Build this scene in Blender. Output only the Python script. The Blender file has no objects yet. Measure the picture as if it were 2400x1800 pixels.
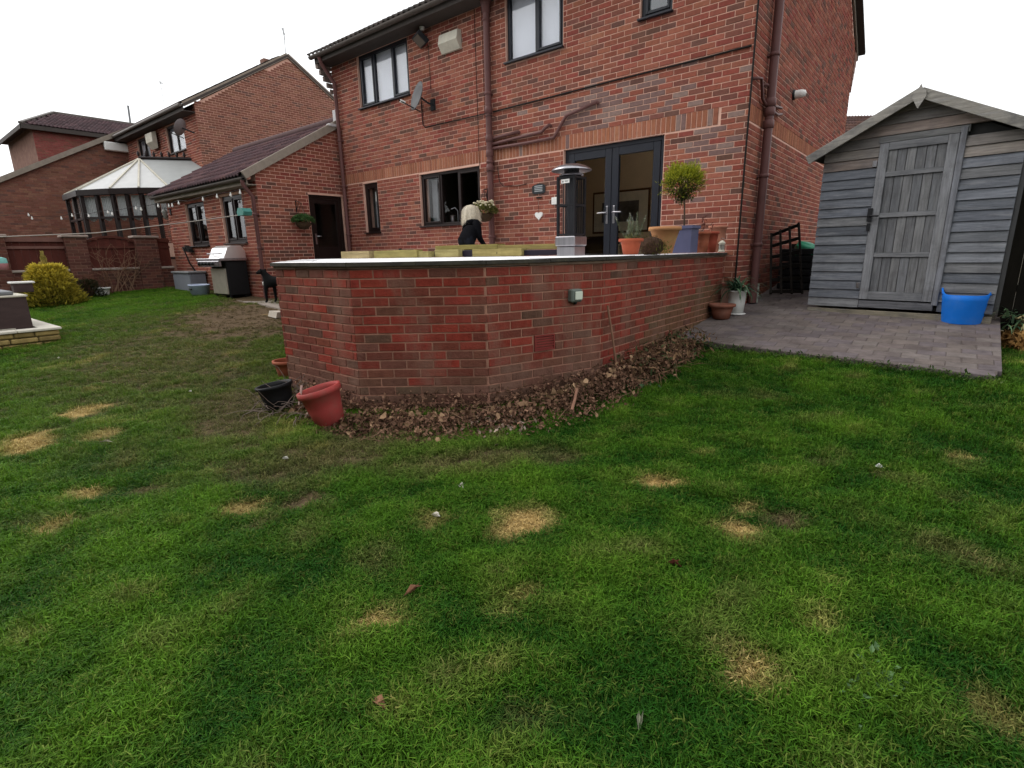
import bpy, bmesh, math, random
import numpy as np
from mathutils import Vector, Matrix
random.seed(7); np.random.seed(7)
S = bpy.context.scene
COL = S.collection

# ------------------------------------------------------------------ camera, sky, sun, exposure
# World frame: x runs along the back of the house (0 = right corner), y points towards the street,
# the garden lies at negative y. z = 0 is 1.6 m below the photographer's phone.
CAM = Vector((2.318, -7.849, 1.6))
FX, RX, UX = (Vector((-0.61407, 0.75101, -0.24269)), Vector((0.77695, 0.62929, -0.01856)), Vector((-0.13878, 0.19995, 0.96993)))
cam_d = bpy.data.cameras.new('camera'); cam = bpy.data.objects.new('camera', cam_d); COL.objects.link(cam)
M = Matrix.Identity(4)
for i in range(3):
    M[i][0], M[i][1], M[i][2], M[i][3] = RX[i], UX[i], -FX[i], CAM[i]
cam.matrix_world = M
FPX = 1229.975
cam_d.sensor_width = 36.0; cam_d.lens = 36.0 * FPX / 2400.0
cam_d.clip_start = 0.05; cam_d.clip_end = 2000
S.camera = cam

SUN_EL, SUN_AZ = math.radians(42), math.radians(205)     # azimuth measured from +x towards +y
w = bpy.data.worlds.new('World'); S.world = w; w.use_nodes = True
nt = w.node_tree; nt.nodes.clear()
sky = nt.nodes.new('ShaderNodeTexSky'); sky.sky_type = 'NISHITA'; sky.sun_disc = False
sky.sun_elevation = SUN_EL; sky.sun_rotation = math.pi / 2 - SUN_AZ
sky.air_density = 1.0; sky.dust_density = 6.0; sky.ozone_density = 1.0
hsv = nt.nodes.new('ShaderNodeHueSaturation'); hsv.inputs['Saturation'].default_value = 0.10
mix = nt.nodes.new('ShaderNodeMixRGB'); mix.inputs['Fac'].default_value = 0.72; mix.inputs['Color2'].default_value = (8.6, 8.75, 8.9, 1)
bg = nt.nodes.new('ShaderNodeBackground'); bg.inputs['Strength'].default_value = 0.12
wo = nt.nodes.new('ShaderNodeOutputWorld')
nt.links.new(sky.outputs[0], hsv.inputs['Color']); nt.links.new(hsv.outputs[0], mix.inputs['Color1'])
nt.links.new(mix.outputs[0], bg.inputs['Color']); nt.links.new(bg.outputs[0], wo.inputs['Surface'])
sl = bpy.data.lights.new('sun', 'SUN'); sl.energy = 0.6; sl.angle = math.radians(35); sl.color = (1, 0.96, 0.9)
so = bpy.data.objects.new('sun', sl); COL.objects.link(so)
so.rotation_euler = Vector((math.cos(SUN_EL) * math.cos(SUN_AZ), math.cos(SUN_EL) * math.sin(SUN_AZ), math.sin(SUN_EL))).to_track_quat('Z', 'Y').to_euler()
S.view_settings.view_transform = 'Standard'; S.view_settings.look = 'None'
S.view_settings.exposure = 0.72; S.view_settings.gamma = 1.0; S.view_settings.use_curve_mapping = False
S.cycles.max_bounces = 6; S.cycles.diffuse_bounces = 3; S.cycles.glossy_bounces = 3
S.cycles.transparent_max_bounces = 12

# ------------------------------------------------------------------ helpers
def V(s, n, z): return Vector((s, -n, z + 1.6))          # house frame (n towards the garden, z from the eye) -> world
def ray(x, y): return FX + RX * ((x - 1200) / FPX) - UX * ((y - 900) / FPX)
def px_n(x, y, n):
    d = ray(x, y); return CAM + d * ((-n - CAM.y) / d.y)
def px_s(x, y, s):
    d = ray(x, y); return CAM + d * ((s - CAM.x) / d.x)
def px_d(x, y, dep): return CAM + ray(x, y) * dep
def lawn_z(x, y): return 1.6 - 1.03 - 0.03 * x + 0.0625 * y + .095 * min(max((x + .2) / 2.6, 0), 1) * math.exp(-((y + 1.8) / 1.0) ** 2)
def px_lawn(x, y):
    d = ray(x, y); t = (0.57 - 0.03 * CAM.x + 0.0625 * CAM.y - CAM.z) / (d.z + 0.03 * d.x - 0.0625 * d.y); return CAM + d * t
def pave_z(y): return 1.6 - 0.88 + 0.1 * y
def px_pave(x, y):
    d = ray(x, y); t = (0.72 + 0.1 * CAM.y - CAM.z) / (d.z - 0.1 * d.y); return CAM + d * t
def proj(P):
    q = Vector(P) - CAM; wv = q.dot(FX)
    return 1200 + FPX * q.dot(RX) / wv, 900 - FPX * q.dot(UX) / wv, wv

def off(o):
    v = Vector((0, 0, 0))
    while o is not None:
        v += o.location; o = o.parent
    return v
def thing(name, label, cat, loc, group=None):
    o = bpy.data.objects.new(name, None); COL.objects.link(o); o.location = loc; o.empty_display_size = 0.1
    o['label'] = label; o['category'] = cat
    if group: o['group'] = group
    return o
def tag(o, label, cat, group=None):
    o['label'] = label; o['category'] = cat
    if group: o['group'] = group
    return o
def kind(o, k): o['kind'] = k; return o

class MB:
    def __init__(s): s.v = []; s.f = []; s.m = []; s.c = []; s.sm = []
    def add(s, vs, fs, mi=0, col=None, smooth=False):
        b = len(s.v); s.v += [tuple(p) for p in vs]
        for f in fs:
            s.f.append(tuple(i + b for i in f)); s.m.append(mi); s.sm.append(smooth); s.c.append(col or (1, 1, 1))
        return s
    def obox(s, c, hx, hy, hz, mi=0, col=None, bev=0.0):        # c centre, hx/hy/hz half-extent vectors
        c, hx, hy, hz = Vector(c), Vector(hx), Vector(hy), Vector(hz)
        if bev <= 0:
            vs = [c + hx * i + hy * j + hz * k for i in (-1, 1) for j in (-1, 1) for k in (-1, 1)]
            return s.add(vs, [(0, 1, 3, 2), (4, 6, 7, 5), (0, 4, 5, 1), (2, 3, 7, 6), (0, 2, 6, 4), (1, 5, 7, 3)], mi, col)
        L = [max(h.length, 1e-6) for h in (hx, hy, hz)]; b = [min(bev / l, 0.45) for l in L]
        vs = []; ids = {}
        for i in (-1, 1):
            for j in (-1, 1):
                for k in (-1, 1):
                    for ax in range(3):
                        q = [i * (1 - b[0]), j * (1 - b[1]), k * (1 - b[2])]; q[ax] = (i, j, k)[ax]
                        ids[(i, j, k, ax)] = len(vs); vs.append(c + hx * q[0] + hy * q[1] + hz * q[2])
        g = lambda i, j, k, a: ids[(i, j, k, a)]
        fs = []
        for d in (-1, 1):
            fs.append((g(d, -1, -1, 0), g(d, 1, -1, 0), g(d, 1, 1, 0), g(d, -1, 1, 0)))
            fs.append((g(-1, d, -1, 1), g(1, d, -1, 1), g(1, d, 1, 1), g(-1, d, 1, 1)))
            fs.append((g(-1, -1, d, 2), g(1, -1, d, 2), g(1, 1, d, 2), g(-1, 1, d, 2)))
        for i in (-1, 1):
            for j in (-1, 1):
                fs.append((g(i, j, -1, 0), g(i, j, 1, 0), g(i, j, 1, 1), g(i, j, -1, 1)))
                fs.append((g(i, -1, j, 0), g(i, 1, j, 0), g(i, 1, j, 2), g(i, -1, j, 2)))
                fs.append((g(-1, i, j, 1), g(1, i, j, 1), g(1, i, j, 2), g(-1, i, j, 2)))
                for k in (-1, 1): fs.append((g(i, j, k, 0), g(i, j, k, 1), g(i, j, k, 2)))
        return s.add(vs, fs, mi, col)
    def box(s, a, b, mi=0, col=None, bev=0.0):
        a, b = Vector(a), Vector(b); c = (a + b) / 2; h = (b - a) / 2
        return s.obox(c, (h.x, 0, 0), (0, h.y, 0), (0, 0, h.z), mi, col, bev)
    def bar(s, p, q, wd, th, up=(0, 0, 1), mi=0, col=None, bev=0.0):  # rectangular bar from p to q
        p, q = Vector(p), Vector(q); d = q - p; up = Vector(up); side = d.cross(up).normalized(); u2 = side.cross(d).normalized()
        return s.obox((p + q) / 2, d / 2, side * wd / 2, u2 * th / 2, mi, col, bev)
    def prism(s, poly, ext, mi=0, col=None):
        poly = [Vector(p) for p in poly]; ext = Vector(ext); n = len(poly)
        vs = poly + [p + ext for p in poly]
        fs = [tuple(range(n - 1, -1, -1)), tuple(range(n, 2 * n))] + [(i, (i + 1) % n, (i + 1) % n + n, i + n) for i in range(n)]
        return s.add(vs, fs, mi, col)
    def tube(s, pts, r, n=8, mi=0, col=None, cap=True):
        pts = [Vector(p) for p in pts]; rs = r if isinstance(r, (list, tuple)) else [r] * len(pts); vs = []; fs = []
        prev = None
        for i, p in enumerate(pts):
            d = (pts[min(i + 1, len(pts) - 1)] - pts[max(i - 1, 0)]).normalized()
            if prev is None:
                a = d.orthogonal().normalized()
            else:
                a = (prev - d * prev.dot(d)); a = a.normalized() if a.length > 1e-6 else d.orthogonal().normalized()
            prev = a; b = d.cross(a)
            for k in range(n):
                t = 2 * math.pi * k / n; vs.append(p + (a * math.cos(t) + b * math.sin(t)) * rs[i])
        for i in range(len(pts) - 1):
            for k in range(n):
                k2 = (k + 1) % n; fs.append((i * n + k, i * n + k2, (i + 1) * n + k2, (i + 1) * n + k))
        s.add(vs, fs, mi, col, True)
        if cap:
            s.add(vs[:n], [tuple(range(n - 1, -1, -1))], mi, col); s.add(vs[-n:], [tuple(range(n))], mi, col)
        return s
    def lathe(s, c, prof, n=20, mi=0, col=None, axis=(0, 0, 1), sx=1.0, sy=1.0, smooth=True, rot=0.0):
        c = Vector(c); ax = Vector(axis).normalized(); R = Vector((0, 0, 1)).rotation_difference(ax).to_matrix(); vs = []; fs = []
        for (r, z) in prof:
            for k in range(n):
                t = 2 * math.pi * k / n + rot; vs.append(c + R @ Vector((r * sx * math.cos(t), r * sy * math.sin(t), z)))
        for i in range(len(prof) - 1):
            for k in range(n):
                k2 = (k + 1) % n; fs.append((i * n + k, i * n + k2, (i + 1) * n + k2, (i + 1) * n + k))
        return s.add(vs, fs, mi, col, smooth)
    def ball(s, c, rx, ry, rz, n=12, m=8, mi=0, col=None):
        return s.lathe(c, [(max(1e-4, math.sin(math.pi * i / m)) * 1.0, -math.cos(math.pi * i / m) * rz / max(rx, 1e-6)) for i in range(m + 1)], n, mi, col) if False else s._ball(c, rx, ry, rz, n, m, mi, col)
    def _ball(s, c, rx, ry, rz, n, m, mi, col):
        c = Vector(c); vs = []; fs = []
        for i in range(m + 1):
            a = math.pi * i / m
            for k in range(n):
                t = 2 * math.pi * k / n; vs.append(c + Vector((rx * math.sin(a) * math.cos(t), ry * math.sin(a) * math.sin(t), -rz * math.cos(a))))
        for i in range(m):
            for k in range(n):
                k2 = (k + 1) % n; fs.append((i * n + k, i * n + k2, (i + 1) * n + k2, (i + 1) * n + k))
        return s.add(vs, fs, mi, col, True)
    def build(s, name, mats, parent=None, label=None):
        if not isinstance(mats, (list, tuple)): mats = [mats]
        o0 = off(parent) if parent else Vector((0, 0, 0))
        base = Vector((0, 0, 0))
        if parent is None and s.v:
            a = np.array(s.v); base = Vector(((a[:, 0].min() + a[:, 0].max()) / 2, (a[:, 1].min() + a[:, 1].max()) / 2, a[:, 2].min()))
        sh = o0 + base
        me = bpy.data.meshes.new(name)
        me.from_pydata([(x - sh.x, y - sh.y, z - sh.z) for x, y, z in s.v], [], s.f)
        for m in mats: me.materials.append(m)
        me.polygons.foreach_set('material_index', s.m)
        me.polygons.foreach_set('use_smooth', s.sm)
        if any(c != (1, 1, 1) for c in s.c):
            at = me.attributes.new('tone', 'FLOAT_COLOR', 'FACE')
            at.data.foreach_set('color', np.array([(*c, 1) for c in s.c], dtype=np.float32).ravel())
        me.update()
        o = bpy.data.objects.new(name, me); COL.objects.link(o); o.location = base
        if parent is not None: o.parent = parent
        if label: o['label'] = label
        return o

# ------------------------------------------------------------------ materials
def mat(name, color=(0.5, 0.5, 0.5), rough=0.7, var=0.15, scale=6.0, bump=0.0, bscale=60.0, tone=None, metallic=0.0, stretch=None,
        spec=0.14, dirt=None, dirt_scale=2.0, dirt_amt=0.5, trans=0.0, dirt2=None, d2_scale=(3, 3, .7), d2_amt=.5, d2_lo=.52):
    """Base colour (constant, face tone or object colour) broken up by noise, with bump and optional blotchy dirt."""
    m = bpy.data.materials.new(name); m.use_nodes = True; t = m.node_tree; N = t.nodes; L = t.links
    b = N['Principled BSDF']; b.inputs['Roughness'].default_value = rough; b.inputs['Metallic'].default_value = metallic
    b.inputs['Specular IOR Level'].default_value = spec
    geo = N.new('ShaderNodeNewGeometry'); pos = geo.outputs['Position']
    if stretch:
        mp = N.new('ShaderNodeMapping'); mp.inputs['Scale'].default_value = stretch; L.new(pos, mp.inputs['Vector']); pos = mp.outputs[0]
    if tone == 'attr':
        a = N.new('ShaderNodeAttribute'); a.attribute_name = 'tone'; src = a.outputs['Color']
    elif tone == 'obj':
        a = N.new('ShaderNodeObjectInfo'); src = a.outputs['Color']
    else:
        a = N.new('ShaderNodeRGB'); a.outputs[0].default_value = (*color, 1); src = a.outputs[0]
    nz = N.new('ShaderNodeTexNoise'); nz.inputs['Scale'].default_value = scale; nz.inputs['Detail'].default_value = 6; nz.inputs['Roughness'].default_value = 0.65
    L.new(pos, nz.inputs['Vector'])
    mr = N.new('ShaderNodeMapRange'); mr.inputs[1].default_value = 0.25; mr.inputs[2].default_value = 0.75
    mr.inputs[3].default_value = 1 - var; mr.inputs[4].default_value = 1 + var; L.new(nz.outputs['Fac'], mr.inputs[0])
    mul = N.new('ShaderNodeVectorMath'); mul.operation = 'SCALE'; L.new(src, mul.inputs[0]); L.new(mr.outputs[0], mul.inputs['Scale'])
    out = mul.outputs[0]
    if dirt:
        d2 = N.new('ShaderNodeTexNoise'); d2.inputs['Scale'].default_value = dirt_scale; d2.inputs['Detail'].default_value = 7; d2.inputs['Roughness'].default_value = 0.7
        L.new(geo.outputs['Position'], d2.inputs['Vector'])
        dr = N.new('ShaderNodeMapRange'); dr.inputs[1].default_value = 0.48; dr.inputs[2].default_value = 0.72; dr.inputs[4].default_value = dirt_amt; L.new(d2.outputs['Fac'], dr.inputs[0])
        mx = N.new('ShaderNodeMixRGB'); mx.inputs['Color2'].default_value = (*dirt, 1); L.new(dr.outputs[0], mx.inputs['Fac']); L.new(out, mx.inputs['Color1']); out = mx.outputs[0]
    if dirt2:
        mp2 = N.new('ShaderNodeMapping'); mp2.inputs['Scale'].default_value = d2_scale; mp2.inputs['Location'].default_value = (7.3, 1.7, 4.1); L.new(geo.outputs['Position'], mp2.inputs['Vector'])
        d2 = N.new('ShaderNodeTexNoise'); d2.inputs['Scale'].default_value = 1.0; d2.inputs['Detail'].default_value = 8; d2.inputs['Roughness'].default_value = 0.72; L.new(mp2.outputs[0], d2.inputs['Vector'])
        dr = N.new('ShaderNodeMapRange'); dr.inputs[1].default_value = d2_lo; dr.inputs[2].default_value = d2_lo + .16; dr.inputs[4].default_value = d2_amt; L.new(d2.outputs['Fac'], dr.inputs[0])
        mx = N.new('ShaderNodeMixRGB'); mx.inputs['Color2'].default_value = (*dirt2, 1); L.new(dr.outputs[0], mx.inputs['Fac']); L.new(out, mx.inputs['Color1']); out = mx.outputs[0]
    L.new(out, b.inputs['Base Color'])
    if bump > 0:
        bn = N.new('ShaderNodeTexNoise'); bn.inputs['Scale'].default_value = bscale; bn.inputs['Detail'].default_value = 4; L.new(pos, bn.inputs['Vector'])
        bp = N.new('ShaderNodeBump'); bp.inputs['Strength'].default_value = bump; bp.inputs['Distance'].default_value = 0.01; L.new(bn.outputs['Fac'], bp.inputs['Height']); L.new(bp.outputs[0], b.inputs['Normal'])
    if trans > 0:
        tr = N.new('ShaderNodeBsdfTranslucent'); L.new(out, tr.inputs['Color']); ms = N.new('ShaderNodeMixShader'); ms.inputs[0].default_value = trans
        L.new(b.outputs[0], ms.inputs[1]); L.new(tr.outputs[0], ms.inputs[2]); L.new(ms.outputs[0], N['Material Output'].inputs['Surface'])
    return m
def glass_mat(name, tint=(0.9, 0.93, 0.95), ior=1.5, extra=0.0):
    m = bpy.data.materials.new(name); m.use_nodes = True; t = m.node_tree; N = t.nodes; L = t.links; N.remove(N['Principled BSDF'])
    tr = N.new('ShaderNodeBsdfTransparent'); tr.inputs[0].default_value = (*tint, 1)
    gl = N.new('ShaderNodeBsdfGlossy'); gl.inputs['Roughness'].default_value = 0.01
    lw = N.new('ShaderNodeLayerWeight'); lw.inputs[0].default_value = .5; r0 = ((ior - 1) / (ior + 1)) ** 2 + extra
    pw_ = N.new('ShaderNodeMath'); pw_.operation = 'POWER'; pw_.inputs[1].default_value = 5; L.new(lw.outputs['Facing'], pw_.inputs[0])
    ad = N.new('ShaderNodeMath'); ad.operation = 'MULTIPLY_ADD'; ad.use_clamp = True; ad.inputs[1].default_value = (1 - r0) * .8; ad.inputs[2].default_value = r0; L.new(pw_.outputs[0], ad.inputs[0])
    ms = N.new('ShaderNodeMixShader'); L.new(ad.outputs[0], ms.inputs[0]); L.new(tr.outputs[0], ms.inputs[1]); L.new(gl.outputs[0], ms.inputs[2])
    L.new(ms.outputs[0], N['Material Output'].inputs['Surface']); return m

BR_A = mat('brick_faces', tone='attr', rough=0.88, var=0.22, scale=22, bump=0.35, bscale=90, spec=0.04)
BR_O = mat('brick_single', tone='obj', rough=0.88, var=0.22, scale=22, bump=0.35, bscale=90, spec=0.04)
BW_A = mat('garden_brick_faces', tone='attr', rough=0.85, var=0.35, scale=14, bump=0.6, bscale=60, spec=0.05, dirt=(0.085, 0.05, 0.035), dirt_scale=7, dirt_amt=0.45, dirt2=(0.20, 0.115, 0.085), d2_scale=(2.4, 2.4, .9), d2_amt=.7, d2_lo=.50)
BW_O = mat('garden_brick_single', tone='obj', rough=0.85, var=0.35, scale=14, bump=0.6, bscale=60, spec=0.05, dirt=(0.085, 0.05, 0.035), dirt_scale=7, dirt_amt=0.45, dirt2=(0.20, 0.115, 0.085), d2_scale=(2.4, 2.4, .9), d2_amt=.7, d2_lo=.50)
MORTAR = mat('house_mortar', (0.60, 0.365, 0.285), 0.95, 0.15, 4, 0.3, 120)
MORTAR_W = mat('garden_wall_mortar', (0.36, 0.185, 0.13), 0.95, 0.3, 5, 0.4, 100, dirt=(0.13, 0.075, 0.052), dirt_scale=3, dirt_amt=0.7)
MORTAR_B = mat('boundary_mortar', (0.19, 0.105, 0.08), 0.95, 0.3, 4, 0.3, 100)
ANTH = mat('anthracite_frame', (0.012, 0.014, 0.021), 0.4, 0.08, 4, spec=.3)
BROWNF = mat('dark_brown_frame', (0.014, 0.007, 0.006), 0.4, 0.1, 4, spec=.25)
BROWNP = mat('brown_pipe_plastic', (0.125, 0.058, 0.054), 0.42, 0.12, 5, dirt=(0.07, 0.04, 0.035), dirt_scale=4, dirt_amt=0.4)
GUTTER = mat('weathered_gutter', (0.10, 0.085, 0.075), 0.5, 0.2, 5)
SOFFIT = mat('dark_soffit', (0.06, 0.05, 0.045), 0.7, 0.15, 5)
VERGE = mat('weathered_verge_board', (0.26, 0.22, 0.18), 0.8, 0.2, 6, 0.2, 60)
TILE = mat('brown_roof_tile', tone='obj', rough=0.85, var=0.25, scale=9, bump=0.4, bscale=120)
TILE_A = mat('brown_roof_tile_field', tone='attr', rough=0.85, var=0.25, scale=9, bump=0.4, bscale=120)
GLASS = glass_mat('window_glass', tint=(.96, .97, .97), ior=1.36)
GLASS_R = glass_mat('reflective_window_glass', (0.93, 0.94, 0.96), 1.45, 0.06)
BLIND = mat('pale_blind', (0.80, 0.81, 0.84), 0.8, 0.05, 2)
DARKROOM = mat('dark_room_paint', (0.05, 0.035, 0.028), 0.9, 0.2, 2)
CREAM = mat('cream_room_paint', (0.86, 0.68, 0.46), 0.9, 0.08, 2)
WOODB = mat('varnished_wood', (0.13, 0.06, 0.025), 0.5, 0.3, 8, stretch=(1, 1, 8))
CHROME = mat('brushed_steel', (0.40, 0.39, 0.41), 0.3, 0.25, 1.0, metallic=1.0, stretch=(30, 30, 1), bump=.05, bscale=3)
WHITE = mat('white_plastic', (0.72, 0.71, 0.68), 0.45, 0.08, 6)
WHITED = mat('dirty_white_plastic', (0.50, 0.47, 0.39), 0.6, 0.15, 5, dirt=(0.3, 0.26, 0.2), dirt_scale=6, dirt_amt=0.5)
BLACK = mat('black_plastic', (0.012, 0.012, 0.013), 0.45, 0.15, 8)
BLACKM = mat('black_metal', (0.016, 0.016, 0.018), 0.4, 0.15, 8)
GREYP = mat('grey_plastic', (0.16, 0.165, 0.17), 0.5, 0.12, 8)
CABLE = mat('black_cable', (0.010, 0.009, 0.008), 0.6, 0.1, 5)
SOIL = mat('dark_soil', (0.028, 0.018, 0.012), 0.95, 0.5, 20, 0.8, 60)
TERRA = mat('terracotta', (0.30, 0.085, 0.045), 0.75, 0.18, 6, 0.15, 70, dirt=(0.36, 0.18, 0.11), dirt_scale=5, dirt_amt=0.4)
LEAF_A = mat('leaf_blades', tone='attr', rough=0.5, var=0.2, scale=30, trans=0.25, spec=0.15)
DRY_A = mat('dry_leaves', tone='attr', rough=0.8, var=0.3, scale=40, bump=0.3, bscale=80, trans=0.1, spec=0.04)
BARK = mat('bark', (0.075, 0.05, 0.035), 0.9, 0.35, 30, 0.6, 80)

# ------------------------------------------------------------------ bricks
TONES_HOUSE = [((0.250, 0.087, 0.059), 5), ((0.226, 0.075, 0.053), 4), ((0.222, 0.062, 0.047), 3), ((0.172, 0.071, 0.053), 2.4), ((0.128, 0.064, 0.050), 1.4), ((0.272, 0.104, 0.069), 1.8)]
TONES_WALL = [((0.245, 0.042, 0.029), 5), ((0.212, 0.043, 0.030), 5), ((0.176, 0.049, 0.034), 3.2), ((0.152, 0.062, 0.044), 2.2), ((0.112, 0.056, 0.040), 1.0)]
TONES_DULL = [((0.215, 0.098, 0.070), 4), ((0.19, 0.082, 0.06), 4), ((0.15, 0.08, 0.064), 1.3), ((0.235, 0.115, 0.08), 2)]
TONES_BND = [((0.125, 0.052, 0.040), 4), ((0.105, 0.045, 0.036), 3), ((0.085, 0.045, 0.036), 2), ((0.14, 0.065, 0.048), 1.5)]
def pick(tones):
    r = random.random() * sum(t[1] for t in tones)
    for c, wgt in tones:
        r -= wgt
        if r <= 0: break
    k = random.uniform(0.86, 1.14); return tuple(min(1, x * k * random.uniform(0.96, 1.04)) for x in c)
def brick_template(a=0.0045):
    bx = lambda p, q, r, y: [(-p, y, -q), (p, y, -q), (p, y, q), (-p, y, q)]
    return bx(0.5, 0.5, 0, 1.0), a
_unit = {}
def brick_mesh(kindname, mt, soldier=False):
    """Shared unit brick: local x along the wall, y inward, z up; the front face carries a chamfer."""
    key = (kindname, soldier)
    if key in _unit: return _unit[key]
    vs, fs = brick_geo(0.215, 0.065, 0.006) if not soldier else brick_geo(0.065, 0.215, 0.006)
    me = bpy.data.meshes.new('brick'); me.from_pydata(vs, [], fs); me.materials.append(mt); _unit[key] = me; return me
def brick_geo(wd, h, d):
    a = 0.0025; x, z = wd / 2 - .001, h / 2 - .001
    vs = [(-x, 0.004, -z), (x, 0.004, -z), (x, 0.004, z), (-x, 0.004, z), (-x, -d + a, -z), (x, -d + a, -z), (x, -d + a, z), (-x, -d + a, z),
          (-x + a, -d, -z + a), (x - a, -d, -z + a), (x - a, -d, z - a), (-x + a, -d, z - a)]
    fs = [(0, 1, 5, 4), (1, 2, 6, 5), (2, 3, 7, 6), (3, 0, 4, 7), (4, 5, 9, 8), (5, 6, 10, 9), (6, 7, 11, 10), (7, 4, 8, 11), (8, 9, 10, 11)]
    return vs, fs
def lay_bricks(O, u, L, z0, z1, openings=(), top=None, phase=0.0, soldier=None, bot=None, bond=0.0):
    """Brick rectangles (a0,a1,z0,z1,is_soldier) of a stretcher-bond wall face."""
    out = []; nrow = int(math.ceil((z1 - z0) / 0.075 - 1e-6))
    for r in range(nrow):
        za = z0 + r * 0.075; zb = za + 0.065
        if zb > z1 + 0.03: continue
        segs = [(0.0, L)]
        cut = [(o[0], o[1]) for o in openings if not (zb <= o[2] + 0.02 or za >= o[3] - 0.02)]
        if soldier:
            for (sa, sb, sz0, sz1) in soldier:
                if not (zb <= sz0 + 0.02 or za >= sz1 - 0.02): cut.append((sa, sb))
        for (ca, cb) in cut:
            ns = []
            for (p, q) in segs:
                if cb <= p or ca >= q: ns.append((p, q)); continue
                if ca > p: ns.append((p, ca - 0.01))
                if cb < q: ns.append((cb + 0.01, q))
            segs = ns
        sh = (0.1125 if r % 2 else 0.0) + bond
        k0 = -2
        for (p, q) in segs:
            k = k0
            while True:
                a0 = k * 0.225 + sh - 0.225; a1 = a0 + 0.215; k += 1
                if a0 >= q: break
                b0, b1 = max(a0, p), min(a1, q)
                if b1 - b0 < 0.03: continue
                m = (b0 + b1) / 2
                if top and zb > top(m) + 0.02: continue
                if bot and zb < bot(m): continue
                out.append((b0, b1, za, min(zb, z1), 0))
    if soldier:
        for (sa, sb, sz0, sz1) in soldier:
            k = 0
            while sa + k * 0.075 + 0.065 <= sb:
                out.append((sa + k * 0.075, sa + k * 0.075 + 0.065, sz0, sz1 - 0.008, 1)); k += 1
    return out
class Bricks:
    """Collects the bricks of one thing; the largest 300 seen become parts, the rest one joined part."""
    def __init__(s): s.b = []
    def face(s, O, u, rects, tones, soldier_tones=None, tint=None):
        u = Vector(u).normalized(); inw = Vector((0, 0, 1)).cross(u)
        for (a0, a1, z0, z1, sol) in rects:
            c = Vector(O) + u * ((a0 + a1) / 2); c.z = (z0 + z1) / 2
            col = pick(soldier_tones if sol and soldier_tones else tones)
            if tint: col = tint(c, col)
            x, y, d = proj(c)
            vis = 0
            if d > 0.3 and -40 < x < 2440 and -40 < y < 1840:
                nv = (c - CAM).normalized(); vis = (a1 - a0) * (z1 - z0) / d ** 2 * max(0.0, inw.dot(nv))
            s.b.append((vis, c, u, inw, a1 - a0, z1 - z0, sol, col))
    def build(s, parent, mo, ma, n=300, name='brick', stuff='brickwork'):
        s.b.sort(key=lambda t: -t[0]); o0 = off(parent)
        for (vis, c, u, inw, wd, h, sol, col) in s.b[:n]:
            me = brick_mesh(mo.name, mo, bool(sol))
            o = bpy.data.objects.new(name, me); COL.objects.link(o); o.parent = parent
            bw, bh = (0.065, 0.215) if sol else (0.215, 0.065)
            jit = random.uniform(0.75, 1.3)
            Mx = Matrix.Identity(4); sx, sz = wd / bw, h / bh
            for i in range(3):
                Mx[i][0] = u[i] * sx; Mx[i][1] = inw[i] * jit; Mx[i][2] = (0, 0, 1)[i] * sz; Mx[i][3] = c[i] - o0[i]
            o.matrix_local = Mx; o.color = (*col, 1)
        rest = s.b[n:]
        if not rest: return
        mb = MB()
        for (vis, c, u, inw, wd, h, sol, col) in rest:
            vs, fs = brick_geo(wd, h, 0.006 * random.uniform(0.7, 1.3))
            mb.add([c + u * p[0] + inw * p[1] + Vector((0, 0, p[2])) for p in vs], fs, 0, col)
        kind(mb.build(stuff, ma, parent), 'stuff')

def panel(mb, O, u, L, z0, z1, openings, thick, mi=0):
    """Backing wall with real openings, as cells."""
    u = Vector(u).normalized(); inw = Vector((0, 0, 1)).cross(u)
    xs = sorted({0.0, L, *[o[0] for o in openings], *[o[1] for o in openings]}); zs = sorted({z0, z1, *[o[2] for o in openings], *[o[3] for o in openings]})
    for j in range(len(zs) - 1):
        run = None
        for i in range(len(xs) - 1):
            cx, cz = (xs[i] + xs[i + 1]) / 2, (zs[j] + zs[j + 1]) / 2
            hole = any(o[0] < cx < o[1] and o[2] < cz < o[3] for o in openings)
            if not hole:
                run = (run[0], xs[i + 1]) if run else (xs[i], xs[i + 1])
            if (hole or i == len(xs) - 2) and run:
                c = Vector(O) + u * ((run[0] + run[1]) / 2) + inw * (thick / 2); c.z = (zs[j] + zs[j + 1]) / 2
                mb.obox(c, u * ((run[1] - run[0]) / 2), inw * (thick / 2), Vector((0, 0, (zs[j + 1] - zs[j]) / 2)), mi); run = None

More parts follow.
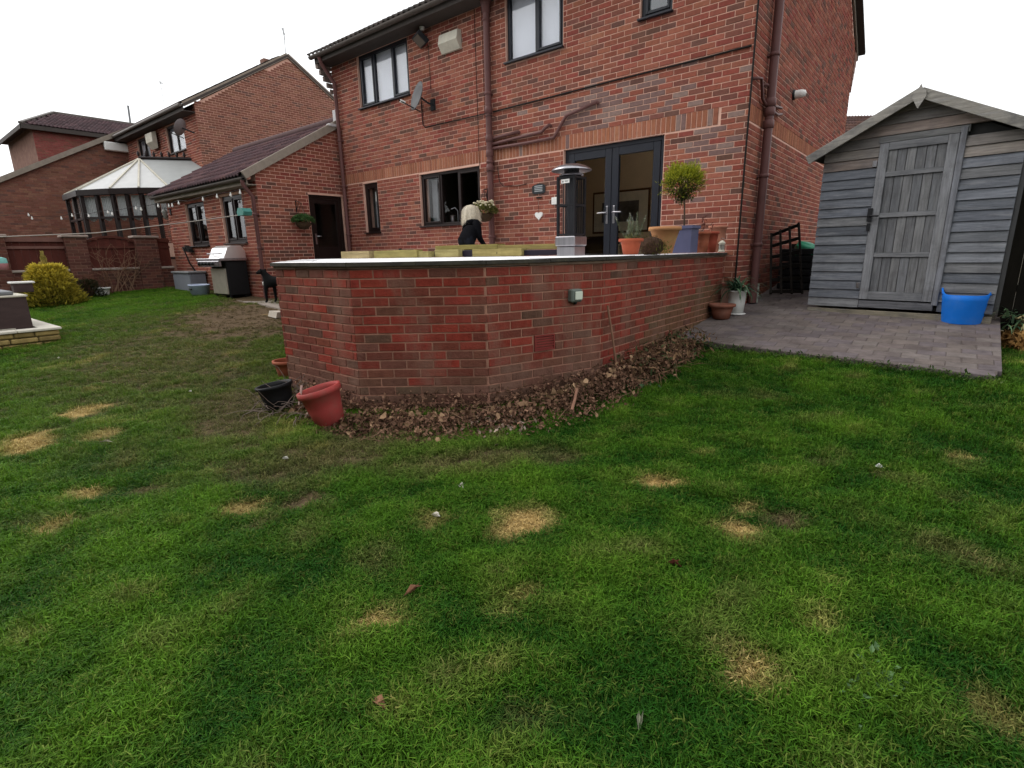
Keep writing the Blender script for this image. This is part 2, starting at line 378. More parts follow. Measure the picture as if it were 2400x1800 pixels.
def window(parent, O, u, a0, a1, z0, z1, frame_mat, lights, recess=0.05, bar=0.055, sill=True, blind=None, glass=GLASS, sashes=(), name='window'):
    """Casement window: outer frame with mullions, panes, sashes, sill; everything in the wall's opening."""
    u = Vector(u).normalized(); inw = Vector((0, 0, 1)).cross(u); O = Vector(O)
    def P(a, d, z): q = O + u * a + inw * d; q.z = z; return q
    f = MB(); D = 0.07
    def fb(mb, b0, b1, c0, c1, d0, d1, bev=0.005):
        mb.obox(P((b0 + b1) / 2, (d0 + d1) / 2, (c0 + c1) / 2), u * ((b1 - b0) / 2), inw * ((d1 - d0) / 2), Vector((0, 0, (c1 - c0) / 2)), 0, None, bev)
    fb(f, a0, a0 + bar, z0, z1, recess, recess + D); fb(f, a1 - bar, a1, z0, z1, recess, recess + D)
    fb(f, a0 + bar, a1 - bar, z0, z0 + bar, recess + 0.001, recess + D); fb(f, a0 + bar, a1 - bar, z1 - bar, z1, recess + 0.001, recess + D)
    wn = f.build(name, frame_mat, parent)
    tot = sum(lights); xs = [a0 + bar]; iw = (a1 - a0 - 2 * bar)
    for l in lights: xs.append(xs[-1] + iw * l / tot)
    for i in range(1, len(lights)):
        m = MB(); fb(m, xs[i] - bar * .45, xs[i] + bar * .45, z0 + bar, z1 - bar, recess + 0.002, recess + D); m.build('mullion', frame_mat, wn)
    for i in range(len(lights)):
        b0, b1 = xs[i] + (0 if i == 0 else bar * .45), xs[i + 1] - (0 if i == len(lights) - 1 else bar * .45)
        if i in sashes:
            m = MB(); t = 0.038; e = recess - 0.014
            fb(m, b0, b0 + t, z0 + bar, z1 - bar, e, recess + .05); fb(m, b1 - t, b1, z0 + bar, z1 - bar, e, recess + .05)
            fb(m, b0 + t, b1 - t, z0 + bar, z0 + bar + t, e + .001, recess + .05); fb(m, b0 + t, b1 - t, z1 - bar - t, z1 - bar, e + .001, recess + .05)
            m.build('sash', frame_mat, wn); b0 += t; b1 -= t; c0, c1 = z0 + bar + t, z1 - bar - t
        else: c0, c1 = z0 + bar, z1 - bar
        g = MB(); g.obox(P((b0 + b1) / 2, recess + .035, (c0 + c1) / 2), u * ((b1 - b0) / 2 + .004), inw * 0.004, Vector((0, 0, (c1 - c0) / 2 + .004))); g.build('pane', glass, wn)
        if blind:
            g = MB(); g.obox(P((b0 + b1) / 2, recess + .075 + .006 * i, (c0 + c1) / 2), u * ((b1 - b0) / 2 + .05), inw * 0.002, Vector((0, 0, (c1 - c0) / 2 + .06))); g.build('blind', blind, wn)
    if sill:
        m = MB(); m.obox(P((a0 + a1) / 2, recess - 0.055, z0 - 0.012), u * ((a1 - a0) / 2 + .02), inw * 0.06, Vector((0, 0, 0.013)), 0, None, .004); m.build('sill', frame_mat, wn)
    return wn
def room(parent, O, u, a0, a1, z0, z1, dep, mt, name='room'):
    u = Vector(u).normalized(); inw = Vector((0, 0, 1)).cross(u); O = Vector(O)
    def P(a, d, z): q = O + u * a + inw * d; q.z = z; return q
    d0, t = 0.24, 0.03; m = MB(); c = lambda b0, b1, e0, e1, c0, c1: m.obox(P((b0 + b1) / 2, (e0 + e1) / 2, (c0 + c1) / 2), u * ((b1 - b0) / 2), inw * ((e1 - e0) / 2), Vector((0, 0, (c1 - c0) / 2)))
    c(a0, a1, d0 + dep, d0 + dep + t, z0, z1); c(a0 - t, a0, d0, d0 + dep + t, z0, z1); c(a1, a1 + t, d0, d0 + dep + t, z0, z1)
    c(a0 - t, a1 + t, d0, d0 + dep + t, z0 - t, z0); c(a0 - t, a1 + t, d0, d0 + dep + t, z1, z1 + t)
    return m.build(name, mt, parent)
def tile_mesh(wd, ln):
    """One double-roll interlocking tile: x across, y up the slope, z out of the roof."""
    nx = 14; vs = []; fs = []
    for j, (y, l) in enumerate(((0, 0.028), (ln + 0.03, 0.004))):
        for i in range(nx + 1):
            t = i / nx; z = 0.030 * (math.cos(4 * math.pi * t) * 0.5 + 0.5) ** 1.6
            vs.append((t * wd, y, z + l))
    for i in range(nx): fs.append((i, i + 1, nx + 2 + i, nx + 1 + i))
    b = len(vs)
    for i in range(nx + 1): vs.append((vs[i][0], 0.0, vs[i][2] - 0.03))
    for i in range(nx): fs.append((b + i, b + i + 1, i + 1, i))
    return vs, fs
def tile_field(parent, P0, u, up, ncol, nrow, wd, ln, n=300, tones=((0.085, 0.045, 0.042),), name='tile', skip=None):
    """Rows of tiles from eave P0; u along the eave, up the slope direction (unit)."""
    u, up = Vector(u).normalized(), Vector(up).normalized(); nz = u.cross(up); vs, fs = tile_mesh(wd, ln); cells = []
    for r in range(nrow):
        for k in range(ncol):
            if skip and skip(k, r): continue
            c = Vector(P0) + u * (k * wd) + up * (r * ln); x, y, d = proj(c + u * wd / 2)
            vis = 1 / d ** 2 if d > .3 and -60 < x < 2460 and -60 < y < 1860 else 0
            col = tones[random.randrange(len(tones))]; q = random.uniform(0.8, 1.2); cells.append((vis, c, tuple(v * q for v in col)))
    cells.sort(key=lambda t: -t[0]); o0 = off(parent); me = bpy.data.meshes.new(name); me.from_pydata(vs, [], fs); me.materials.append(TILE)
    for p in me.polygons: p.use_smooth = True
    for (vis, c, col) in cells[:n]:
        o = bpy.data.objects.new(name, me); COL.objects.link(o); o.parent = parent; Mx = Matrix.Identity(4)
        dz = nz * random.uniform(0, 0.004)
        for i in range(3): Mx[i][0], Mx[i][1], Mx[i][2], Mx[i][3] = u[i], up[i], nz[i], c[i] - o0[i] + dz[i]
        o.matrix_local = Mx; o.color = (*col, 1)
    if cells[n:]:
        mb = MB()
        for (vis, c, col) in cells[n:]: mb.add([c + u * p[0] + up * p[1] + nz * p[2] for p in vs], fs, 0, col, True)
        kind(mb.build('tile_field', TILE_A, parent), 'stuff')
# ------------------------------------------------------------------ setting: ground, lawn, terrace, pavement
from mathutils import noise as mnoise
gm = MB(); gm.box((-300, -300, -1.5), (300, 300, -1.2)); kind(gm.build('ground', mat('bare_ground', (0.06, 0.05, 0.03), 0.95, 0.3, 0.3)), 'structure')

PATCH = [  # px, py, width, height, strength, kind (s straw, b bare soil / trodden turf)
    (1545, 1133, 108, 44, 1.0, 's'), (1225, 1222, 122, 62, 1.0, 's'), (1165, 1255, 60, 40, .6, 's'), (1722, 1250, 96, 50, 1.0, 's'), (1838, 1228, 66, 46, .95, 'b'), (1750, 1195, 50, 26, .7, 's'),
    (1745, 1565, 150, 118, 1.0, 's'), (1800, 1615, 90, 60, .5, 's'), (888, 1452, 104, 66, .95, 's'), (1228, 1388, 60, 60, .6, 's'), (1180, 1430, 60, 90, .35, 's'),
    (190, 966, 100, 22, .8, 's'), (62, 1040, 112, 48, .85, 's'), (200, 1157, 72, 30, .8, 's'), (120, 1237, 66, 28, .85, 's'), (730, 1172, 112, 30, .9, 'b'),
    (562, 1195, 90, 40, .7, 's'), (612, 1228, 48, 30, .7, 'b'), (350, 1150, 64, 22, .9, 'b'), (1022, 1228, 80, 40, .5, 's'), (2330, 1690, 120, 80, .45, 's'), (1040, 1590, 200, 80, .4, 'b'),
    (2255, 1078, 40, 18, .7, 's'), (1920, 1092, 70, 22, .5, 'b'), (1332, 1076, 70, 20, .6, 'b'), (885, 1320, 110, 90, .4, 'b'), (240, 1020, 70, 24, .6, 's'), (190, 1225, 70, 22, .6, 'b'),
    (70, 1225, 90, 24, .5, 'b'), (2060, 1112, 44, 18, .8, 'b'), (1240, 1690, 180, 60, .35, 'b'), (2240, 1180, 70, 24, .4, 'b'), (420, 820, 460, 170, .6, 'b'), (580, 745, 330, 90, 1.0, 'b'),
    (560, 960, 230, 170, .75, 'b'), (800, 1060, 520, 90, .7, 'b'), (1100, 1085, 420, 60, .7, 'b'), (600, 700, 140, 30, .9, 'b'), (300, 760, 180, 50, .35, 'b'), (1720, 800, 520, 20, .8, 'b'), (2010, 862, 420, 16, .6, 'b')]
def patch_list():
    out = []
    for (x, y, wd, h, st, k) in PATCH:
        c = px_lawn(x, y); rx = (px_lawn(x + wd / 2, y) - c).length; f = (px_lawn(x, y - h / 2) - px_lawn(x, y + h / 2)); ry = f.length / 2
        d = Vector((c.x - CAM.x, c.y - CAM.y)).normalized(); out.append((c.x, c.y, d.x, d.y, rx, ry, st, k))
    return out
TERR = [(-0.17, 0.0), (-0.17, 3.45), (-0.57, 4.63), (-1.43, 5.31), (-2.64, 5.30), (-8.0, 1.9)]      # outer line of the terrace wall (s, n)
def inside(poly, x, y):
    c = False; j = len(poly) - 1
    for i in range(len(poly)):
        (xi, yi), (xj, yj) = poly[i], poly[j]
        if (yi > y) != (yj > y) and x < (xj - xi) * (y - yi) / (yj - yi) + xi: c = not c
        j = i
    return c
TERR_P = [(s, -n) for s, n in TERR] + [(-8.0, 0)]
PAVE_P = [(-0.17, 6.0), (-0.17, -1.66), (1.3, -1.84), (2.77, -1.95), (2.86, 0.3), (2.9, 6.0)]
PATH_P = [(-9.0, -2.62), (-16, -2.35), (-16, -2.0), (-9.0, -2.0)]
xs = np.arange(-17.0, 6.01, 0.08); ys = np.arange(-12.5, 0.3, 0.08); nx, ny = len(xs), len(ys)
X, Y = np.meshgrid(xs, ys); X = X.ravel(); Y = Y.ravel(); nv = len(X)
nz1 = np.array([mnoise.fractal((x * .8, y * .8, 0), .8, 2, 3) for x, y in zip(X, Y)]); nz2 = np.array([mnoise.noise((x * 5, y * 5, 3)) for x, y in zip(X, Y)]); nz3 = np.array([mnoise.noise((x * 2.1, y * 2.1, 9)) for x, y in zip(X, Y)])
Z = 0.57 - 0.03 * X + 0.0625 * Y + .095 * np.clip((X + .2) / 2.6, 0, 1) * np.exp(-((Y + 1.8) / 1.0) ** 2) + 0.018 * nz1 + 0.008 * nz2
nz7 = np.array([mnoise.noise((x * 11, y * 11, 5)) for x, y in zip(X, Y)]); straw = np.zeros(nv); bare = np.zeros(nv)
for (cx, cy, dx, dy, rx, ry, st, k) in patch_list():
    sh_ = 1.0 if max(rx, ry) > .5 else .92; a = ((X - cx) * dy - (Y - cy) * dx) / rx / sh_; b = ((X - cx) * dx + (Y - cy) * dy) / ry / sh_
    r = np.sqrt(a * a + b * b) + 0.42 * nz2 + 0.30 * nz3 + .40 * nz7
    soft = 0.22 if max(rx, ry) < 0.5 else 0.9
    vv = st * np.clip((1.0 + soft * .5 - r) / soft, 0, 1)
    if k == 's': straw = np.maximum(straw, vv)
    else: bare = np.maximum(bare, vv)
nz4 = np.array([mnoise.noise((x * 3.6, y * 3.6, 21)) for x, y in zip(X, Y)]); nz5 = np.array([mnoise.noise((x * 1.1, y * 1.1, 33)) for x, y in zip(X, Y)])
tone = np.clip(0.33 + 0.55 * nz3 + 0.60 * nz4 + 0.30 * nz1 + .25 * nz2 + np.clip((1.2 - X) * .09, 0, .42), 0, 1)
bare = np.maximum(bare, np.clip((nz4 * .6 + nz2 * .5 + nz5 * .5 - .26) * 1.7, 0, .6)); straw = np.maximum(straw, np.clip((nz3 * .5 + nz2 * .45 + nz7 * .35 - nz5 * .4 - .40) * 1.8, 0, .45))
dist = np.sqrt((X - CAM.x) ** 2 + (Y - CAM.y) ** 2)
dens = np.clip(2300 * (3.0 / np.maximum(dist, .5)) ** 1.25, 330, 3000)
q = np.stack([X - CAM.x, Y - CAM.y, Z - CAM.z], 1); wv = q @ np.array(FX); pxx = 1200 + FPX * (q @ np.array(RX)) / np.maximum(wv, .1); pyy = 900 - FPX * (q @ np.array(UX)) / np.maximum(wv, .1)
inf = (wv > .3) & (pxx > -250) & (pxx < 2650) & (pyy < 2050)
dens = np.where(inf, dens, np.where(dist < 9, 160, 0))
blocked = np.array([inside(TERR_P, x, y) or inside(PAVE_P, x, y) or inside(PATH_P, x, y) or (x < -14.3) for x, y in zip(X, Y)])
dens = dens * np.clip(.95 + .9 * nz7 + .5 * nz4, .35, 1.5) * (~blocked) * (1 - 0.82 * bare) * (1 - 0.25 * straw)
hgt = np.clip(1.0 + 0.55 * nz4 + .35 * nz7 + 0.3 * nz3 + 0.3 * nz2 - 0.45 * bare - 0.70 * straw + .25 * np.clip((X - .5) * .5, 0, 1), 0.3, 1.7)
faces = [(j * nx + i, j * nx + i + 1, (j + 1) * nx + i + 1, (j + 1) * nx + i) for j in range(ny - 1) for i in range(nx - 1)]
lawn_me = bpy.data.meshes.new('lawn'); lawn_me.from_pydata(np.stack([X, Y, Z], 1).tolist(), [], faces)
for nm, arr in (('straw', straw), ('bare', bare), ('tone', tone), ('dens', dens), ('hgt', hgt)):
    at = lawn_me.attributes.new(nm, 'FLOAT', 'POINT'); at.data.foreach_set('value', arr.astype(np.float32))
lawn_me.polygons.foreach_set('use_smooth', [True] * len(faces))
def turf_mat(name, typ, blades):
    m = bpy.data.materials.new(name); m.use_nodes = True; t = m.node_tree; N = t.nodes; L = t.links; b = N['Principled BSDF']
    b.inputs['Roughness'].default_value = 0.55 if blades else 0.95; b.inputs['Specular IOR Level'].default_value = 0.06 if blades else 0.02
    def at(n, ty=typ):
        a = N.new('ShaderNodeAttribute'); a.attribute_type = ty; a.attribute_name = n; return a.outputs['Fac']
    def mixc(f, c1, c2):
        mx = N.new('ShaderNodeMixRGB'); (L.new(f, mx.inputs[0]) if not isinstance(f, float) else setattr(mx.inputs[0], 'default_value', f))
        for i, c in ((1, c1), (2, c2)):
            if isinstance(c, tuple): mx.inputs[i].default_value = (*c, 1)
            else: L.new(c, mx.inputs[i])
        return mx.outputs[0]
    if blades:
        oi = N.new('ShaderNodeObjectInfo'); rnd = oi.outputs['Random']
        ad = N.new('ShaderNodeMath'); ad.operation = 'MULTIPLY_ADD'; ad.inputs[1].default_value = 0.5; L.new(rnd, ad.inputs[0])
        sb = N.new('ShaderNodeMath'); sb.operation = 'SUBTRACT'; sb.inputs[1].default_value = 0.20; L.new(at('tone'), sb.inputs[0]); L.new(sb.outputs[0], ad.inputs[2]); ad.use_clamp = True
        g = mixc(ad.outputs[0], (0.017, 0.072, 0.007), (0.106, 0.224, 0.017))
        mrb = N.new('ShaderNodeMapRange'); mrb.inputs[1].default_value = .80; mrb.inputs[2].default_value = 1.0; mrb.inputs[3].default_value = 0; mrb.inputs[4].default_value = .45; L.new(rnd, mrb.inputs[0])
        g = mixc(mrb.outputs[0], g, (0.17, 0.15, 0.045))
        g = mixc(at('bare'), g, mixc(rnd, (0.075, 0.060, 0.026), (0.21, 0.15, 0.08)))
        g = mixc(at('straw'), g, mixc(rnd, (0.34, 0.23, 0.075), (0.66, 0.48, 0.21)))
        bt = N.new('ShaderNodeAttribute'); bt.attribute_name = 'tone'
        mu = N.new('ShaderNodeMixRGB'); mu.blend_type = 'MULTIPLY'; mu.inputs[0].default_value = 1; L.new(g, mu.inputs[1]); L.new(bt.outputs['Color'], mu.inputs[2]); g = mu.outputs[0]
        L.new(g, b.inputs['Base Color'])
        tr = N.new('ShaderNodeBsdfTranslucent'); L.new(g, tr.inputs[0]); ms = N.new('ShaderNodeMixShader'); ms.inputs[0].default_value = 0.25
        L.new(b.outputs[0], ms.inputs[1]); L.new(tr.outputs[0], ms.inputs[2]); L.new(ms.outputs[0], N['Material Output'].inputs['Surface'])
    else:
        geo = N.new('ShaderNodeNewGeometry'); nz = N.new('ShaderNodeTexNoise'); nz.inputs['Scale'].default_value = 38; nz.inputs['Detail'].default_value = 8; L.new(geo.outputs['Position'], nz.inputs['Vector'])
        g = mixc(nz.outputs['Fac'], (0.020, 0.030, 0.008), (0.085, 0.085, 0.028))
        g = mixc(at('bare'), g, mixc(nz.outputs['Fac'], (0.035, 0.022, 0.014), (0.17, 0.12, 0.075)))
        g = mixc(at('straw'), g, mixc(nz.outputs['Fac'], (0.24, 0.155, 0.05), (0.62, 0.44, 0.18)))
        L.new(g, b.inputs['Base Color'])
        bp = N.new('ShaderNodeBump'); bp.inputs['Strength'].default_value = 0.8; bp.inputs['Distance'].default_value = 0.02; L.new(nz.outputs['Fac'], bp.inputs['Height']); L.new(bp.outputs[0], b.inputs['Normal'])
    return m
lawn_me.materials.append(turf_mat('turf_soil', 'GEOMETRY', False))
lawn = bpy.data.objects.new('lawn', lawn_me); COL.objects.link(lawn); kind(lawn, 'structure')

PAVING = mat('pale_paving', (0.80, 0.79, 0.80), 0.85, 0.06, 2, 0.05, 30)
tm = MB()
tin = [(-0.30, 0.0), (-0.30, 3.42), (-0.68, 4.52), (-1.49, 5.16), (-2.58, 5.15), (-7.86, 1.82), (-7.86, 1.4), (-0.80, 1.4), (-0.80, 0.0)]
tm.prism([V(s, n, -1.5) for s, n in tin], (0, 0, 1.446))
tm.box(V(-7.86, 1.4, -1.5), V(-0.80, 0.0, -0.47))
kind(tm.build('patio', PAVING), 'structure')
# sloping block pavement beside the gable
PAV = mat('concrete_block_paver', tone='obj', rough=0.8, var=0.3, scale=9, bump=0.5, bscale=45, dirt=(0.060, 0.048, 0.044), dirt_scale=1.8, dirt_amt=0.8)
PAV_A = mat('concrete_block_paver_field', tone='attr', rough=0.8, var=0.3, scale=9, bump=0.5, bscale=45, dirt=(0.060, 0.048, 0.044), dirt_scale=1.8, dirt_amt=0.8)
pm = MB(); pm.prism([(x, y, pave_z(y) - 0.20) for x, y in PAVE_P[::-1]], (0, 0, 0.1955)); pave = pm.build('pavement', mat('paving_bed', (0.10, 0.082, 0.075), 0.95, 0.35, 15, 0.5, 60)); kind(pave, 'structure')
cells = []
pw, pl = 0.225, 0.170
for r in range(44):
    for k in range(-2, 17):
        x0 = -0.165 + k * pw + (pw / 2 if r % 2 else 0); y0 = -1.99 + r * pl
        pts = []
        for (px_, py_) in ((x0 + .003, y0 + .003), (x0 + pw - .003, y0 + .003), (x0 + pw - .003, y0 + pl - .003), (x0 + .003, y0 + pl - .003)):
            fx = min(max(px_, -0.165), 2.80 + 0.03 * (py_ + 1.95)); fy = max(py_, -1.66 - 0.108 * max(0, fx + .17) + 0.004 * math.sin(fx * 9)); pts.append((fx, fy))
        if pts[1][0] - pts[0][0] < .04 or pts[3][1] - pts[0][1] < .03: continue
        cells.append(pts)
def paver_geo(pts):
    cx = sum(p[0] for p in pts) / 4; cy = sum(p[1] for p in pts) / 4; dz = random.uniform(-.003, .003); vs = []
    for (sc, h) in ((1.0, -0.05), (1.0, -0.004), (0.95, 0.0)):
        for p in pts: x = cx + (p[0] - cx) * sc; y = cy + (p[1] - cy) * sc; vs.append((x, y, pave_z(y) + h + dz))
    fs = [(8, 9, 10, 11)] + [(i, (i + 1) % 4, (i + 1) % 4 + 4, i + 4) for i in range(4)] + [(i + 4, (i + 1) % 4 + 4, (i + 1) % 4 + 8, i + 8) for i in range(4)]
    return vs, fs
PT = [(0.150, 0.124, 0.118), (0.138, 0.115, 0.118), (0.155, 0.128, 0.116), (0.138, 0.112, 0.106), (0.165, 0.14, 0.13)]
rest = MB()
for i, pts in enumerate(sorted(cells, key=lambda p: p[0][1])):
    vs, fs = paver_geo(pts); c = PT[random.randrange(5)]; k = random.uniform(.92, 1.1); c = tuple(v * k * .86 for v in c)
    if i < 290:
        o = MB().add(vs, fs).build('paver', PAV, pave); o.color = (*c, 1)
    else: rest.add(vs, fs, 0, c)
kind(rest.build('paver_field', PAV_A, pave), 'stuff')
# narrow path in front of the extension
pth = MB()
for k in range(12):
    a0, a1 = -9.0 - k * .6, -9.0 - k * .6 - .59; zt = -0.915 + 0.006 * k
    pth.prism([V(a0, 2.66 - .02 * k, zt - .25), V(a1, 2.66 - .02 * (k + 1), zt - .25), V(a1, 2.09, zt - .25), V(a0, 2.09, zt - .25)][::-1], (0, 0, .25))
pth.prism([V(-6.2, 2.95, -1.3), V(-8.98, 2.66, -1.2), V(-8.98, 2.0, -1.2), V(-6.2, 2.0, -1.3)][::-1], (0, 0, .30))
kind(pth.build('path', mat('concrete_path', (0.26, 0.22, 0.19), 0.85, 0.25, 5, 0.3, 60)), 'structure')

# unseen tree belt added behind the camera for the lower windows to mirror
tb_ = MB(); TRB_ = mat('added_belt_leaves', tone='attr', rough=.8, var=.3, scale=8)
for k in range(7000):
    x = random.uniform(-26, 26); h = random.uniform(0, 1); top = 7.4 + 1.8 * mnoise.noise((x * .25, 3, 1)) + .8 * mnoise.noise((x * .9, 1, 1)); y = -19 - 1.2 * random.random() - .8 * mnoise.noise((x * .5, h * 3, 0)); c = Vector((x, y, h * top)); s_ = random.uniform(.25, .6)
    d = Vector((random.uniform(-1, 1), random.uniform(-1, 1), random.uniform(-1, 1))).normalized(); e = d.orthogonal().normalized(); q = random.uniform(.6, 1.4)
    tb_.add([c - d * s_, c + e * s_, c + d * s_, c - e * s_], [(0, 1, 2, 3)], 0, (.035 * q, .045 * q, .018 * q))
tb_.box((-26, -20.6, -1), (26, -20.3, 6.6), 0, (.02, .024, .012))
kind(tb_.build('added_tree_belt', TRB_), 'stuff')
# ------------------------------------------------------------------ the brick house
TAN30 = math.tan(math.radians(30))
house = thing('detached_house', 'large red brick two storey house behind the raised terrace', 'house', V(-4.63, 0, -0.95))
FO = Vector((-9.26, 0, 0)); FL = 9.26
zr = lambda z: z + 1.6
kw = [px_n(983.1, 410.6, 0), px_n(1123.5, 387.6, 0)]
OP = {'french': (-2.90, -1.145, -0.47, 1.635), 'kitchen': (-6.485, -4.79, .575, 1.605), 'small': (-8.43, px_n(884, 428, 0).x, .52, 1.60), 'bed_left': (-8.285, -6.615, 3.15, 4.20),
      'bed_mid': (-4.09, -2.92, 3.17, 4.24), 'bath': (-1.60, -1.12, 3.20, 4.24)}
ops = [(a + 9.26, b + 9.26, zr(c), zr(d)) for a, b, c, d in OP.values()]
wm = MB()
panel(wm, FO, (1, 0, 0), FL, zr(-1.5), zr(4.30), ops, 0.25)
# gable and the two hidden walls
wm.prism([(0, 0.25, zr(-1.5)), (0, 7.5, zr(-1.5)), (0, 7.5, zr(4.30)), (0, 3.75, zr(4.30) + 3.75 * TAN30), (0, 0.25, zr(4.3) + .25 * TAN30)], (-0.25, 0, 0))
wm.prism([(-9.26, 0.25, zr(-1.5)), (-9.26, 7.5, zr(-1.5)), (-9.26, 7.5, zr(4.30)), (-9.26, 3.75, zr(4.30) + 3.75 * TAN30), (-9.26, 0.25, zr(4.3) + .25 * TAN30)], (0.25, 0, 0))
wm.box((-9.0, 7.25, zr(-1.5)), (-0.25, 7.5, zr(4.3)))
wm.build('wall', MORTAR, house)
SOL_T = [((0.285, 0.112, 0.066), 4), ((0.26, 0.10, 0.06), 3), ((0.30, 0.125, 0.075), 2)]
def patch_tint(c, col):                                     # patched, paler stretch over the french doors
    q = math.exp(-((c.x + 2.2) / 1.1) ** 2 - ((c.z - zr(2.15)) / .25) ** 2) + (math.exp(-((c.x + .6) / .5) ** 2 - ((c.z - zr(1.25)) / .35) ** 2) * .6)
    if random.random() < q * .8: return (0.17, 0.105, 0.095) if random.random() < .6 else (0.22, 0.15, 0.13)
    return col
HB = Bricks()
SOLD = [(.03, 9.26 - .36, zr(1.645), zr(1.862))]
HB.face(FO, (1, 0, 0), lay_bricks(FO, (1, 0, 0), FL, zr(-0.545), zr(4.27), ops, None, soldier=SOLD), TONES_HOUSE, SOL_T, patch_tint)
gtop = lambda a: zr(4.28) + min(a, 7.5 - a) * TAN30
HB.face(Vector((0, 0, 0)), (0, 1, 0), lay_bricks(Vector((0, 0, 0)), (0, 1, 0), 7.5, zr(-0.995), zr(6.5), (), gtop, soldier=[(.05, 7.45, zr(1.645), zr(1.862))], bond=0.1125), TONES_HOUSE, SOL_T)
HB.build(house, BR_O, BR_A, 300)
# windows
def win(key, *a, **k):
    s0, s1, z0, z1 = OP[key]; return window(house, FO, (1, 0, 0), s0 + 9.26, s1 + 9.26, zr(z0), zr(z1), *a, **k)
win('kitchen', BROWNF, [1.0, .95, 1.05], sashes=(0, 2), bar=.05)
win('small', BROWNF, [1], bar=.07, sashes=(0,))
win('bed_left', ANTH, [.9, 1.2, 1.0], blind=BLIND, glass=GLASS_R, sashes=(0, 2))
win('bed_mid', ANTH, [1.05, .95], blind=BLIND, glass=GLASS_R, sashes=(1,), bar=.06)
win('bath', ANTH, [1], sashes=(0,), glass=GLASS_R, bar=.06)
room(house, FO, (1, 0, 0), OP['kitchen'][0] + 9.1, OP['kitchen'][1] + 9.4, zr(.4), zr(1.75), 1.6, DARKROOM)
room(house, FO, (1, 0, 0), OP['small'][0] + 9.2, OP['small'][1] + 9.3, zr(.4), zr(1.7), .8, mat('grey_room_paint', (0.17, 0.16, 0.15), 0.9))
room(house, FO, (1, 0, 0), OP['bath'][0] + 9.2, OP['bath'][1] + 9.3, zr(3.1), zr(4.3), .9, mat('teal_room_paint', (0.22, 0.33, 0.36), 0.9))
KS = Vector((0, 0, 0))
m = MB(); m.box(V(-4.95, -.17, .78), V(-4.86, -.19, 1.5)); m.box(V(-4.97, -.16, 1.44), V(-4.84, -.20, 1.56)); m.build('curtain', WHITE, house)
m = MB(); m.box(V(-6.42, -.28, .62), V(-6.27, -.31, 1.52)); m.box(V(-8.37, -.27, .62), V(-8.2, -.3, 1.3)); m.build('curtain', mat('grey_net_curtain', (.33, .33, .35), .9), house)
m = MB(); m.box(V(-8.27, -.2, 1.22), V(-8.0, -.21, 1.43)); m.build('notice', WHITE, house)
m = MB()
for k in range(3):
    c = V(-5.6 - .25 * k, -.3, .66); m.lathe(c, [(.04, 0), (.055, .05), (.05, .1), (.06, .12)], 10)
m.tube([V(-5.75, -.35, .62), V(-5.75, -.35, .86), V(-5.78, -.30, .93), V(-5.84, -.25, .90)], .012, 6); m.build('window_ledge_pots', CHROME, house)
# french doors
s0, s1, z0, z1 = OP['french']; m = MB(); y = 0.06
m.box((s0, y, zr(z0)), (s0 + .07, y + .08, zr(z1)), bev=.005); m.box((s1 - .07, y, zr(z0)), (s1, y + .08, zr(z1)), bev=.005); m.box((s0 + .07, y + .001, zr(z1) - .07), (s1 - .07, y + .079, zr(z1)), bev=.005); m.box((s0 + .07, y + .001, zr(z0)), (s1 - .07, y + .079, zr(z0) + .05))
m.build('door_frame', ANTH, house)
mid = (s0 + s1) / 2
for (a, b, hs) in ((s0 + .072, mid - .004, 1), (mid + .004, s1 - .072, -1)):
    m = MB(); t = .115; za, zb = zr(z0) + .052, zr(z1) - .072; y2 = y - .012
    m.box((a, y2, za), (a + t, y2 + .07, zb), bev=.006); m.box((b - t, y2, za), (b, y2 + .07, zb), bev=.006); m.box((a + t, y2 + .001, zb - t), (b - t, y2 + .069, zb), bev=.006); m.box((a + t, y2 + .001, za), (b - t, y2 + .069, za + t + .05), bev=.006)
    d = m.build('door', ANTH, house)
    m = MB(); m.box((a + t - .004, y2 + .03, za + t + .046), (b - t + .004, y2 + .038, zb - t + .004)); m.build('pane', GLASS, d)
    m = MB(); hx = (b - t / 2) if hs > 0 else (a + t / 2); hz = zr(.60)
    m.box((hx - .018, y2 - .012, hz - .17), (hx + .018, y2 - .001, hz + .10), bev=.004); m.tube([(hx, y2 - .012, hz), (hx, y2 - .055, hz), (hx - hs * .03, y2 - .06, hz), (hx - hs * .15, y2 - .055, hz - .004)], .011, 8); m.build('handle', CHROME, d)
RM = room(house, FO, (1, 0, 0), 9.26 - 4.3, 9.26 - .3, zr(-.47), zr(1.95), 2.2, CREAM)
m = MB(); yb = 2.41; m.box((-3.75, yb, zr(.36)), (-2.45, yb + .03, zr(1.20)), 1, bev=.006); m.box((-3.71, yb - .004, zr(.40)), (-2.49, yb + .02, zr(1.16)), 0); m.box((-3.52, yb - .008, zr(.58)), (-2.68, yb + .02, zr(.98)), 2)
m.build('wall_picture', [mat('picture_mount', (.85, .78, .62), .8), WOODB, mat('grey_print', (.16, .14, .13), .8, .5, 6)], house)
m = MB(); m.box((-1.95, 2.36, zr(-.45)), (-1.80, 2.44, zr(1.5)), bev=.01); m.build('door_architrave', mat('stone_trim', (.45, .38, .28), .8), house)
m = MB(); m.box((-1.79, 2.41, zr(-.45)), (-1.05, 2.44, zr(1.42))); m.build('dark_doorway', DARKROOM, house)
m = MB(); m.box((-4.2, 1.5, zr(-.45)), (-3.0, 2.1, zr(.02)), bev=.05); m.box((-4.2, 2.05, zr(-.45)), (-3.0, 2.3, zr(.30)), bev=.06); m.build('sofa', mat('dark_sofa_cloth', (.05, .03, .025), .9), house)
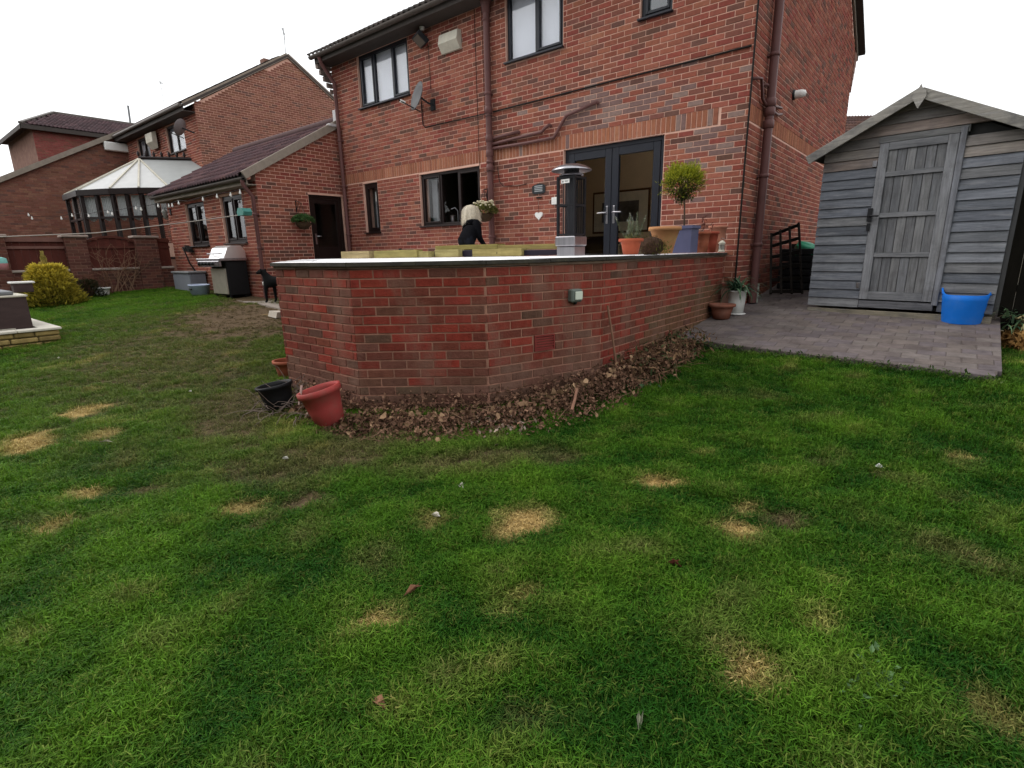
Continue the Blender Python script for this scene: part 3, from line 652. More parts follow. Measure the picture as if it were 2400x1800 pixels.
m = MB(); m.box((-2.75, 1.2, zr(-.45)), (-2.45, 1.9, zr(.12)), bev=.01); m.build('side_cabinet', mat('oak_cabinet', (.26, .2, .13), .6), house)
# roof
EAVE_N, EAVE_Z = .40, px_n(774.6, 122, .36).z - 1.6
roofm = MB(); rz = EAVE_Z + .06
e0, rd = V(0, EAVE_N, rz), V(0, -3.75, rz + 4.15 * TAN30)
for (yy0, yy1, zz0, zz1) in ((-EAVE_N, 3.75, zr(rz), zr(rz) + 4.15 * TAN30), (7.9, 3.75, zr(rz), zr(rz) + 4.15 * TAN30)):
    roofm.prism([(-9.42, yy0, zz0), (-9.42, yy1, zz1), (-9.42, yy1, zz1 - .06), (-9.42, yy0, zz0 - .06)], (9.58, 0, 0))
roof = roofm.build('roof', SOFFIT, house)
up = Vector((0, math.cos(math.pi / 6), math.sin(math.pi / 6)))
tile_field(roof, (-9.44, -EAVE_N - .05, zr(rz) - .015), (1, 0, 0), up, 32, 14, .30, .345, n=200, tones=((0.06, 0.05, 0.045), (0.07, 0.055, 0.05), (0.05, 0.045, 0.042)))
m = MB(); m.tube([(-9.42, 3.75, zr(rz) + 4.15 * TAN30 + .03), (.16, 3.75, zr(rz) + 4.15 * TAN30 + .03)], .11, 10); m.build('ridge', TILE_A, roof)
m = MB(); m.box((-9.34, -.36, zr(EAVE_Z) - .10), (.08, -.335, zr(EAVE_Z) + .06)); m.box((-9.34, -.335, zr(EAVE_Z) - .10), (.08, 0.0, zr(EAVE_Z) - .085)); m.build('fascia', SOFFIT, roof)
g = MB(); n = 8; prof = []
for k in range(n + 1):
    t = math.pi * k / n; prof.append((math.cos(t) * .058, -math.sin(t) * .058))
vs = []; fs = []
for x in (-9.40, .10):
    for (a, b) in prof: vs.append((x, -.36 - .06 + a, zr(EAVE_Z) + .035 + b))
    for (a, b) in prof[::-1]: vs.append((x, -.36 - .06 + a * .9, zr(EAVE_Z) + .035 + b * .9 + .001))
k = len(vs) // 2
for i in range(k): fs.append((i, (i + 1) % k, (i + 1) % k + k, i + k))
g.add(vs, fs); g.build('gutter', GUTTER, house)
m = MB()                                                   # stepped corbel under the left end of the eaves
for k in range(5):
    m.box((-9.36 + .02 * k, -.34 + .065 * k, zr(EAVE_Z) - .18 - .12 * k), (-9.265 + .001 * k, 0, zr(EAVE_Z) - .085 - .12 * k))
m.build('corbel', mat('corbel_render', (.2, .16, .14), .9, .3, 10), house)
m = MB(); m.box((.004, -.36, zr(EAVE_Z) + .02), (.05, 0, zr(EAVE_Z) + .2)); m.prism([(.0, -.4, zr(rz)), (0, 3.75, zr(rz) + 4.15 * TAN30), (0, 3.75, zr(rz) + 4.15 * TAN30 - .2), (0, -.4, zr(rz) - .16)], (.03, 0, 0)); m.prism([(.0, 7.9, zr(rz)), (0, 3.75, zr(rz) + 4.15 * TAN30), (0, 3.75, zr(rz) + 4.15 * TAN30 - .2), (0, 7.9, zr(rz) - .16)], (.03, 0, 0)); m.build('bargeboard', VERGE, roof)
m = MB()
for k in range(6): m.box((-.05, 7.5, zr(3.45) + .14 * k), (.02, 7.56 + .05 * k, zr(3.58) + .14 * k))
m.build('corbel', mat('far_corbel', (.22, .12, .09), .9, .3, 10), house)
# pipes
def pipe(parent, pts, r, m_=BROWNP, clips=(), name='downpipe', n=10):
    mb = MB(); mb.tube(pts, r, n); o = mb.build(name, m_, parent)
    for (c, ax) in clips:
        b = MB(); b.lathe(Vector(c) - Vector((0, 0, .025)), [(r + .002, 0), (r + .012, .004), (r + .012, .046), (r + .002, .05)], 10); b.bar(Vector(c), Vector(c) + Vector(ax), .09, .035); b.build('bracket', m_, o)
    return o
pn = -.085
pm_ = lambda x, y, n_=.085: px_n(x, y, n_)
sp = px_n(1146, 300, .085).x
pipe(house, [(sp, pn, zr(-.47)), (sp, pn, zr(4.12))], .056, clips=[((sp, pn, z), (0, .08, 0)) for z in (zr(.3), zr(1.62), zr(2.75), zr(3.9))])
m = MB(); m.lathe((sp, pn, zr(4.1)), [(.056, -.1), (.075, -.08), (.075, .0), (.11, .1), (.12, .2)], 12); m.build('hopper', BROWNP, house)
for z in (1.95, 2.42, 1.45, 1.7): 
    m = MB(); m.lathe((sp, pn, zr(z)), [(.057, 0), (.07, .01), (.07, .11), (.057, .12)], 12); m.build('pipe_socket', BROWNP, house)
def zp(L, n_=.05): return [px_n(1100 + x / 3.687, y / 3.687, n_) for x, y in L]
for L in ([(190, 1200), (300, 1170), (420, 1140)], [(190, 1248), (400, 1195), (625, 1140), (655, 1105), (690, 1080)], [(190, 1285), (500, 1235), (730, 1190), (775, 1110), (835, 1000), (960, 945), (1100, 885)]):
    pts = zp(L); pts.append(pts[-1] + Vector((0, .06, 0))); pipe(house, pts, .027, name='waste_pipe', n=8)
lp = px_n(795, 316, .08).x
pipe(house, [(lp - .02, -.40, zr(EAVE_Z) - .02), (lp - .02, -.36, zr(EAVE_Z) - .14), (lp, -.08, zr(EAVE_Z) - .5), (lp, -.08, zr(2.9)), (lp, -.08, zr(-.46))], .042, clips=[((lp, -.08, zr(z)), (0, .075, 0)) for z in (.5, 1.6, 2.6)])
def gp(x, y, s_=.09): return px_s(x, y, s_)
spn = -gp(1800, 330).y
pipe(house, [(.09, .66, zr(-.80)), (.09, .66, zr(5.2))], .058, clips=[((.09, .66, zr(z)), (-.085, 0, 0)) for z in (.05, 1.0, 2.55)])
for z in (1.62, 1.78, 1.9):
    m = MB(); m.lathe((.09, .66, zr(z)), [(.059, 0), (.075, .01), (.075, .1), (.059, .11)], 12); m.build('pipe_socket', BROWNP, house)
z6 = lambda L, s_: [px_s(1600 + x / 2.765, y / 2.765, s_) for x, y in L]
for L in ([(478, 505), (512, 508), (518, 640), (545, 690), (615, 745), (640, 740)], [(540, 548), (560, 555), (565, 650), (600, 690), (640, 700)]):
    pts = z6(L, .05); pts = [pts[0] + Vector((-.06, 0, 0))] + pts; pipe(house, pts, .02, name='waste_pipe', n=8)
# cables on the walls
zc = zr(2.49)
def cable(parent, pts, r=.010, name='cable'): m = MB(); m.tube(pts, r, 6); return m.build(name, CABLE, parent)
cable(house, [(sp + .06, -.024, zr(2.455)), (-3.2, -.024, zr(2.47)), (-2, -.024, zr(2.49)), (-.9, -.024, zr(2.495)), (-.02, -.024, zr(2.51))], .012)
cable(house, [(.015, -.022, zr(4.6)), (.018, -.022, zr(2.5)), (.015, -.022, zr(1.2)), (.018, -.022, zr(-.9))], .013)
cable(house, [(-6.28, -.022, zr(2.98)), (-6.26, -.022, zr(2.52)), (-6.2, -.022, zr(2.47)), (-5.2, -.022, zr(2.46)), (sp - .05, -.022, zr(2.455))], .010)
cable(house, [(sp - .33, -.02, zr(4.2)), (sp - .32, -.02, zr(1.4))], .005); cable(house, [(-6.0, -.02, zr(3.9)), (-5.98, -.02, zr(3.1))], .005); cable(house, [(sp - .16, -.02, zr(4.2)), (sp - .15, -.02, zr(2.46))], .004)
cable(house, [px_n(1150 + x / 3.687, 350 + y / 3.687, .022) for x, y in ((60, 150), (75, 280), (110, 320), (230, 315), (310, 300))], .006)
for z in (2.38, 1.46):                                        # loose wire ties round the pipe
    cable(house, [(sp - .16, -.07, zr(z) + .02), (sp - .05, -.15, zr(z) - .02), (sp + .05, -.15, zr(z)), (sp + .15, -.06, zr(z) - .03)], .004)

# ------------------------------------------------------------------ the single storey side extension
ext = thing('house_extension', 'single storey brick side extension with purple tiled lean roof and back door', 'extension', V(-11.8, 1, -.95))
XW, XN = -9.26, 2.09; XL = -14.36
DN0, DN1 = .02, .915
m = MB()
dop = [(XN - DN1, XN - DN0, zr(-.95), zr(1.385))]
SO = Vector((XW, -XN, 0))
panel(m, SO, (0, 1, 0), XN, zr(-1.4), zr(1.60), dop, .2)
rake = lambda n_: 3.02 - (n_ - .04) * (3.02 - 1.82) / 2.11
m.prism([(XW, -XN, zr(1.60)), (XW, 0, zr(1.60)), (XW, 0, zr(rake(0)) - .02), (XW, -XN, zr(rake(XN)) - .02)], (-.2, 0, 0))
EO = Vector((XL, -XN, 0)); e = lambda x, y: px_n(x, y, XN)
w1 = (e(434, 477).x, e(483, 470).x, .315, 1.375); w2 = (e(518, 463).x, e(572, 452).x, .335, 1.38)
w1 = (-13.15, -12.0, .315, 1.375); w2 = (-11.07, -9.98, .335, 1.38)
eops = [(a - XL, b - XL, zr(c), zr(d)) for a, b, c, d in (w1, w2)]
m2 = MB(); panel(m2, EO + Vector((0, 0, 0)), (1, 0, 0), XW - XL - .2, zr(-1.4), zr(1.62), eops, .2)
m.v, m.f, m.m, m.c, m.sm = m.v, m.f, m.m, m.c, m.sm
m.add(m2.v, m2.f); m.box((XL, -XN + .2, zr(-1.4)), (XL + .2, 2.0, zr(1.62))); m.build('wall', MORTAR, ext)
EB = Bricks()
EB.face(SO, (0, 1, 0), lay_bricks(SO, (0, 1, 0), XN, zr(-1.345), zr(3.0), dop, lambda a: zr(rake(XN - a)) - .03), TONES_HOUSE)
EB.face(EO, (1, 0, 0), lay_bricks(EO, (1, 0, 0), XW - XL, zr(-1.345), zr(1.60), eops), TONES_HOUSE)
EB.build(ext, BR_O, BR_A, 300)
for wd in (w1, w2):
    wn = window(ext, EO, (1, 0, 0), wd[0] - XL, wd[1] - XL, zr(wd[2]), zr(wd[3]), BROWNF, [1, 1], glass=glass_mat('dark_reflecting_glass', (.5, .52, .55), 1.5, .06), sashes=(0, 1), bar=.07)
    room(ext, EO, (1, 0, 0), wd[0] - XL - .1, wd[1] - XL + .1, zr(wd[2]) - .1, zr(wd[3]) + .1, .9, DARKROOM)
# back door
m = MB(); a0, a1 = -DN1, -DN0; x0 = XW - .06
for (ya, yb, za, zb) in ((a0, a0 + .07, -.9, 1.385), (a1 - .07, a1, -.9, 1.385), (a0 + .07, a1 - .07, 1.31, 1.385)): m.box((x0 - .06, ya, zr(za)), (x0, yb, zr(zb)), bev=.004)
m.build('door_frame', BROWNF, ext)
m = MB(); ya, yb = a0 + .075, a1 - .075
for (p, q, za, zb) in ((ya, ya + .1, -.85, 1.305), (yb - .1, yb, -.85, 1.305), (ya + .1, yb - .1, 1.2, 1.305), (ya + .1, yb - .1, -.85, .22)): m.box((x0 - .055, p, zr(za)), (x0 - .005, q, zr(zb)), bev=.004)
d = m.build('door', BROWNF, ext)
m = MB(); m.box((x0 - .035, ya + .095, zr(.215)), (x0 - .028, yb - .095, zr(1.205))); m.build('pane', GLASS, d)
m = MB(); m.box((x0 - .006, ya + .035, zr(.28)), (x0 + .006, ya + .07, zr(.52))); m.tube([(x0, ya + .05, zr(.46)), (x0 + .05, ya + .05, zr(.46)), (x0 + .05, ya + .17, zr(.46))], .01, 6); m.build('handle', CHROME, d)
room(ext, SO, (0, 1, 0), XN - DN1 - .05, XN - DN0 + .05, zr(-.9), zr(1.45), 1.2, DARKROOM)
# extension roof
sl = math.atan2(1.20, 2.11); up = Vector((0, math.cos(sl), math.sin(sl))); n_e = 2.36; z_e = rake(n_e) - .0
m = MB(); m.prism([(XL - .2, -n_e, zr(z_e) - .04), (XL - .2, .06, zr(rake(-.06)) - .04), (XL - .2, .06, zr(rake(-.06)) - .10), (XL - .2, -n_e, zr(z_e) - .10)], (XW - XL + .26, 0, 0))
m.prism([(XL - .2, .06, zr(rake(-.06)) - .04), (XL - .2, 2.4, zr(1.8)), (XL - .2, 2.4, zr(1.74)), (XL - .2, .06, zr(rake(-.06)) - .10)], (XW - XL + .19, 0, 0))
roof2 = m.build('roof', SOFFIT, ext)
tile_field(roof2, (XL - .2, -n_e - .06, zr(z_e) - .06), (1, 0, 0), up, 18, 8, .295, .345, tones=((0.082, 0.042, 0.047), (0.095, 0.05, 0.05), (0.07, 0.04, 0.045)))
m = MB(); m.tube([(XL - .2, .06, zr(rake(-.06)) + .0), (XW, .06, zr(rake(-.06)) + .0)], .10, 10); m.build('ridge', mat('purple_ridge_tile', (.085, .05, .05), .85, .2, 8), roof2)
m = MB(); P0, P1 = Vector((XW + .055, -n_e, zr(z_e) - .05)), Vector((XW + .055, .0, zr(rake(0)) - .05))
m.bar(P0, P1, .06, .16, (0, 0, 1), bev=.006); m.build('verge_board', VERGE, roof2)
m = MB(); m.box((XL - .2, -n_e + .06, zr(z_e) - .22), (XW + .02, -n_e + .085, zr(z_e) - .06)); m.box((XL - .2, -n_e + .085, zr(z_e) - .22), (XW + .02, -XN, zr(z_e) - .205)); m.build('fascia', VERGE, roof2)
g = MB(); vs = []; fs = []
for x in (XL - .22, XW + .07):
    for (a, b) in prof: vs.append((x, -n_e + .0 + a, zr(z_e) - .09 + b))
    for (a, b) in prof[::-1]: vs.append((x, -n_e + .0 + a * .9, zr(z_e) - .09 + b * .9 + .001))
for i in range(k := len(vs) // 2): fs.append((i, (i + 1) % k, (i + 1) % k + k, i + k))
g.add(vs, fs); g.build('gutter', GUTTER, ext)
pipe(ext, [(XW - .02, -n_e, zr(z_e) - .14), (XW - .02, -n_e, zr(z_e) - .22), (XW - .07, -XN - .07, zr(z_e) - .45), (XW - .07, -XN - .07, zr(-.9))], .042, clips=[((XW - .07, -XN - .07, zr(z)), (0, .065, 0)) for z in (.2, .9)])
m = MB(); m.box((XW - .02, -.26, zr(2.90)), (XW + .12, -.02, zr(2.96)), bev=.01); m.box((XW - .03, -.06, zr(3.0)), (XW + .09, .06, zr(3.28)), bev=.008); m.build('lead_flashing', mat('pale_lead', (.48, .46, .46), .5, .15, 6), ext)
# ------------------------------------------------------------------ neighbouring buildings
def px_z(x, y, z):                     # z measured from the eye
    d = ray(x, y); return CAM + d * (z / d.z)
SB = -17.0
nb = thing('neighbour_house', 'brick house next door to the left with its plain gable towards the terrace', 'house', V(-20.5, -3.5, -.5))
m = MB(); G = [(-.10, 1.0), (-.10, 4.80), (-3.47, 6.86), (-6.9, 4.80), (-6.9, 1.0)]
m.prism([V(SB, n_, z_) for n_, z_ in [(-.10, -.6), (-.10, 4.80), (-3.47, 6.86), (-6.9, 4.80), (-6.9, -.6)]][::-1], (-.25, 0, 0))
bl = (px_n(385, 285, -.1), px_n(425, 272, -.1), px_n(425, 362, -.1))
bo = [(bl[0].x + 24.5, bl[1].x + 24.5, bl[2].z + .1, bl[1].z - .12)]
b2 = px_n(318, 318, -.1).x, px_n(345, 308, -.1).x
bo.append((b2[0] + 24.5, b2[1] + 24.5, bo[0][2], bo[0][3]))
BO = Vector((-24.5, .10, 0)); panel(m, BO, (1, 0, 0), 24.5 + SB - .25, zr(-.6), zr(4.8), bo, .25)
m.build('wall', MORTAR, nb)
NB = Bricks()
NB.face(Vector((SB, .10, 0)), (0, 1, 0), lay_bricks(0, 0, 6.8, zr(1.2), zr(6.9), (), lambda a: zr(4.78) + min(a, 6.8 - a) * 2.06 / 3.4), TONES_DULL)
NB.face(BO, (1, 0, 0), lay_bricks(0, 0, 24.5 + SB, zr(.6), zr(4.78), bo), TONES_HOUSE)
NB.build(nb, BR_O, BR_A, 0)
for o in bo:
    window(nb, BO, (1, 0, 0), o[0], o[1], o[2], o[3], BROWNF, [1, 1], blind=mat('grey_curtain', (.35, .34, .36), .9), glass=GLASS_R, bar=.07)
m = MB(); t30 = 2.06 / 3.4
m.prism([(-24.6, -.25, zr(4.72)), (-24.6, 3.47, zr(6.98)), (-24.6, 7.2, zr(4.72)), (-24.6, 7.2, zr(4.64)), (-24.6, 3.47, zr(6.9)), (-24.6, -.25, zr(4.64))], (24.6 + SB + .06, 0, 0))
nroof = m.build('roof', SOFFIT, nb)
tile_field(nroof, (-24.6, -.30, zr(4.73)), (1, 0, 0), Vector((0, 3.72, 2.26)), 25, 12, .30, .345, n=0, tones=((0.075, 0.05, 0.045), (0.06, 0.045, 0.042)))
m = MB()
for (ya, yb) in ((-.25, 3.47), (7.2, 3.47)): m.bar((SB + .03, ya, zr(4.70)), (SB + .03, yb, zr(6.96)), .05, .14, (0, 0, 1))
m.build('verge_board', VERGE, nroof)
m = MB(); m.box((-24.4, -.27, zr(4.52)), (SB, -.24, zr(4.70))); m.box((-24.4, -.24, zr(4.52)), (SB, .1, zr(4.54))); m.build('fascia', SOFFIT, nroof)
m = MB(); m.tube([(-24.4, -.33, zr(4.68)), (SB, -.33, zr(4.68))], .055, 8); m.build('gutter', GUTTER, nb)
m = MB(); m.box((-18.6, 3.3, zr(6.85)), (-18.3, 3.65, zr(7.12))); m.build('chimney', MORTAR_B, nroof)
def aerial(name, label, base, h, els=6):
    m = MB(); b = Vector(base); m.tube([b, b + Vector((0, 0, h))], .010, 6); t = b + Vector((0, 0, h - .1))
    ax = Vector((.8, -.6, 0)).normalized(); sd = Vector((.6, .8, 0))
    m.tube([t - ax * .3, t + ax * .35], .008, 6)
    for k in range(els): c = t + ax * (-.25 + .1 * k); m.tube([c - sd * .13, c + sd * .13], .005, 5)
    m.tube([t - ax * .2, t - ax * .2 - Vector((0, 0, .2))], .006, 5)
    return tag(m.build(name, BLACKM), label, 'aerial', 'rooftop television aerials')
aerial('television_aerial', 'thin television aerial above the gable peak of the neighbouring house', V(-17.1, -3.5, 6.9), .95)
aerial('television_aerial', 'small television aerial standing over the neighbour roof behind the chimney stub', px_d(384, 242, 25), 1.0, 4)
# gabled wing of the neighbour house
wg = thing('neighbour_wing', 'brown brick wing with sloping parapet left of the glazed conservatory', 'building', V(-24.5, 4, -.5))
SW = -23.9; wr = lambda n_: 4.86 - .538 * n_
m = MB(); m.prism([V(SW, n_, z_) for n_, z_ in [(7.5, -.8), (7.5, wr(7.5)), (-.1, wr(-.1)), (-.1, -.8)]][::-1], (-.3, 0, 0)); m.build('wall', MORTAR_B, wg)
WB = Bricks(); WB.face(Vector((SW, -7.5, 0)), (0, 1, 0), lay_bricks(0, 0, 7.6, zr(-.5), zr(4.9), (), lambda a: zr(wr(7.5 - a)) - .02), TONES_DULL); WB.build(wg, BR_O, BR_A, 0)
m = MB(); m.bar(V(SW + .02, 7.6, wr(7.6) + .05), V(SW + .02, -.1, wr(-.1) + .05), .3, .16, (0, 0, 1)); m.build('verge_board', VERGE, wg)
m = MB(); m.prism([V(SW, 7.6, wr(7.6) + .02), V(SW, -.1, wr(-.1) + .02), V(SW, -.1, wr(-.1) - .05), V(SW, 7.6, wr(7.6) - .05)], (-5, 0, 0)); m.build('roof', TILE_A, wg)
# house with the pink gable far left
hc = thing('distant_house', 'distant house with purple tiled roof and reddish side wall at far left', 'house', V(-36, -3, -.5))
ez = px_s(150, 303, -33).z; r0 = px_s(125, 265, -36); m = MB(); rzz = r0.z
m.box((-39, -.95, 0), (-33, 8, ez)); m.build('wall', MORTAR_B, hc)
CB = Bricks(); CB.face(Vector((-33, -.95, 0)), (0, 1, 0), lay_bricks(0, 0, 8.9, ez - 2.6, ez - .05), [((.22, .062, .055), 3), ((.2, .075, .06), 2), ((.25, .075, .065), 2)]); CB.build(hc, BR_O, BR_A, 0)
dz_ = rzz - ez; ze_ = ez - .05; ry0 = r0.y
m = MB(); vs = [(-32.6, -1.4, ze_), (-39.4, -1.4, ze_), (-36, ry0, rzz), (-36, 8.2, rzz), (-32.6, 8.2, ze_), (-39.4, 8.2, ze_)]
m.add(vs, [(1, 0, 2), (0, 4, 3, 2), (1, 2, 3, 5), (0, 1, 5, 4), (4, 5, 3)]); cr = m.build('roof', TILE_A and mat('dark_purple_tile', (.07, .045, .048), .85, .3, 6), hc)
slp = Vector((-3.4, 0, rzz - ze_)); lnr = slp.length; run = ry0 + 1.4
tile_field(cr, (-32.58, -1.42, ze_ + .015), (0, 1, 0), slp, 31, int(lnr / .345), .31, .345, n=0, tones=((0.085, 0.052, 0.056), (0.07, 0.046, 0.05)), skip=lambda k, r: k * .31 < run * r * .345 / lnr + .1)
m = MB(); m.bar((-32.6, -1.4, ze_ + .03), (-36, ry0, rzz + .04), .16, .10); m.tube([(-36, ry0, rzz), (-36, 8, rzz)], .1, 8); m.build('ridge', GUTTER, cr)
m = MB(); m.box((-32.7, -1.38, ze_ - .2), (-32.6, 8, ze_ - .01)); m.box((-39.3, -1.42, ze_ - .2), (-32.7, -1.36, ze_ - .01)); m.build('fascia', SOFFIT, cr)
m = MB(); m.tube([px_d(300, 248, 36), px_d(306, 292, 36)], .07, 6); tag(m.build('flue_pipe', GREYP), 'slim grey flue pipe sticking up over the distant purple roof', 'flue')
# tiled roof seen behind the shed
hd = thing('far_roof_house', 'house behind the shed with only its brown tiled roof showing', 'house', px_d(2030, 560, 26))
a, b = px_d(1900, 277, 26), px_d(2330, 277, 26); b.z = a.z; dr = (b - a).normalized(); bk = Vector((-dr.y, dr.x, 0)); m = MB(); ee = a - bk * 3.2 - Vector((0, 0, 1.9))
m.prism([ee, a, a + bk * 3.2 - Vector((0, 0, 1.9))], dr * (b - a).length); hr = m.build('roof', SOFFIT, hd)
tile_field(hr, ee + Vector((0, 0, .02)), dr, (a - ee), 32, 11, .30, .345, n=0, tones=((0.09, 0.05, 0.04), (0.075, 0.045, 0.04)))
m = MB(); q = ee + bk * .3; m.prism([q - Vector((0, 0, 4.5)), q + dr * 9.5 - Vector((0, 0, 4.5)), q + dr * 9.5, q], bk * 5.8); m.build('wall', MORTAR_B, hd)

# ------------------------------------------------------------------ conservatory
cv = thing('conservatory', 'dark framed glass conservatory with pale ribbed roof beside the brick wing', 'conservatory', V(-18, 1.5, -.6))
ZE = 2.05
cp = [px_z(150, 458, ZE), px_z(182, 446, ZE), px_z(257, 442, ZE), px_z(325, 440, ZE), px_z(396, 440, ZE)]
ap, bk_ = px_z(326, 373, 3.2), px_z(402, 375, 3.2)
bk_ = ap + (bk_ - ap).normalized() * 2.0; bk_.z = ap.z
end = Vector((cp[4].x + 1.0, .05, cp[4].z))
POLY = mat('polycarbonate_sheet', (.66, .66, .65), .45, .08, 3, trans=.35); POLYG = mat('reflection_grey_sheet', (.42, .43, .42), .4, .08, 3, trans=.3)  # grey copy: the right slope's reflection is put into the sheet colour
for (p, q, mt) in ((cp[0], cp[1], POLY), (cp[1], cp[2], POLY), (cp[2], cp[3], POLY), (cp[3], cp[4], POLY)):
    m = MB(); nrm = (q - p).cross(ap - p).normalized(); m.prism([p, q, ap], nrm * -.03); m.build('roof_panel', mt, cv)
m = MB(); m.prism([cp[4], end, bk_, ap], (0, 0, -.03)); m.build('roof_panel', POLYG, cv)
for p in cp: 
    m = MB(); m.bar(p + Vector((0, 0, .02)), ap + Vector((0, 0, .02)), .045, .04); m.build('glazing_bar', WHITED, cv)
m = MB(); m.tube([ap + Vector((0, 0, .04)), bk_ + Vector((0, 0, .04))], .06, 6)
for k in range(9):
    c = ap.lerp(bk_, k / 9) + Vector((0, 0, .1)); m.lathe(c, [(.03, 0), (.05, .08), (.0, .17)], 6)
m.build('ridge_cresting', BROWNF, cv)
def seg(p, q, npan, curtains=True):
    L = (q - p).length; u = (q - p); u.z = 0; u = u.normalized(); inw = Vector((0, 0, 1)).cross(u)
    def P(a, d, z): r = p + u * a + inw * d; r.z = zr(z); return r
    def bx(mb, a0, a1, d0, d1, c0, c1): mb.obox(P((a0 + a1) / 2, (d0 + d1) / 2, (c0 + c1) / 2), u * ((a1 - a0) / 2), inw * ((d1 - d0) / 2), Vector((0, 0, (c1 - c0) / 2)))
    m = MB(); bx(m, 0, L, .0, .2, -.9, .0); m.build('dwarf_wall', MORTAR_B, cv)
    m = MB(); bx(m, 0, L, -.06, .12, ZE - .16, ZE + .0); m.build('eaves_beam', BROWNF, cv)
    m = MB(); bx(m, 0, L, .02, .1, 0, .07); bx(m, 0, L, .02, .1, 1.22, 1.28)
    for k in range(npan + 1): a = L * k / npan; bx(m, a - .045, a + .045, .01, .11, .0, ZE - .16)
    m.build('window_frame', BROWNF, cv)
    for k in range(npan):
        a0, a1 = L * k / npan + .045, L * (k + 1) / npan - .045
        m = MB(); bx(m, a0, a1, .055, .062, .07, ZE - .16); m.build('pane', GLASS, cv)
        if curtains:
            m = MB(); w_ = a1 - a0; n_ = 7
            for (b0, b1, zz) in ((a0, a0 + w_ * .48, 1.15), (a0 + w_ * .52, a1, 1.22)):
                for i in range(n_): t0, t1 = b0 + (b1 - b0) * i / n_, b0 + (b1 - b0) * (i + 1) / n_; bx(m, t0, t1, .14 + .02 * (i % 2), .16 + .02 * (i % 2), zz + .10 * abs(i / n_ - .5), ZE - .18)
            m.build('lace_curtain', mat('lace', (.52, .52, .52), .9, .3, 30), cv)
seg(cp[0], cp[1], 2); seg(cp[1], cp[2], 2); seg(cp[2], cp[3], 2); seg(cp[3], cp[4], 2); seg(cp[4], end, 2, False)
m = MB(); m.prism([(p.x, p.y, zr(-.9)) for p in cp + [end]][::-1], (0, 0, .3)); m.build('floor', SOIL, cv)

# ------------------------------------------------------------------ boundary wall on the left
bw = thing('boundary_wall', 'low brick boundary wall with piers and red brown timber panels along the left', 'garden wall', V(-14.55, 4.5, -1.1))
SBW = -14.45
yb = lambda x: -px_s(x, 600, SBW).y           # n of a pixel column on the wall face
piers = [(yb(160) + .02, yb(208)), (yb(322), yb(372)), (yb(18) + .9, yb(18))]
m = MB(); m.box(V(SBW - .2, 8.5, -1.3), V(SBW, 2.12, -.24)); m.build('wall', MORTAR_B, bw)
LB = Bricks(); LB.face(V(SBW, 8.5, -1.6), (0, 1, 0), lay_bricks(0, 0, 6.35, zr(-1.0), zr(-.25)), TONES_BND)
for (n1, n0) in piers:
    m = MB(); m.box(V(SBW - .27, n1, -1.3), V(SBW + .07, n0, .56)); m.build('pier', MORTAR_B, bw)
    LB.face(V(SBW + .07, n1, 0), (0, 1, 0), lay_bricks(0, 0, n1 - n0, zr(-1.0), zr(.55)), TONES_BND); LB.face(V(SBW - .27, n1, 0), (1, 0, 0), lay_bricks(0, 0, .34, zr(-1.0), zr(.55)), TONES_BND)
    m = MB(); m.box(V(SBW - .32, n1 + .05, .56), V(SBW + .12, n0 - .05, .62), bev=.015); m.build('pier_cap', mat('stone_cap', (.28, .22, .19), .9, .2, 6), bw)
LB.build(bw, BR_O, BR_A, 300)
gaps = [(piers[0][1], piers[1][0]), (piers[2][1], piers[0][0]), (piers[1][1], 2.14)]
FENCE = mat('red_brown_stain', tone='obj', rough=.8, var=.2, scale=5, bump=.2, bscale=50, stretch=(1, 1, .3))
for gi, (na, nb_) in enumerate(gaps):
    if na < nb_: na, nb_ = nb_, na
    w_ = na - nb_
    m = MB(); m.box(V(SBW - .24, na, -.24), V(SBW + .04, nb_, -.185), bev=.01); m.build('coping', mat('pale_coping', (.36, .3, .26), .9, .2, 5), bw)
    nb2 = max(2, int(w_ / .13))
    for k in range(nb2):
        c0, c1 = nb_ + w_ * k / nb2, nb_ + w_ * (k + 1) / nb2; t = (k + .5) / nb2 * 2 - 1
        top = .46 if gi else .44 + .12 * (1 - t * t)
        m = MB(); m.box(V(SBW - .12 + .012 * (k % 2), c1, -.185), V(SBW - .10 + .012 * (k % 2), c0 + .004, top)); o = m.build('fence_board', FENCE, bw); q = random.uniform(.8, 1.2); o.color = (.085 * q, .024 * q, .018 * q, 1)
    m = MB()
    if gi == 0:
        pts = [V(SBW - .1, nb_ + w_ * i / 10, .47 + .12 * (1 - (i / 5 - 1) ** 2)) for i in range(11)]
        for i in range(10): m.bar(pts[i], pts[i + 1], .09, .05)
    else: m.box(V(SBW - .16, na, .46), V(SBW - .04, nb_, .56))
    m.box(V(SBW - .09, na, .30), V(SBW - .06, nb_, .36)); o = m.build('rail', FENCE, bw); o.color = (.17, .085, .07, 1) if gi == 1 else (.09, .03, .022, 1)

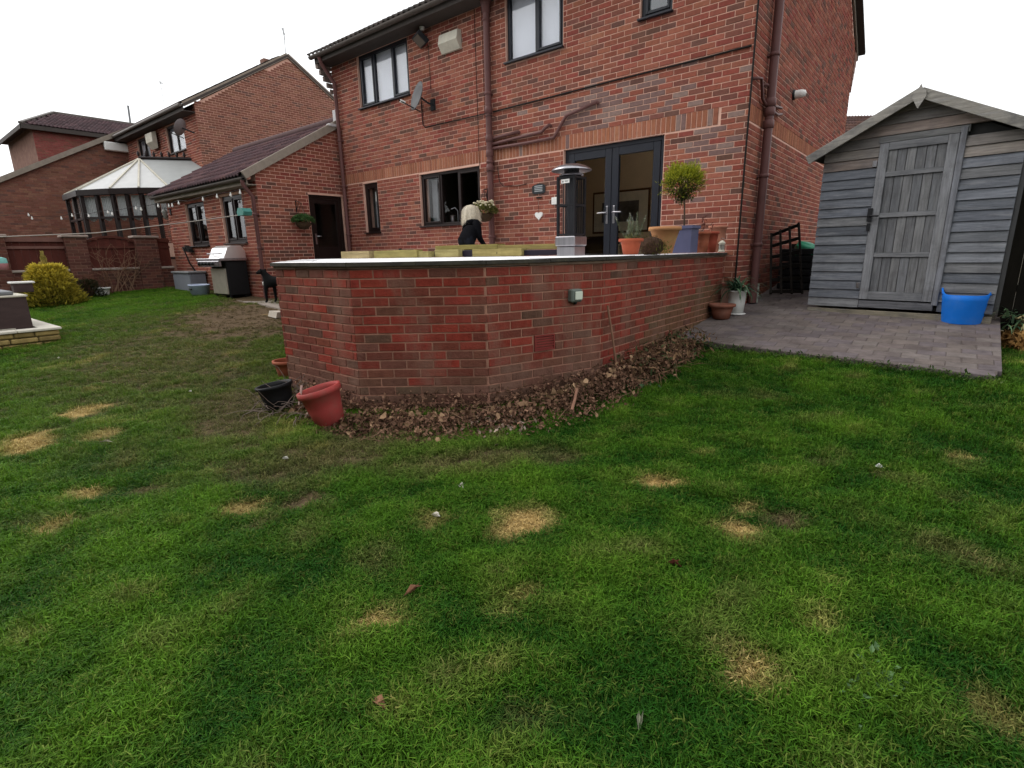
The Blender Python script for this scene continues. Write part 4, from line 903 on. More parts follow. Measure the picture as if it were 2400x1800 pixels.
# ------------------------------------------------------------------ terrace retaining wall
rw = thing('retaining_wall', 'curved red brick wall holding up the terrace in the middle of the garden', 'garden wall', V(-1.4, 5.2, -1.35))
pts = [V(s, n_, 0) for s, n_ in TERR][::-1]            # from the far left end to the house, viewer outside
def offs(poly, d):
    out = []
    for i, p in enumerate(poly):
        def nrm(a, b): u = (b - a); u.z = 0; u.normalize(); return Vector((u.y, -u.x, 0))
        if i == 0: n_ = nrm(poly[0], poly[1]); out.append(p + n_ * d)
        elif i == len(poly) - 1: n_ = nrm(poly[-2], poly[-1]); out.append(p + n_ * d)
        else:
            n1, n2 = nrm(poly[i - 1], p), nrm(p, poly[i + 1]); h = (n1 + n2).normalized(); out.append(p + h * (d / max(.3, h.dot(n1))))
    return out
inn = offs(pts, -.13); m = MB()
for i in range(len(pts) - 1):
    a, b, c, d = pts[i], pts[i + 1], inn[i + 1], inn[i]
    m.prism([(p.x, p.y, zr(-1.75)) for p in (a, b, c, d)], (0, 0, 1.64))
m.build('wall', MORTAR_W, rw)
def wall_tint(c, col):
    k = col
    dl = zr(-.80) - c.z
    if dl > 0 and c.y < -3 and random.random() < min(.95, dl * 4): f_ = min(.85, .35 + dl * 1.6); k = tuple((1 - f_) * a + f_ * b for a, b in zip(k, random.choice([(.150, .088, .064), (.115, .078, .052), (.125, .070, .050)])))
    if c.x > -.4 and c.y > -2.6 and c.z < zr(-.45) - (.15 * (-c.y)) + .1 and random.random() < .8: k = tuple(.3 * a + .7 * b for a, b in zip(k, (.105, .085, .042)))
    if c.x > -.4 and c.y > -2.9: k = tuple(.75 * a + .25 * b for a, b in zip(k, (.13, .06, .042)))
    if c.x < -1.5 and random.random() < .45: k = tuple(.5 * a + .5 * b for a, b in zip(k, (.13, .058, .045)))
    return k
RB = Bricks(); VENT = (px_n(1252, 800, 0), )
vent_s = None
for i in range(len(pts) - 1):
    u = (pts[i + 1] - pts[i]); L = u.length; u.normalize(); op = []
    if i == 3:                                        # facet with the vent
        nrm = Vector((u.y, -u.x, 0)); d = ray(1275, 800); t = (pts[i] - CAM).dot(nrm) / d.dot(nrm); hit = CAM + d * t; av = (hit - pts[i]).dot(u); vent_s = (av, hit, u)
        op = [(av - .1125, av + .1125, zr(-.11 - 8 * .075 - .15 + .01), zr(-.11 - 8 * .075 + .0))]
    RB.face(pts[i], u, lay_bricks(0, 0, L, zr(-.105 - 22 * .075), zr(-.105), op, bond=.04 * i), TONES_WALL, None, wall_tint)
RB.build(rw, BW_O, BW_A, 300)
# vent
av, hit, u = vent_s; nrm = Vector((u.y, -u.x, 0)); zc_ = zr(-.11 - 8 * .075 - .07); m = MB(); c = pts[3] + u * av; c.z = zc_
REDV = mat('red_vent_clay', (.20, .035, .03), .6, .15, 10)
for (dz0, dz1) in ((-.07, -.058), (.058, .07)): m.obox(c + nrm * .006 + Vector((0, 0, (dz0 + dz1) / 2)), u * .108, nrm * .012, Vector((0, 0, (dz1 - dz0) / 2)))
for sx in (-1, 1): m.obox(c + nrm * .006 + u * (.102 * sx), u * .006, nrm * .012, Vector((0, 0, .058)))
vf = m.build('air_vent', REDV, rw)
for k in range(5):
    m = MB(); m.obox(c + nrm * .004 + Vector((0, 0, -.046 + .023 * k)), u * .096, nrm * .010 + Vector((0, 0, -.004)), Vector((0, 0, .0055))); m.build('slat', REDV, vf)
# coping: creasing tiles below, dark edged slabs above
COP1 = mat('creasing_tile', (.20, .135, .10), .9, .3, 8, .4, 50, dirt=(.10, .07, .05), dirt_scale=5, dirt_amt=.6)
COP2 = mat('pale_coping_top', (.80, .79, .80), .85, .08, 3, .05, 30)
COP3 = mat('dark_coping_edge', (.045, .040, .034), .8, .35, 10, .4, 50, dirt=(.10, .09, .06), dirt_scale=6, dirt_amt=.6)
for (o1, o2, za, zb, mt, nm, ln, gap) in ((.018, -.2, -.105, -.084, COP1, 'creasing_tile', .42, .004), (.045, -.32, -.083, -.052, COP2, 'coping_stone', .62, .005)):
    A_, B_ = offs(pts, o1), offs(pts, o2)
    for i in range(len(pts) - 1):
        L = (pts[i + 1] - pts[i]).length; k = max(1, round(L / ln))
        for j in range(k):
            f0, f1 = j / k + gap / L / 2, (j + 1) / k - gap / L / 2; dz = random.uniform(-.003, .003)
            q = [A_[i].lerp(A_[i + 1], f0), A_[i].lerp(A_[i + 1], f1), B_[i].lerp(B_[i + 1], f1), B_[i].lerp(B_[i + 1], f0)]
            m = MB(); m.prism([(p.x, p.y, zr(za) + dz) for p in q], (0, 0, zb - za)); two = nm == 'coping_stone'
            if two: m.m = [1, 0, 1, 1, 1, 1]
            m.build(nm, [mt, COP3] if two else mt, rw)
# ------------------------------------------------------------------ garden shed
shd = thing('garden_shed', 'weathered grey timber shed with pointed roof on the paving', 'shed', (0.896, 0.353, zr(-.84)))
SHO = Vector((0.896, 0.353, 0)); SU = Vector((math.cos(math.radians(-8.33)), math.sin(math.radians(-8.33)), 0)); SI = Vector((-SU.y, SU.x, 0))
def SP(a, b, z): q = SHO + SU * a + SI * b; q.z = zr(z); return q
def sbox(mb, a0, a1, b0, b1, c0, c1, bev=0.0, col=None): mb.obox(SP((a0 + a1) / 2, (b0 + b1) / 2, (c0 + c1) / 2), SU * ((a1 - a0) / 2), SI * ((b1 - b0) / 2), Vector((0, 0, (c1 - c0) / 2)), 0, col, bev)
SHW = mat('weathered_shed_board', tone='obj', rough=.88, var=.42, scale=5, bump=.5, bscale=22, stretch=(.7, .7, 9), dirt=(.062, .064, .072), dirt_scale=3.2, dirt_amt=.65, dirt2=(.26, .26, .27), d2_scale=(2.2, 2.2, 26), d2_amt=.45)
SHV = mat('weathered_door_board', tone='obj', rough=.88, var=.42, scale=5, bump=.5, bscale=22, stretch=(9, 9, .7), dirt=(.07, .067, .066), dirt_scale=4, dirt_amt=.7, dirt2=(.21, .207, .205), d2_scale=(22, 22, 2.0), d2_amt=.5)
WS, DEP, Z0, ZEV, ZAP = 1.90, 2.4, -.77, 1.13, 1.62
D0, D1, DT = .60, 1.345, 1.185
m = MB(); sbox(m, .02, WS - .02, .03, DEP, Z0, ZEV - .02)
m.prism([SP(.02, .03, ZEV - .02), SP(WS - .02, .03, ZEV - .02), SP(WS / 2, .03, ZAP - .05)], SI * (DEP - .03)); m.build('wall', mat('shed_inner', (.03, .03, .03), .9), shd)
nb_ = 17; bh = (ZEV + .02 - Z0) / nb_
rt = lambda a: ZEV + .03 + (ZAP - ZEV) * (1 - abs(a - WS / 2) / (WS / 2)) - .01
def board(a0, a1, c0, c1, col, clip=False, bow=0.0):
    m = MB(); g0, g1 = c0 + .003, c1 - .001
    if clip:
        # trim to the roof slope
        a_lo = WS / 2 - (WS / 2) * (1 - (g1 - ZEV - .035) / (ZAP - ZEV)); A0 = max(a0, a_lo); A1 = min(a1, WS - a_lo)
        b_lo = max(a0, WS / 2 - (WS / 2) * (1 - (g0 - ZEV - .035) / (ZAP - ZEV))); B1 = min(a1, WS - b_lo)
        if A1 - A0 < .05: A0, A1 = WS / 2 - .02, WS / 2 + .02
        if B1 - b_lo < .06: return
        q = [(b_lo, g0), (B1, g0), (A1, g1), (A0, g1)]
    else: q = [(a0, g0), (a1, g0), (a1, g1), (a0, g1)]
    t0, t1 = .020 + bow, .006
    fr = [SP(q[0][0], -t0, q[0][1]), SP(q[1][0], -t0, q[1][1]), SP(q[1][0], -t0 + .003, q[1][1] + .03), SP(q[0][0], -t0 + .003, q[0][1] + .03), SP(q[2][0], -t1, q[2][1]), SP(q[3][0], -t1, q[3][1])]
    bkk = [SP(a_, .03, c_) for a_, c_ in q]
    vs = fr + bkk; m.add(vs, [(0, 1, 2, 3), (3, 2, 4, 5), (0, 6, 7, 1), (1, 7, 8, 4, 2), (5, 4, 8, 9), (0, 3, 5, 9, 6)])
    o = m.build('plank', SHW, shd); k = random.uniform(.8, 1.2); o.color = (*(v * k for v in col), 1); return o
SC = [(.126, .134, .153), (.110, .118, .138), (.142, .149, .164), (.094, .101, .116), (.140, .141, .146)]
GC = [(.20, .16, .14), (.17, .155, .145), (.215, .19, .17)]
for k in range(nb_):
    c0 = Z0 + bh * k; c1 = c0 + bh
    for (a0, a1) in ((0.0, D0 - .005), (D1 + .06, WS)):
        col = random.choice(SC); 
        if k >= nb_ - 2: col = random.choice(GC)
        board(a0, a1, c0, c1, col, False, random.uniform(0, .004))
gz = ZEV + .02
for k in range(5):
    c0 = gz + .117 * k; c1 = min(c0 + .117, ZAP + .02)
    if c0 < DT + .01 and k == 0:
        board(0, D0 - .005, c0, c1, random.choice(GC), True); board(D1 + .06, WS, c0, c1, random.choice(GC), True)
    elif c0 < ZAP - .03: board(0, WS, c0, c1, random.choice(GC), True)
m = MB(); sbox(m, D0 - .02, D1 + .08, -.024, .03, DT + .005, DT + .075, .003); o = m.build('lintel', SHW, shd); o.color = (.13, .13, .13, 1)
# door
m = MB(); sbox(m, D0, D1, -.004, .03, -.66, DT); door = m.build('door', SHV, shd); door.color = (.05, .05, .05, 1)
rails = [(-.66, -.55), (-.065, -.005), (.525, .575), (1.10, DT)]
rails = [(-.66, -.56), (-.14, -.085), (.33, .385), (.80, .855), (1.10, DT)]
for (a, b) in rails:
    m = MB(); sbox(m, D0 + .095, D1 - .095, -.030, .0, a, b, .004); o = m.build('rail', SHW, door); o.color = (.145, .147, .155, 1)
for (a, b) in ((D0, D0 + .095), (D1 - .095, D1)):
    m = MB(); sbox(m, a, b, -.032, .0, -.66, DT, .004); o = m.build('stile', SHV, door); o.color = (.185, .188, .20, 1)
for r in range(4):
    z0, z1 = rails[r][1], rails[r + 1][0]; nbd = 6; w_ = (D1 - D0 - .19) / nbd
    for k in range(nbd):
        m = MB(); a = D0 + .095 + w_ * k; sbox(m, a + .003, a + w_ - .003, -.012, .0, z0, z1, .003); o = m.build('plank', SHV, door); q = random.uniform(.85, 1.15); c = random.choice([(.138, .139, .146), (.126, .128, .136), (.150, .150, .154), (.114, .117, .125)]); o.color = (*(v * q for v in c), 1)
m = MB(); sbox(m, D1 + .004, D1 + .062, -.034, .03, -.70, DT + .06, .004); o = m.build('door_post', SHV, shd); o.color = (.165, .17, .19, 1)
m = MB(); sbox(m, D0 - .03, D0 + .02, -.05, -.032, .29, .45, .004); m.tube([SP(D0 - .005, -.05, .36), SP(D0 - .005, -.085, .36), SP(D0 + .1, -.085, .352)], .011, 6); sbox(m, D0 - .02, D0 + .015, -.052, -.032, .18, .27, .004); m.build('handle', BLACKM, door)
for z in (.93, -.52):
    m = MB(); sbox(m, D0 - .05, D0 - .01, -.034, -.024, z, z + .07, .002); sbox(m, D0 - .04, D0 - .022, -.042, -.03, z + .01, z + .06, .002); m.build('bolt', CHROME, door)
m = MB(); sbox(m, 0, WS, -.01, .06, Z0 - .115, Z0 - .03, .004); sbox(m, 0, WS, .3, .36, Z0 - .115, Z0 - .005); sbox(m, 0, WS, 2.2, 2.26, Z0 - .115, Z0 - .005); o = m.build('bearer', SHW, shd); o.color = (.2, .175, .13, 1)
m = MB(); sbox(m, D0, D1 + .02, -.016, .03, -.765, -.675, .003); o = m.build('threshold', SHW, shd); o.color = (.12, .12, .13, 1)
# roof
m = MB(); ov = .15
for sgn in (-1, 1):
    ae = WS / 2 + sgn * (WS / 2 + .14); ze = ZEV + .035 - .14 * (ZAP - ZEV) / (WS / 2)
    m.prism([SP(ae, -ov, ze + .02), SP(WS / 2, -ov, ZAP + .045), SP(WS / 2, -ov, ZAP + .02), SP(ae, -ov, ze - .005)], SI * (DEP + 2 * ov))
rf = m.build('roof', mat('green_grey_roof_felt', (.09, .095, .085), .95, .25, 8, .4, 80), shd)
for sgn in (-1, 1):
    ae = WS / 2 + sgn * (WS / 2 + .155); ze = ZEV + .04 - .155 * (ZAP - ZEV) / (WS / 2)
    m = MB(); m.bar(SP(ae, -ov - .012, ze - .01), SP(WS / 2, -ov - .012, ZAP + .03), .022, .105, (0, 0, 1), bev=.004); o = m.build('bargeboard', SHW, rf); o.color = (.24, .225, .20, 1)
m = MB(); c = (WS / 2, ZAP - .02); m.prism([SP(c[0] + x, -ov - .04, c[1] + z) for x, z in ((0, -.12), (.065, 0.0), (.055, .055), (.012, .10), (0, .13), (-.012, .10), (-.055, .055), (-.065, 0.0))], SI * .03); o = m.build('finial', SHW, rf); o.color = (.27, .255, .23, 1)

# fence behind and right of the shed
fen = thing('dark_fence', 'dark timber fence standing right of the shed', 'fence', px_d(2380, 700, 6.5))
FEN = mat('dark_fence_board', tone='obj', rough=.9, var=.3, scale=6, bump=.3, bscale=40, stretch=(4, 4, .6))
p0, p1 = SP(WS + .01, .42, 0), SP(WS + 1.6, .30, 0); u = (p1 - p0); L = u.length; u.normalize(); sd = Vector((u.y, -u.x, 0))
for k in range(int(L / .12)):
    c = p0 + u * (.12 * k + .06); zt = zr(.86 + .015 * math.sin(k * 2.1)); zb = pave_z(c.y) - .15; cc = Vector((c.x, c.y, (zt + zb) / 2))
    m = MB(); m.obox(cc + sd * (.008 * (k % 2)), u * .057, sd * .009, Vector((0, 0, (zt - zb) / 2))); o = m.build('fence_board', FEN, fen); q = random.uniform(.7, 1.3); o.color = (.014 * q, .012 * q, .009 * q, 1)
m = MB(); c = (p0 + p1) / 2; m.obox(Vector((c.x, c.y, zr(.35))) - sd * .03, u * L / 2, sd * .02, Vector((0, 0, .04))); m.obox(Vector((c.x, c.y, zr(-.5))) - sd * .03, u * L / 2, sd * .02, Vector((0, 0, .04))); o = m.build('rail', FEN, fen); o.color = (.03, .024, .018, 1)
fp = px_d(1902, 470, 9.6); fp2 = px_d(1890, 600, 9.6)
sf = thing('side_gate', 'dark timber gate closing the passage between gable and shed', 'gate', V(.6, -3.2, -.7))
for k in range(9):
    a = .02 + .115 * k; m = MB(); m.box((a, 3.2 + .006 * (k % 2), pave_z(3.2) - .05), (a + .108, 3.222 + .006 * (k % 2), zr(.06 if k < 6 else .62))); o = m.build('gate_board', FEN, sf); q = random.uniform(.6, 1.3); o.color = (.016 * q, .014 * q, .011 * q, 1)
m = MB(); m.box((.72, 3.05, pave_z(3) - .05), (.82, 3.16, zr(.98))); o = m.build('gate_post', FEN, sf); o.color = (.02, .018, .013, 1)
# ------------------------------------------------------------------ plants and small things
R_ = random.uniform
def rdir(up=0.0):
    while True:
        v = Vector((R_(-1, 1), R_(-1, 1), R_(-1, 1)))
        if .1 < v.length < 1: v.normalize(); v.z += up; return v.normalized()
def leaf(mb, p, d, ln, wd, col, fold=.25, curl=0.0):
    d = Vector(d).normalized(); sd = d.cross(Vector((R_(-.4, .4), R_(-.4, .4), 1))); sd = sd.normalized() if sd.length > .05 else d.orthogonal().normalized(); nn = sd.cross(d)
    p = Vector(p); mid = p + d * ln * .5 + nn * (-fold * wd * .5 + curl * ln * .25); t = p + d * ln - nn * curl * ln * .3
    mb.add([p, mid + sd * wd * .5 + nn * fold * wd, t, mid - sd * wd * .5 + nn * fold * wd, mid], [(0, 4, 1), (1, 4, 2), (2, 4, 3), (3, 4, 0)], 0, col)
def mixc(a, b, t): return tuple(x * (1 - t) + y * t for x, y in zip(a, b))
def strap(mb, p, az, ln, wd, lift, col, segs=6, droop=1.0):
    p = Vector(p); h = Vector((math.cos(az), math.sin(az), 0)); sd = Vector((-h.y, h.x, 0)); vs = []; a = lift; q = p.copy()
    for i in range(segs + 1):
        t = i / segs; w_ = wd * (1 - t ** 2.2) * .5 + .001; vs += [q - sd * w_, q + sd * w_]; q = q + (h * math.cos(a) + Vector((0, 0, math.sin(a)))) * (ln / segs); a -= droop * 1.9 / segs
    mb.add(vs, [(2 * i, 2 * i + 1, 2 * i + 3, 2 * i + 2) for i in range(segs)], 0, col, True)
def pot(name, label, c, rt, rb, h, mt, group=None, rim=.02, soil=.82, axis=(0, 0, 1), n=28, rimh=.035, square=0.0, cat='plant pot', sx=1, sy=1, inner=None):
    o = thing(name, label, cat, c, group); m = MB(); rr = .0
    m.lathe(c, [(0.001, 0), (rb, 0), (rb + (rt - rb) * .5, h * .5), (rt - .004, h - rimh), (rt + rim, h - rimh + .004), (rt + rim, h), (rt - .008, h), (rt - .012, h - .03), (rt - .012 - (rt - rb) * (1 - soil), h * soil)], n if not square else 4, axis=axis, smooth=not square, rot=math.pi / 4 if square else 0, sx=sx, sy=sy)
    m.build('shell', mt, o)
    m = MB(); m.lathe(c, [(0.001, h * soil + .012), (rt * .5, h * soil + .008), (rt - .012 - (rt - rb) * (1 - soil), h * soil)], n if not square else 4, axis=axis, rot=math.pi / 4 if square else 0, sx=sx, sy=sy); m.build('soil', SOIL, o)
    return o
ZC = zr(-.042)
def top_at(x, y, n_): P = px_n(x, y, n_); return P
# --- pots on the right hand coping, front to back
P = V(-.385, 2.5, -.042); P.x = px_n(1478, 592, 2.5).x; pot('terracotta_pot', 'small smooth terracotta pot holding grey lavender at the front of the terrace pots', P, .112, .080, .165, mat('orange_terracotta', (.33, .075, .035), .6, .1, 5), 'terracotta pots on the terrace')
lav = thing('lavender', 'grey green lavender sprigs growing out of the small front terracotta pot', 'plant', P + Vector((0, 0, .15)))
m = MB(); ms = MB()
for k in range(34):
    az = R_(-.9, 1.2) + (0 if k % 3 else math.pi); tilt = R_(.05, .55); d = Vector((math.cos(az) * tilt, math.sin(az) * tilt, 1)).normalized(); ln = R_(.10, .30); b = P + Vector((R_(-.06, .07), R_(-.06, .06), .14)); t = b + d * ln; ms.tube([b, (b + t) / 2 + Vector((R_(-.01, .01), 0, 0)), t], .0022, 4)
    for j in range(int(ln * 70)):
        s_ = R_(.15, 1); leaf(m, b + d * ln * s_, rdir(.6), R_(.02, .035), .006, mixc((.10, .125, .075), (.30, .34, .27), R_(0, 1)))
    if k % 3 == 0:
        for j in range(14): leaf(m, t - d * R_(0, .05), rdir(.8), .014, .007, mixc((.28, .27, .24), (.5, .5, .48), R_(0, 1)))
for k in range(60): leaf(m, P + Vector((R_(-.07, .1), R_(-.08, .08), R_(.15, .21))), rdir(.3), .03, .014, mixc((.16, .18, .05), (.34, .35, .14), R_(0, 1)))
m.build('foliage', LEAF_A, lav); ms.build('stem', mat('green_stem', (.10, .11, .05), .8), lav)
# mossy root ball
c = px_n(1527, 575, 2.12); c.z = ZC + .085
rb = MB(); vs = []; 
rb.ball(c, .135, .12, .10, 18, 12); rb.v = [tuple(c + (Vector(p) - c) * (1 + .22 * mnoise.noise(Vector(p) * 22) + .12 * mnoise.noise(Vector(p) * 60))) for p in rb.v]
o = thing('moss_root_ball', 'shaggy dark brown root ball lying between the small pot and big planter', 'root ball', c - Vector((0, 0, .09))); rb.build('root_mass', mat('root_fibre', (.05, .028, .018), .95, .5, 40, 1, 60), o)
m = MB()
for k in range(420):
    d = rdir(.1); p = c + Vector((d.x * .13, d.y * .115, d.z * .095)); leaf(m, p, (d + rdir() * .9), R_(.02, .05), .006, mixc((.035, .02, .012), (.12, .09, .035), R_(0, 1)))
for k in range(120): p = c + Vector((R_(.04, .2), R_(-.1, .06), R_(-.09, .04))); leaf(m, p, rdir(), R_(.02, .05), .008, mixc((.05, .06, .015), (.14, .15, .03), R_(0, 1)))
m.build('moss', DRY_A, o)
# large weathered planter
P = px_n(1556, 590, 1.8); P.z = ZC
pt_m = mat('weathered_terracotta', (.40, .19, .085), .8, .2, 5, .2, 50, dirt=(.27, .28, .10), dirt_scale=3.0, dirt_amt=.8)
pot('large_planter', 'large ochre terracotta planter stained green with a rolled rim', P, .185, .105, .30, pt_m, rim=.022, rimh=.045, sx=.9, sy=.9)
m = MB(); m2 = thing('young_weeds', 'small green weeds sprouting at the foot of the stained ochre planter', 'plant', P + Vector((.05, -.16, 0)))
for k in range(90): leaf(m, P + Vector((R_(-.02, .16), R_(-.24, -.14), R_(-.0, .08))), rdir(.5), R_(.02, .04), .012, mixc((.06, .10, .012), (.2, .24, .03), R_(0, 1)))
m.build('foliage', LEAF_A, m2)
# blue grey square planter and the ball tree in it
P = px_n(1604, 590, 1.22); P.z = ZC
BLU = mat('slate_blue_glaze', (.085, .088, .155), .45, .15, 5, .1, 60)
o = thing('square_planter', 'tall square slate blue planter carrying the ball shaped tree', 'plant pot', P); m = MB()
hw0, hw1, H_ = .118, .120, .325
def sq(h, z): return [P + Vector((a * h, b * h, z)) for a, b in ((-1, -1), (1, -1), (1, 1), (-1, 1))]
rings = [sq(hw0, 0), sq(hw1, H_ - .04), sq(hw1 + .018, H_ - .035), sq(hw1 + .018, H_), sq(hw1 - .02, H_), sq(hw1 - .025, H_ - .05)]
for a, b in zip(rings[:-1], rings[1:]): m.add(a + b, [(i, (i + 1) % 4, (i + 1) % 4 + 4, i + 4) for i in range(4)])
m.build('shell', BLU, o); m = MB(); m.add(rings[-1], [(0, 1, 2, 3)]); m.build('soil', SOIL, o)
cc = px_n(1600, 432, 1.22); bt = thing('ball_tree', 'lime green ball shaped standard tree in front of the brick wall', 'tree', P + Vector((0, 0, .3)))
m = MB(); m.tube([P + Vector((-.02, 0, .29)), P.lerp(cc, .6) + Vector((.01, 0, .1)), cc + Vector((0, 0, -.05))], [.012, .010, .009], 7)
for k in range(26):
    d = rdir(.35); m.tube([cc + Vector((0, 0, -.12)), cc + d * .1 + Vector((0, 0, -.03)), cc + Vector((d.x * .24, d.y * .24, d.z * .18))], [.006, .004, .002], 4)
m.build('trunk', BARK, bt)
m = MB()
for k in range(2700):
    d = rdir(.12); r = R_(.35, 1) ** .45 * R_(.85, 1.1); lump = 1 + .38 * mnoise.noise(d * 2.2 + Vector((3, 1, 5))) + .18 * mnoise.noise(d * 5); hb_ = 1 if d.z > 0 else 1 - .42 * (-d.z) ; p = cc + Vector((d.x * .235 * hb_, d.y * .235 * hb_, d.z * .185)) * r * lump
    hz = (p.z - cc.z) / .2; leaf_tone = max(0, min(1, .45 + .6 * hz + R_(-.25, .25) + (.25 if r > .9 else -.1)))  # leaf tone gets paler towards the top and outside of the crown
    col = mixc((.018, .032, .009), mixc((.16, .21, .010), (.44, .42, .03), R_(0, 1)), leaf_tone)
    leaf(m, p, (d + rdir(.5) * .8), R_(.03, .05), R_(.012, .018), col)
for k in range(330):
    d = rdir(.75); lump = 1 + .38 * mnoise.noise(d * 2.2 + Vector((3, 1, 5))); b = cc + Vector((d.x * .21, d.y * .21, d.z * .16)) * lump; ln = R_(.04, .13); g_ = (d + Vector((0, 0, .5)) + rdir() * .4).normalized()
    for j in range(7): leaf(m, b + g_ * ln * j / 7, (g_ + rdir(.2) * .8), R_(.024, .038), .011, mixc((.14, .19, .015), (.42, .41, .035), R_(0, 1)))
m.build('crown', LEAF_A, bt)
# two tall terracotta pots and the pale one behind
for (x, nn, rt, h, lab, mt) in ((1645, .90, .088, .255, 'narrow terracotta pot beside the blue planter with a bare red stem', TERRA), (1664, .68, .092, .260, 'narrow terracotta pot between its twin and the white lantern', mat('red_terracotta', (.31, .065, .038), .65, .15, 6)), (1679, .30, .115, .345, 'taller faded terracotta pot at the back against the brick wall', mat('faded_terracotta', (.38, .16, .105), .85, .2, 5))):
    P = px_n(x, 590, nn); P.z = ZC; P.x = min(P.x, -.06 if nn < .4 else -.12); pot('terracotta_pot', lab, P, rt, rt * .72, h, mt, 'terracotta pots on the terrace', rim=.010)
    if nn > .5:
        q = thing('dead_seedling', 'reddish shrivelled stem in the pot beside the blue planter' if nn > .8 else 'thin dead red stem in the narrow pot nearer the lantern', 'plant', P + Vector((0, 0, h * .8))); m = MB(); m2_ = MB()
        m.tube([P + Vector((0, 0, h * .8)), P + Vector((.01, 0, h + .06)), P + Vector((-.01, .01, h + (.19 if nn > .8 else .10)))], .004, 5); m.build('stem', mat('red_stem', (.11, .03, .025), .8), q)
        for k in range(34 if nn > .8 else 14): leaf(m2_, P + Vector((R_(-.035, .035), R_(-.03, .03), h + R_(.0, .19 if nn > .8 else .1))), rdir(-.2), .035, .014, mixc((.05, .015, .012), (.14, .04, .03), R_(0, 1)))
        m2_.build('foliage', DRY_A, q)
P = px_n(1690, 590, .42); P.z = ZC; P.x = -.075
lt = thing('lantern', 'small white lantern standing at the house end of the wall top', 'lantern', P); m = MB()
m.lathe(P, [(.001, 0), (.045, 0), (.045, .012), (.036, .02), (.036, .10), (.045, .108), (.045, .118), (.025, .14), (.008, .15)], 12); m.build('body', WHITED, lt)
m = MB(); m.tube([P + Vector((.025 * math.cos(t), 0, .15 + .03 * math.sin(t))) for t in [math.pi * k / 8 for k in range(9)]], .003, 5); m.build('handle', GREYP, lt); m = MB(); m.tube([P + Vector((0, 0, .03)), P + Vector((0, 0, .09))], .0365, 12); m.build('pane', mat('lantern_dark_glass', (.1, .1, .1), .2), lt)
# --- patio heater
hn = 1.72; hc_ = px_n(1338, 594, hn).x; hb = Vector((hc_, -hn, ZC + .004)); ht = thing('patio_heater', 'stainless and black tube patio heater with a domed steel hat', 'heater', hb)
pz = lambda y: px_n(1338, y, hn).z
m = MB(); a = .155; m.box((hc_ - a * .9, -hn - a * .9, hb.z - .02), (hc_ + a * .9, -hn + a * .9, pz(577)), bev=.012); m.box((hc_ - a, -hn - a, pz(576.5)), (hc_ + a, -hn + a, pz(554)), bev=.012); m.build('base', CHROME, ht)
m = MB()
for sx in (-1, 1):
    for sy in (-1, 1): m.box((hc_ + sx * .125 - .014, -hn + sy * .125 - .014, pz(556)), (hc_ + sx * .125 + .014, -hn + sy * .125 + .014, pz(415)))
for y in (418, 482, 550):
    for sx in (-1, 1): m.box((hc_ - .125, -hn + sx * .135 - .006, pz(y) - .012), (hc_ + .125, -hn + sx * .135 + .006, pz(y) + .012)); m.box((hc_ + sx * .135 - .006, -hn - .125, pz(y) - .012), (hc_ + sx * .135 + .006, -hn + .125, pz(y) + .012))
for k in range(7):
    t = -.1 + .2 * k / 6
    for sx in (-1, 1): m.tube([(hc_ + t, -hn + sx * .137, pz(552)), (hc_ + t, -hn + sx * .137, pz(418))], .004, 4, cap=False); m.tube([(hc_ + sx * .137, -hn + t, pz(552)), (hc_ + sx * .137, -hn + t, pz(418))], .004, 4, cap=False)
m.build('guard', BLACKM, ht)
m = MB(); m.tube([(hc_, -hn, pz(552)), (hc_, -hn, pz(416))], .062, 16); m.build('glass_tube', mat('smoked_tube', (.05, .05, .055), .12, .1, 5), ht)
m = MB(); m.lathe((hc_, -hn, pz(415)), [(.13, -.01), (.13, .02), (.10, .05), (.10, .10)], 20); m.build('burner', BLACKM, ht)
m = MB(); m.lathe((hc_, -hn, pz(413)), [(.165, 0), (.16, .014), (.12, .034), (.09, .045)], 28); m.build('lower_hat', CHROME, ht)
m = MB(); m.lathe((hc_, -hn, pz(401)), [(.262, 0), (.262, .006), (.24, .026), (.19, .052), (.12, .074), (.05, .084), (.001, .086)], 36); m.lathe((hc_, -hn, pz(401)), [(.262, 0), (.15, .035), (.02, .05)], 36); m.build('hat', CHROME, ht)
vdir = (Vector((CAM.x, CAM.y, 0)) - Vector((hc_, -hn, 0))).normalized(); sdv = Vector((-vdir.y, vdir.x, 0)); c = Vector((hc_, -hn, pz(427))) + vdir * .165
m = MB(); m.obox(Vector((hc_ - .0, -hn - .1445, pz(427))), (.062, 0, 0), (0, .002, 0), (0, 0, .024)); m.build('sticker', WHITE, ht)
m = MB(); s_ = Vector((hc_ - .035, -hn - .1475, pz(427) - .013)); m.add([s_ + Vector((-.014, 0, 0)), s_ + Vector((.014, 0, 0)), s_ + Vector((0, 0, .026))], [(0, 1, 2)]); m.box((hc_ - .005, -hn - .1475, pz(427) + .002), (hc_ + .048, -hn - .147, pz(427) + .006)); m.box((hc_ - .005, -hn - .1475, pz(427) - .009), (hc_ + .04, -hn - .147, pz(427) - .005)); m.build('sticker_print', CABLE, ht)
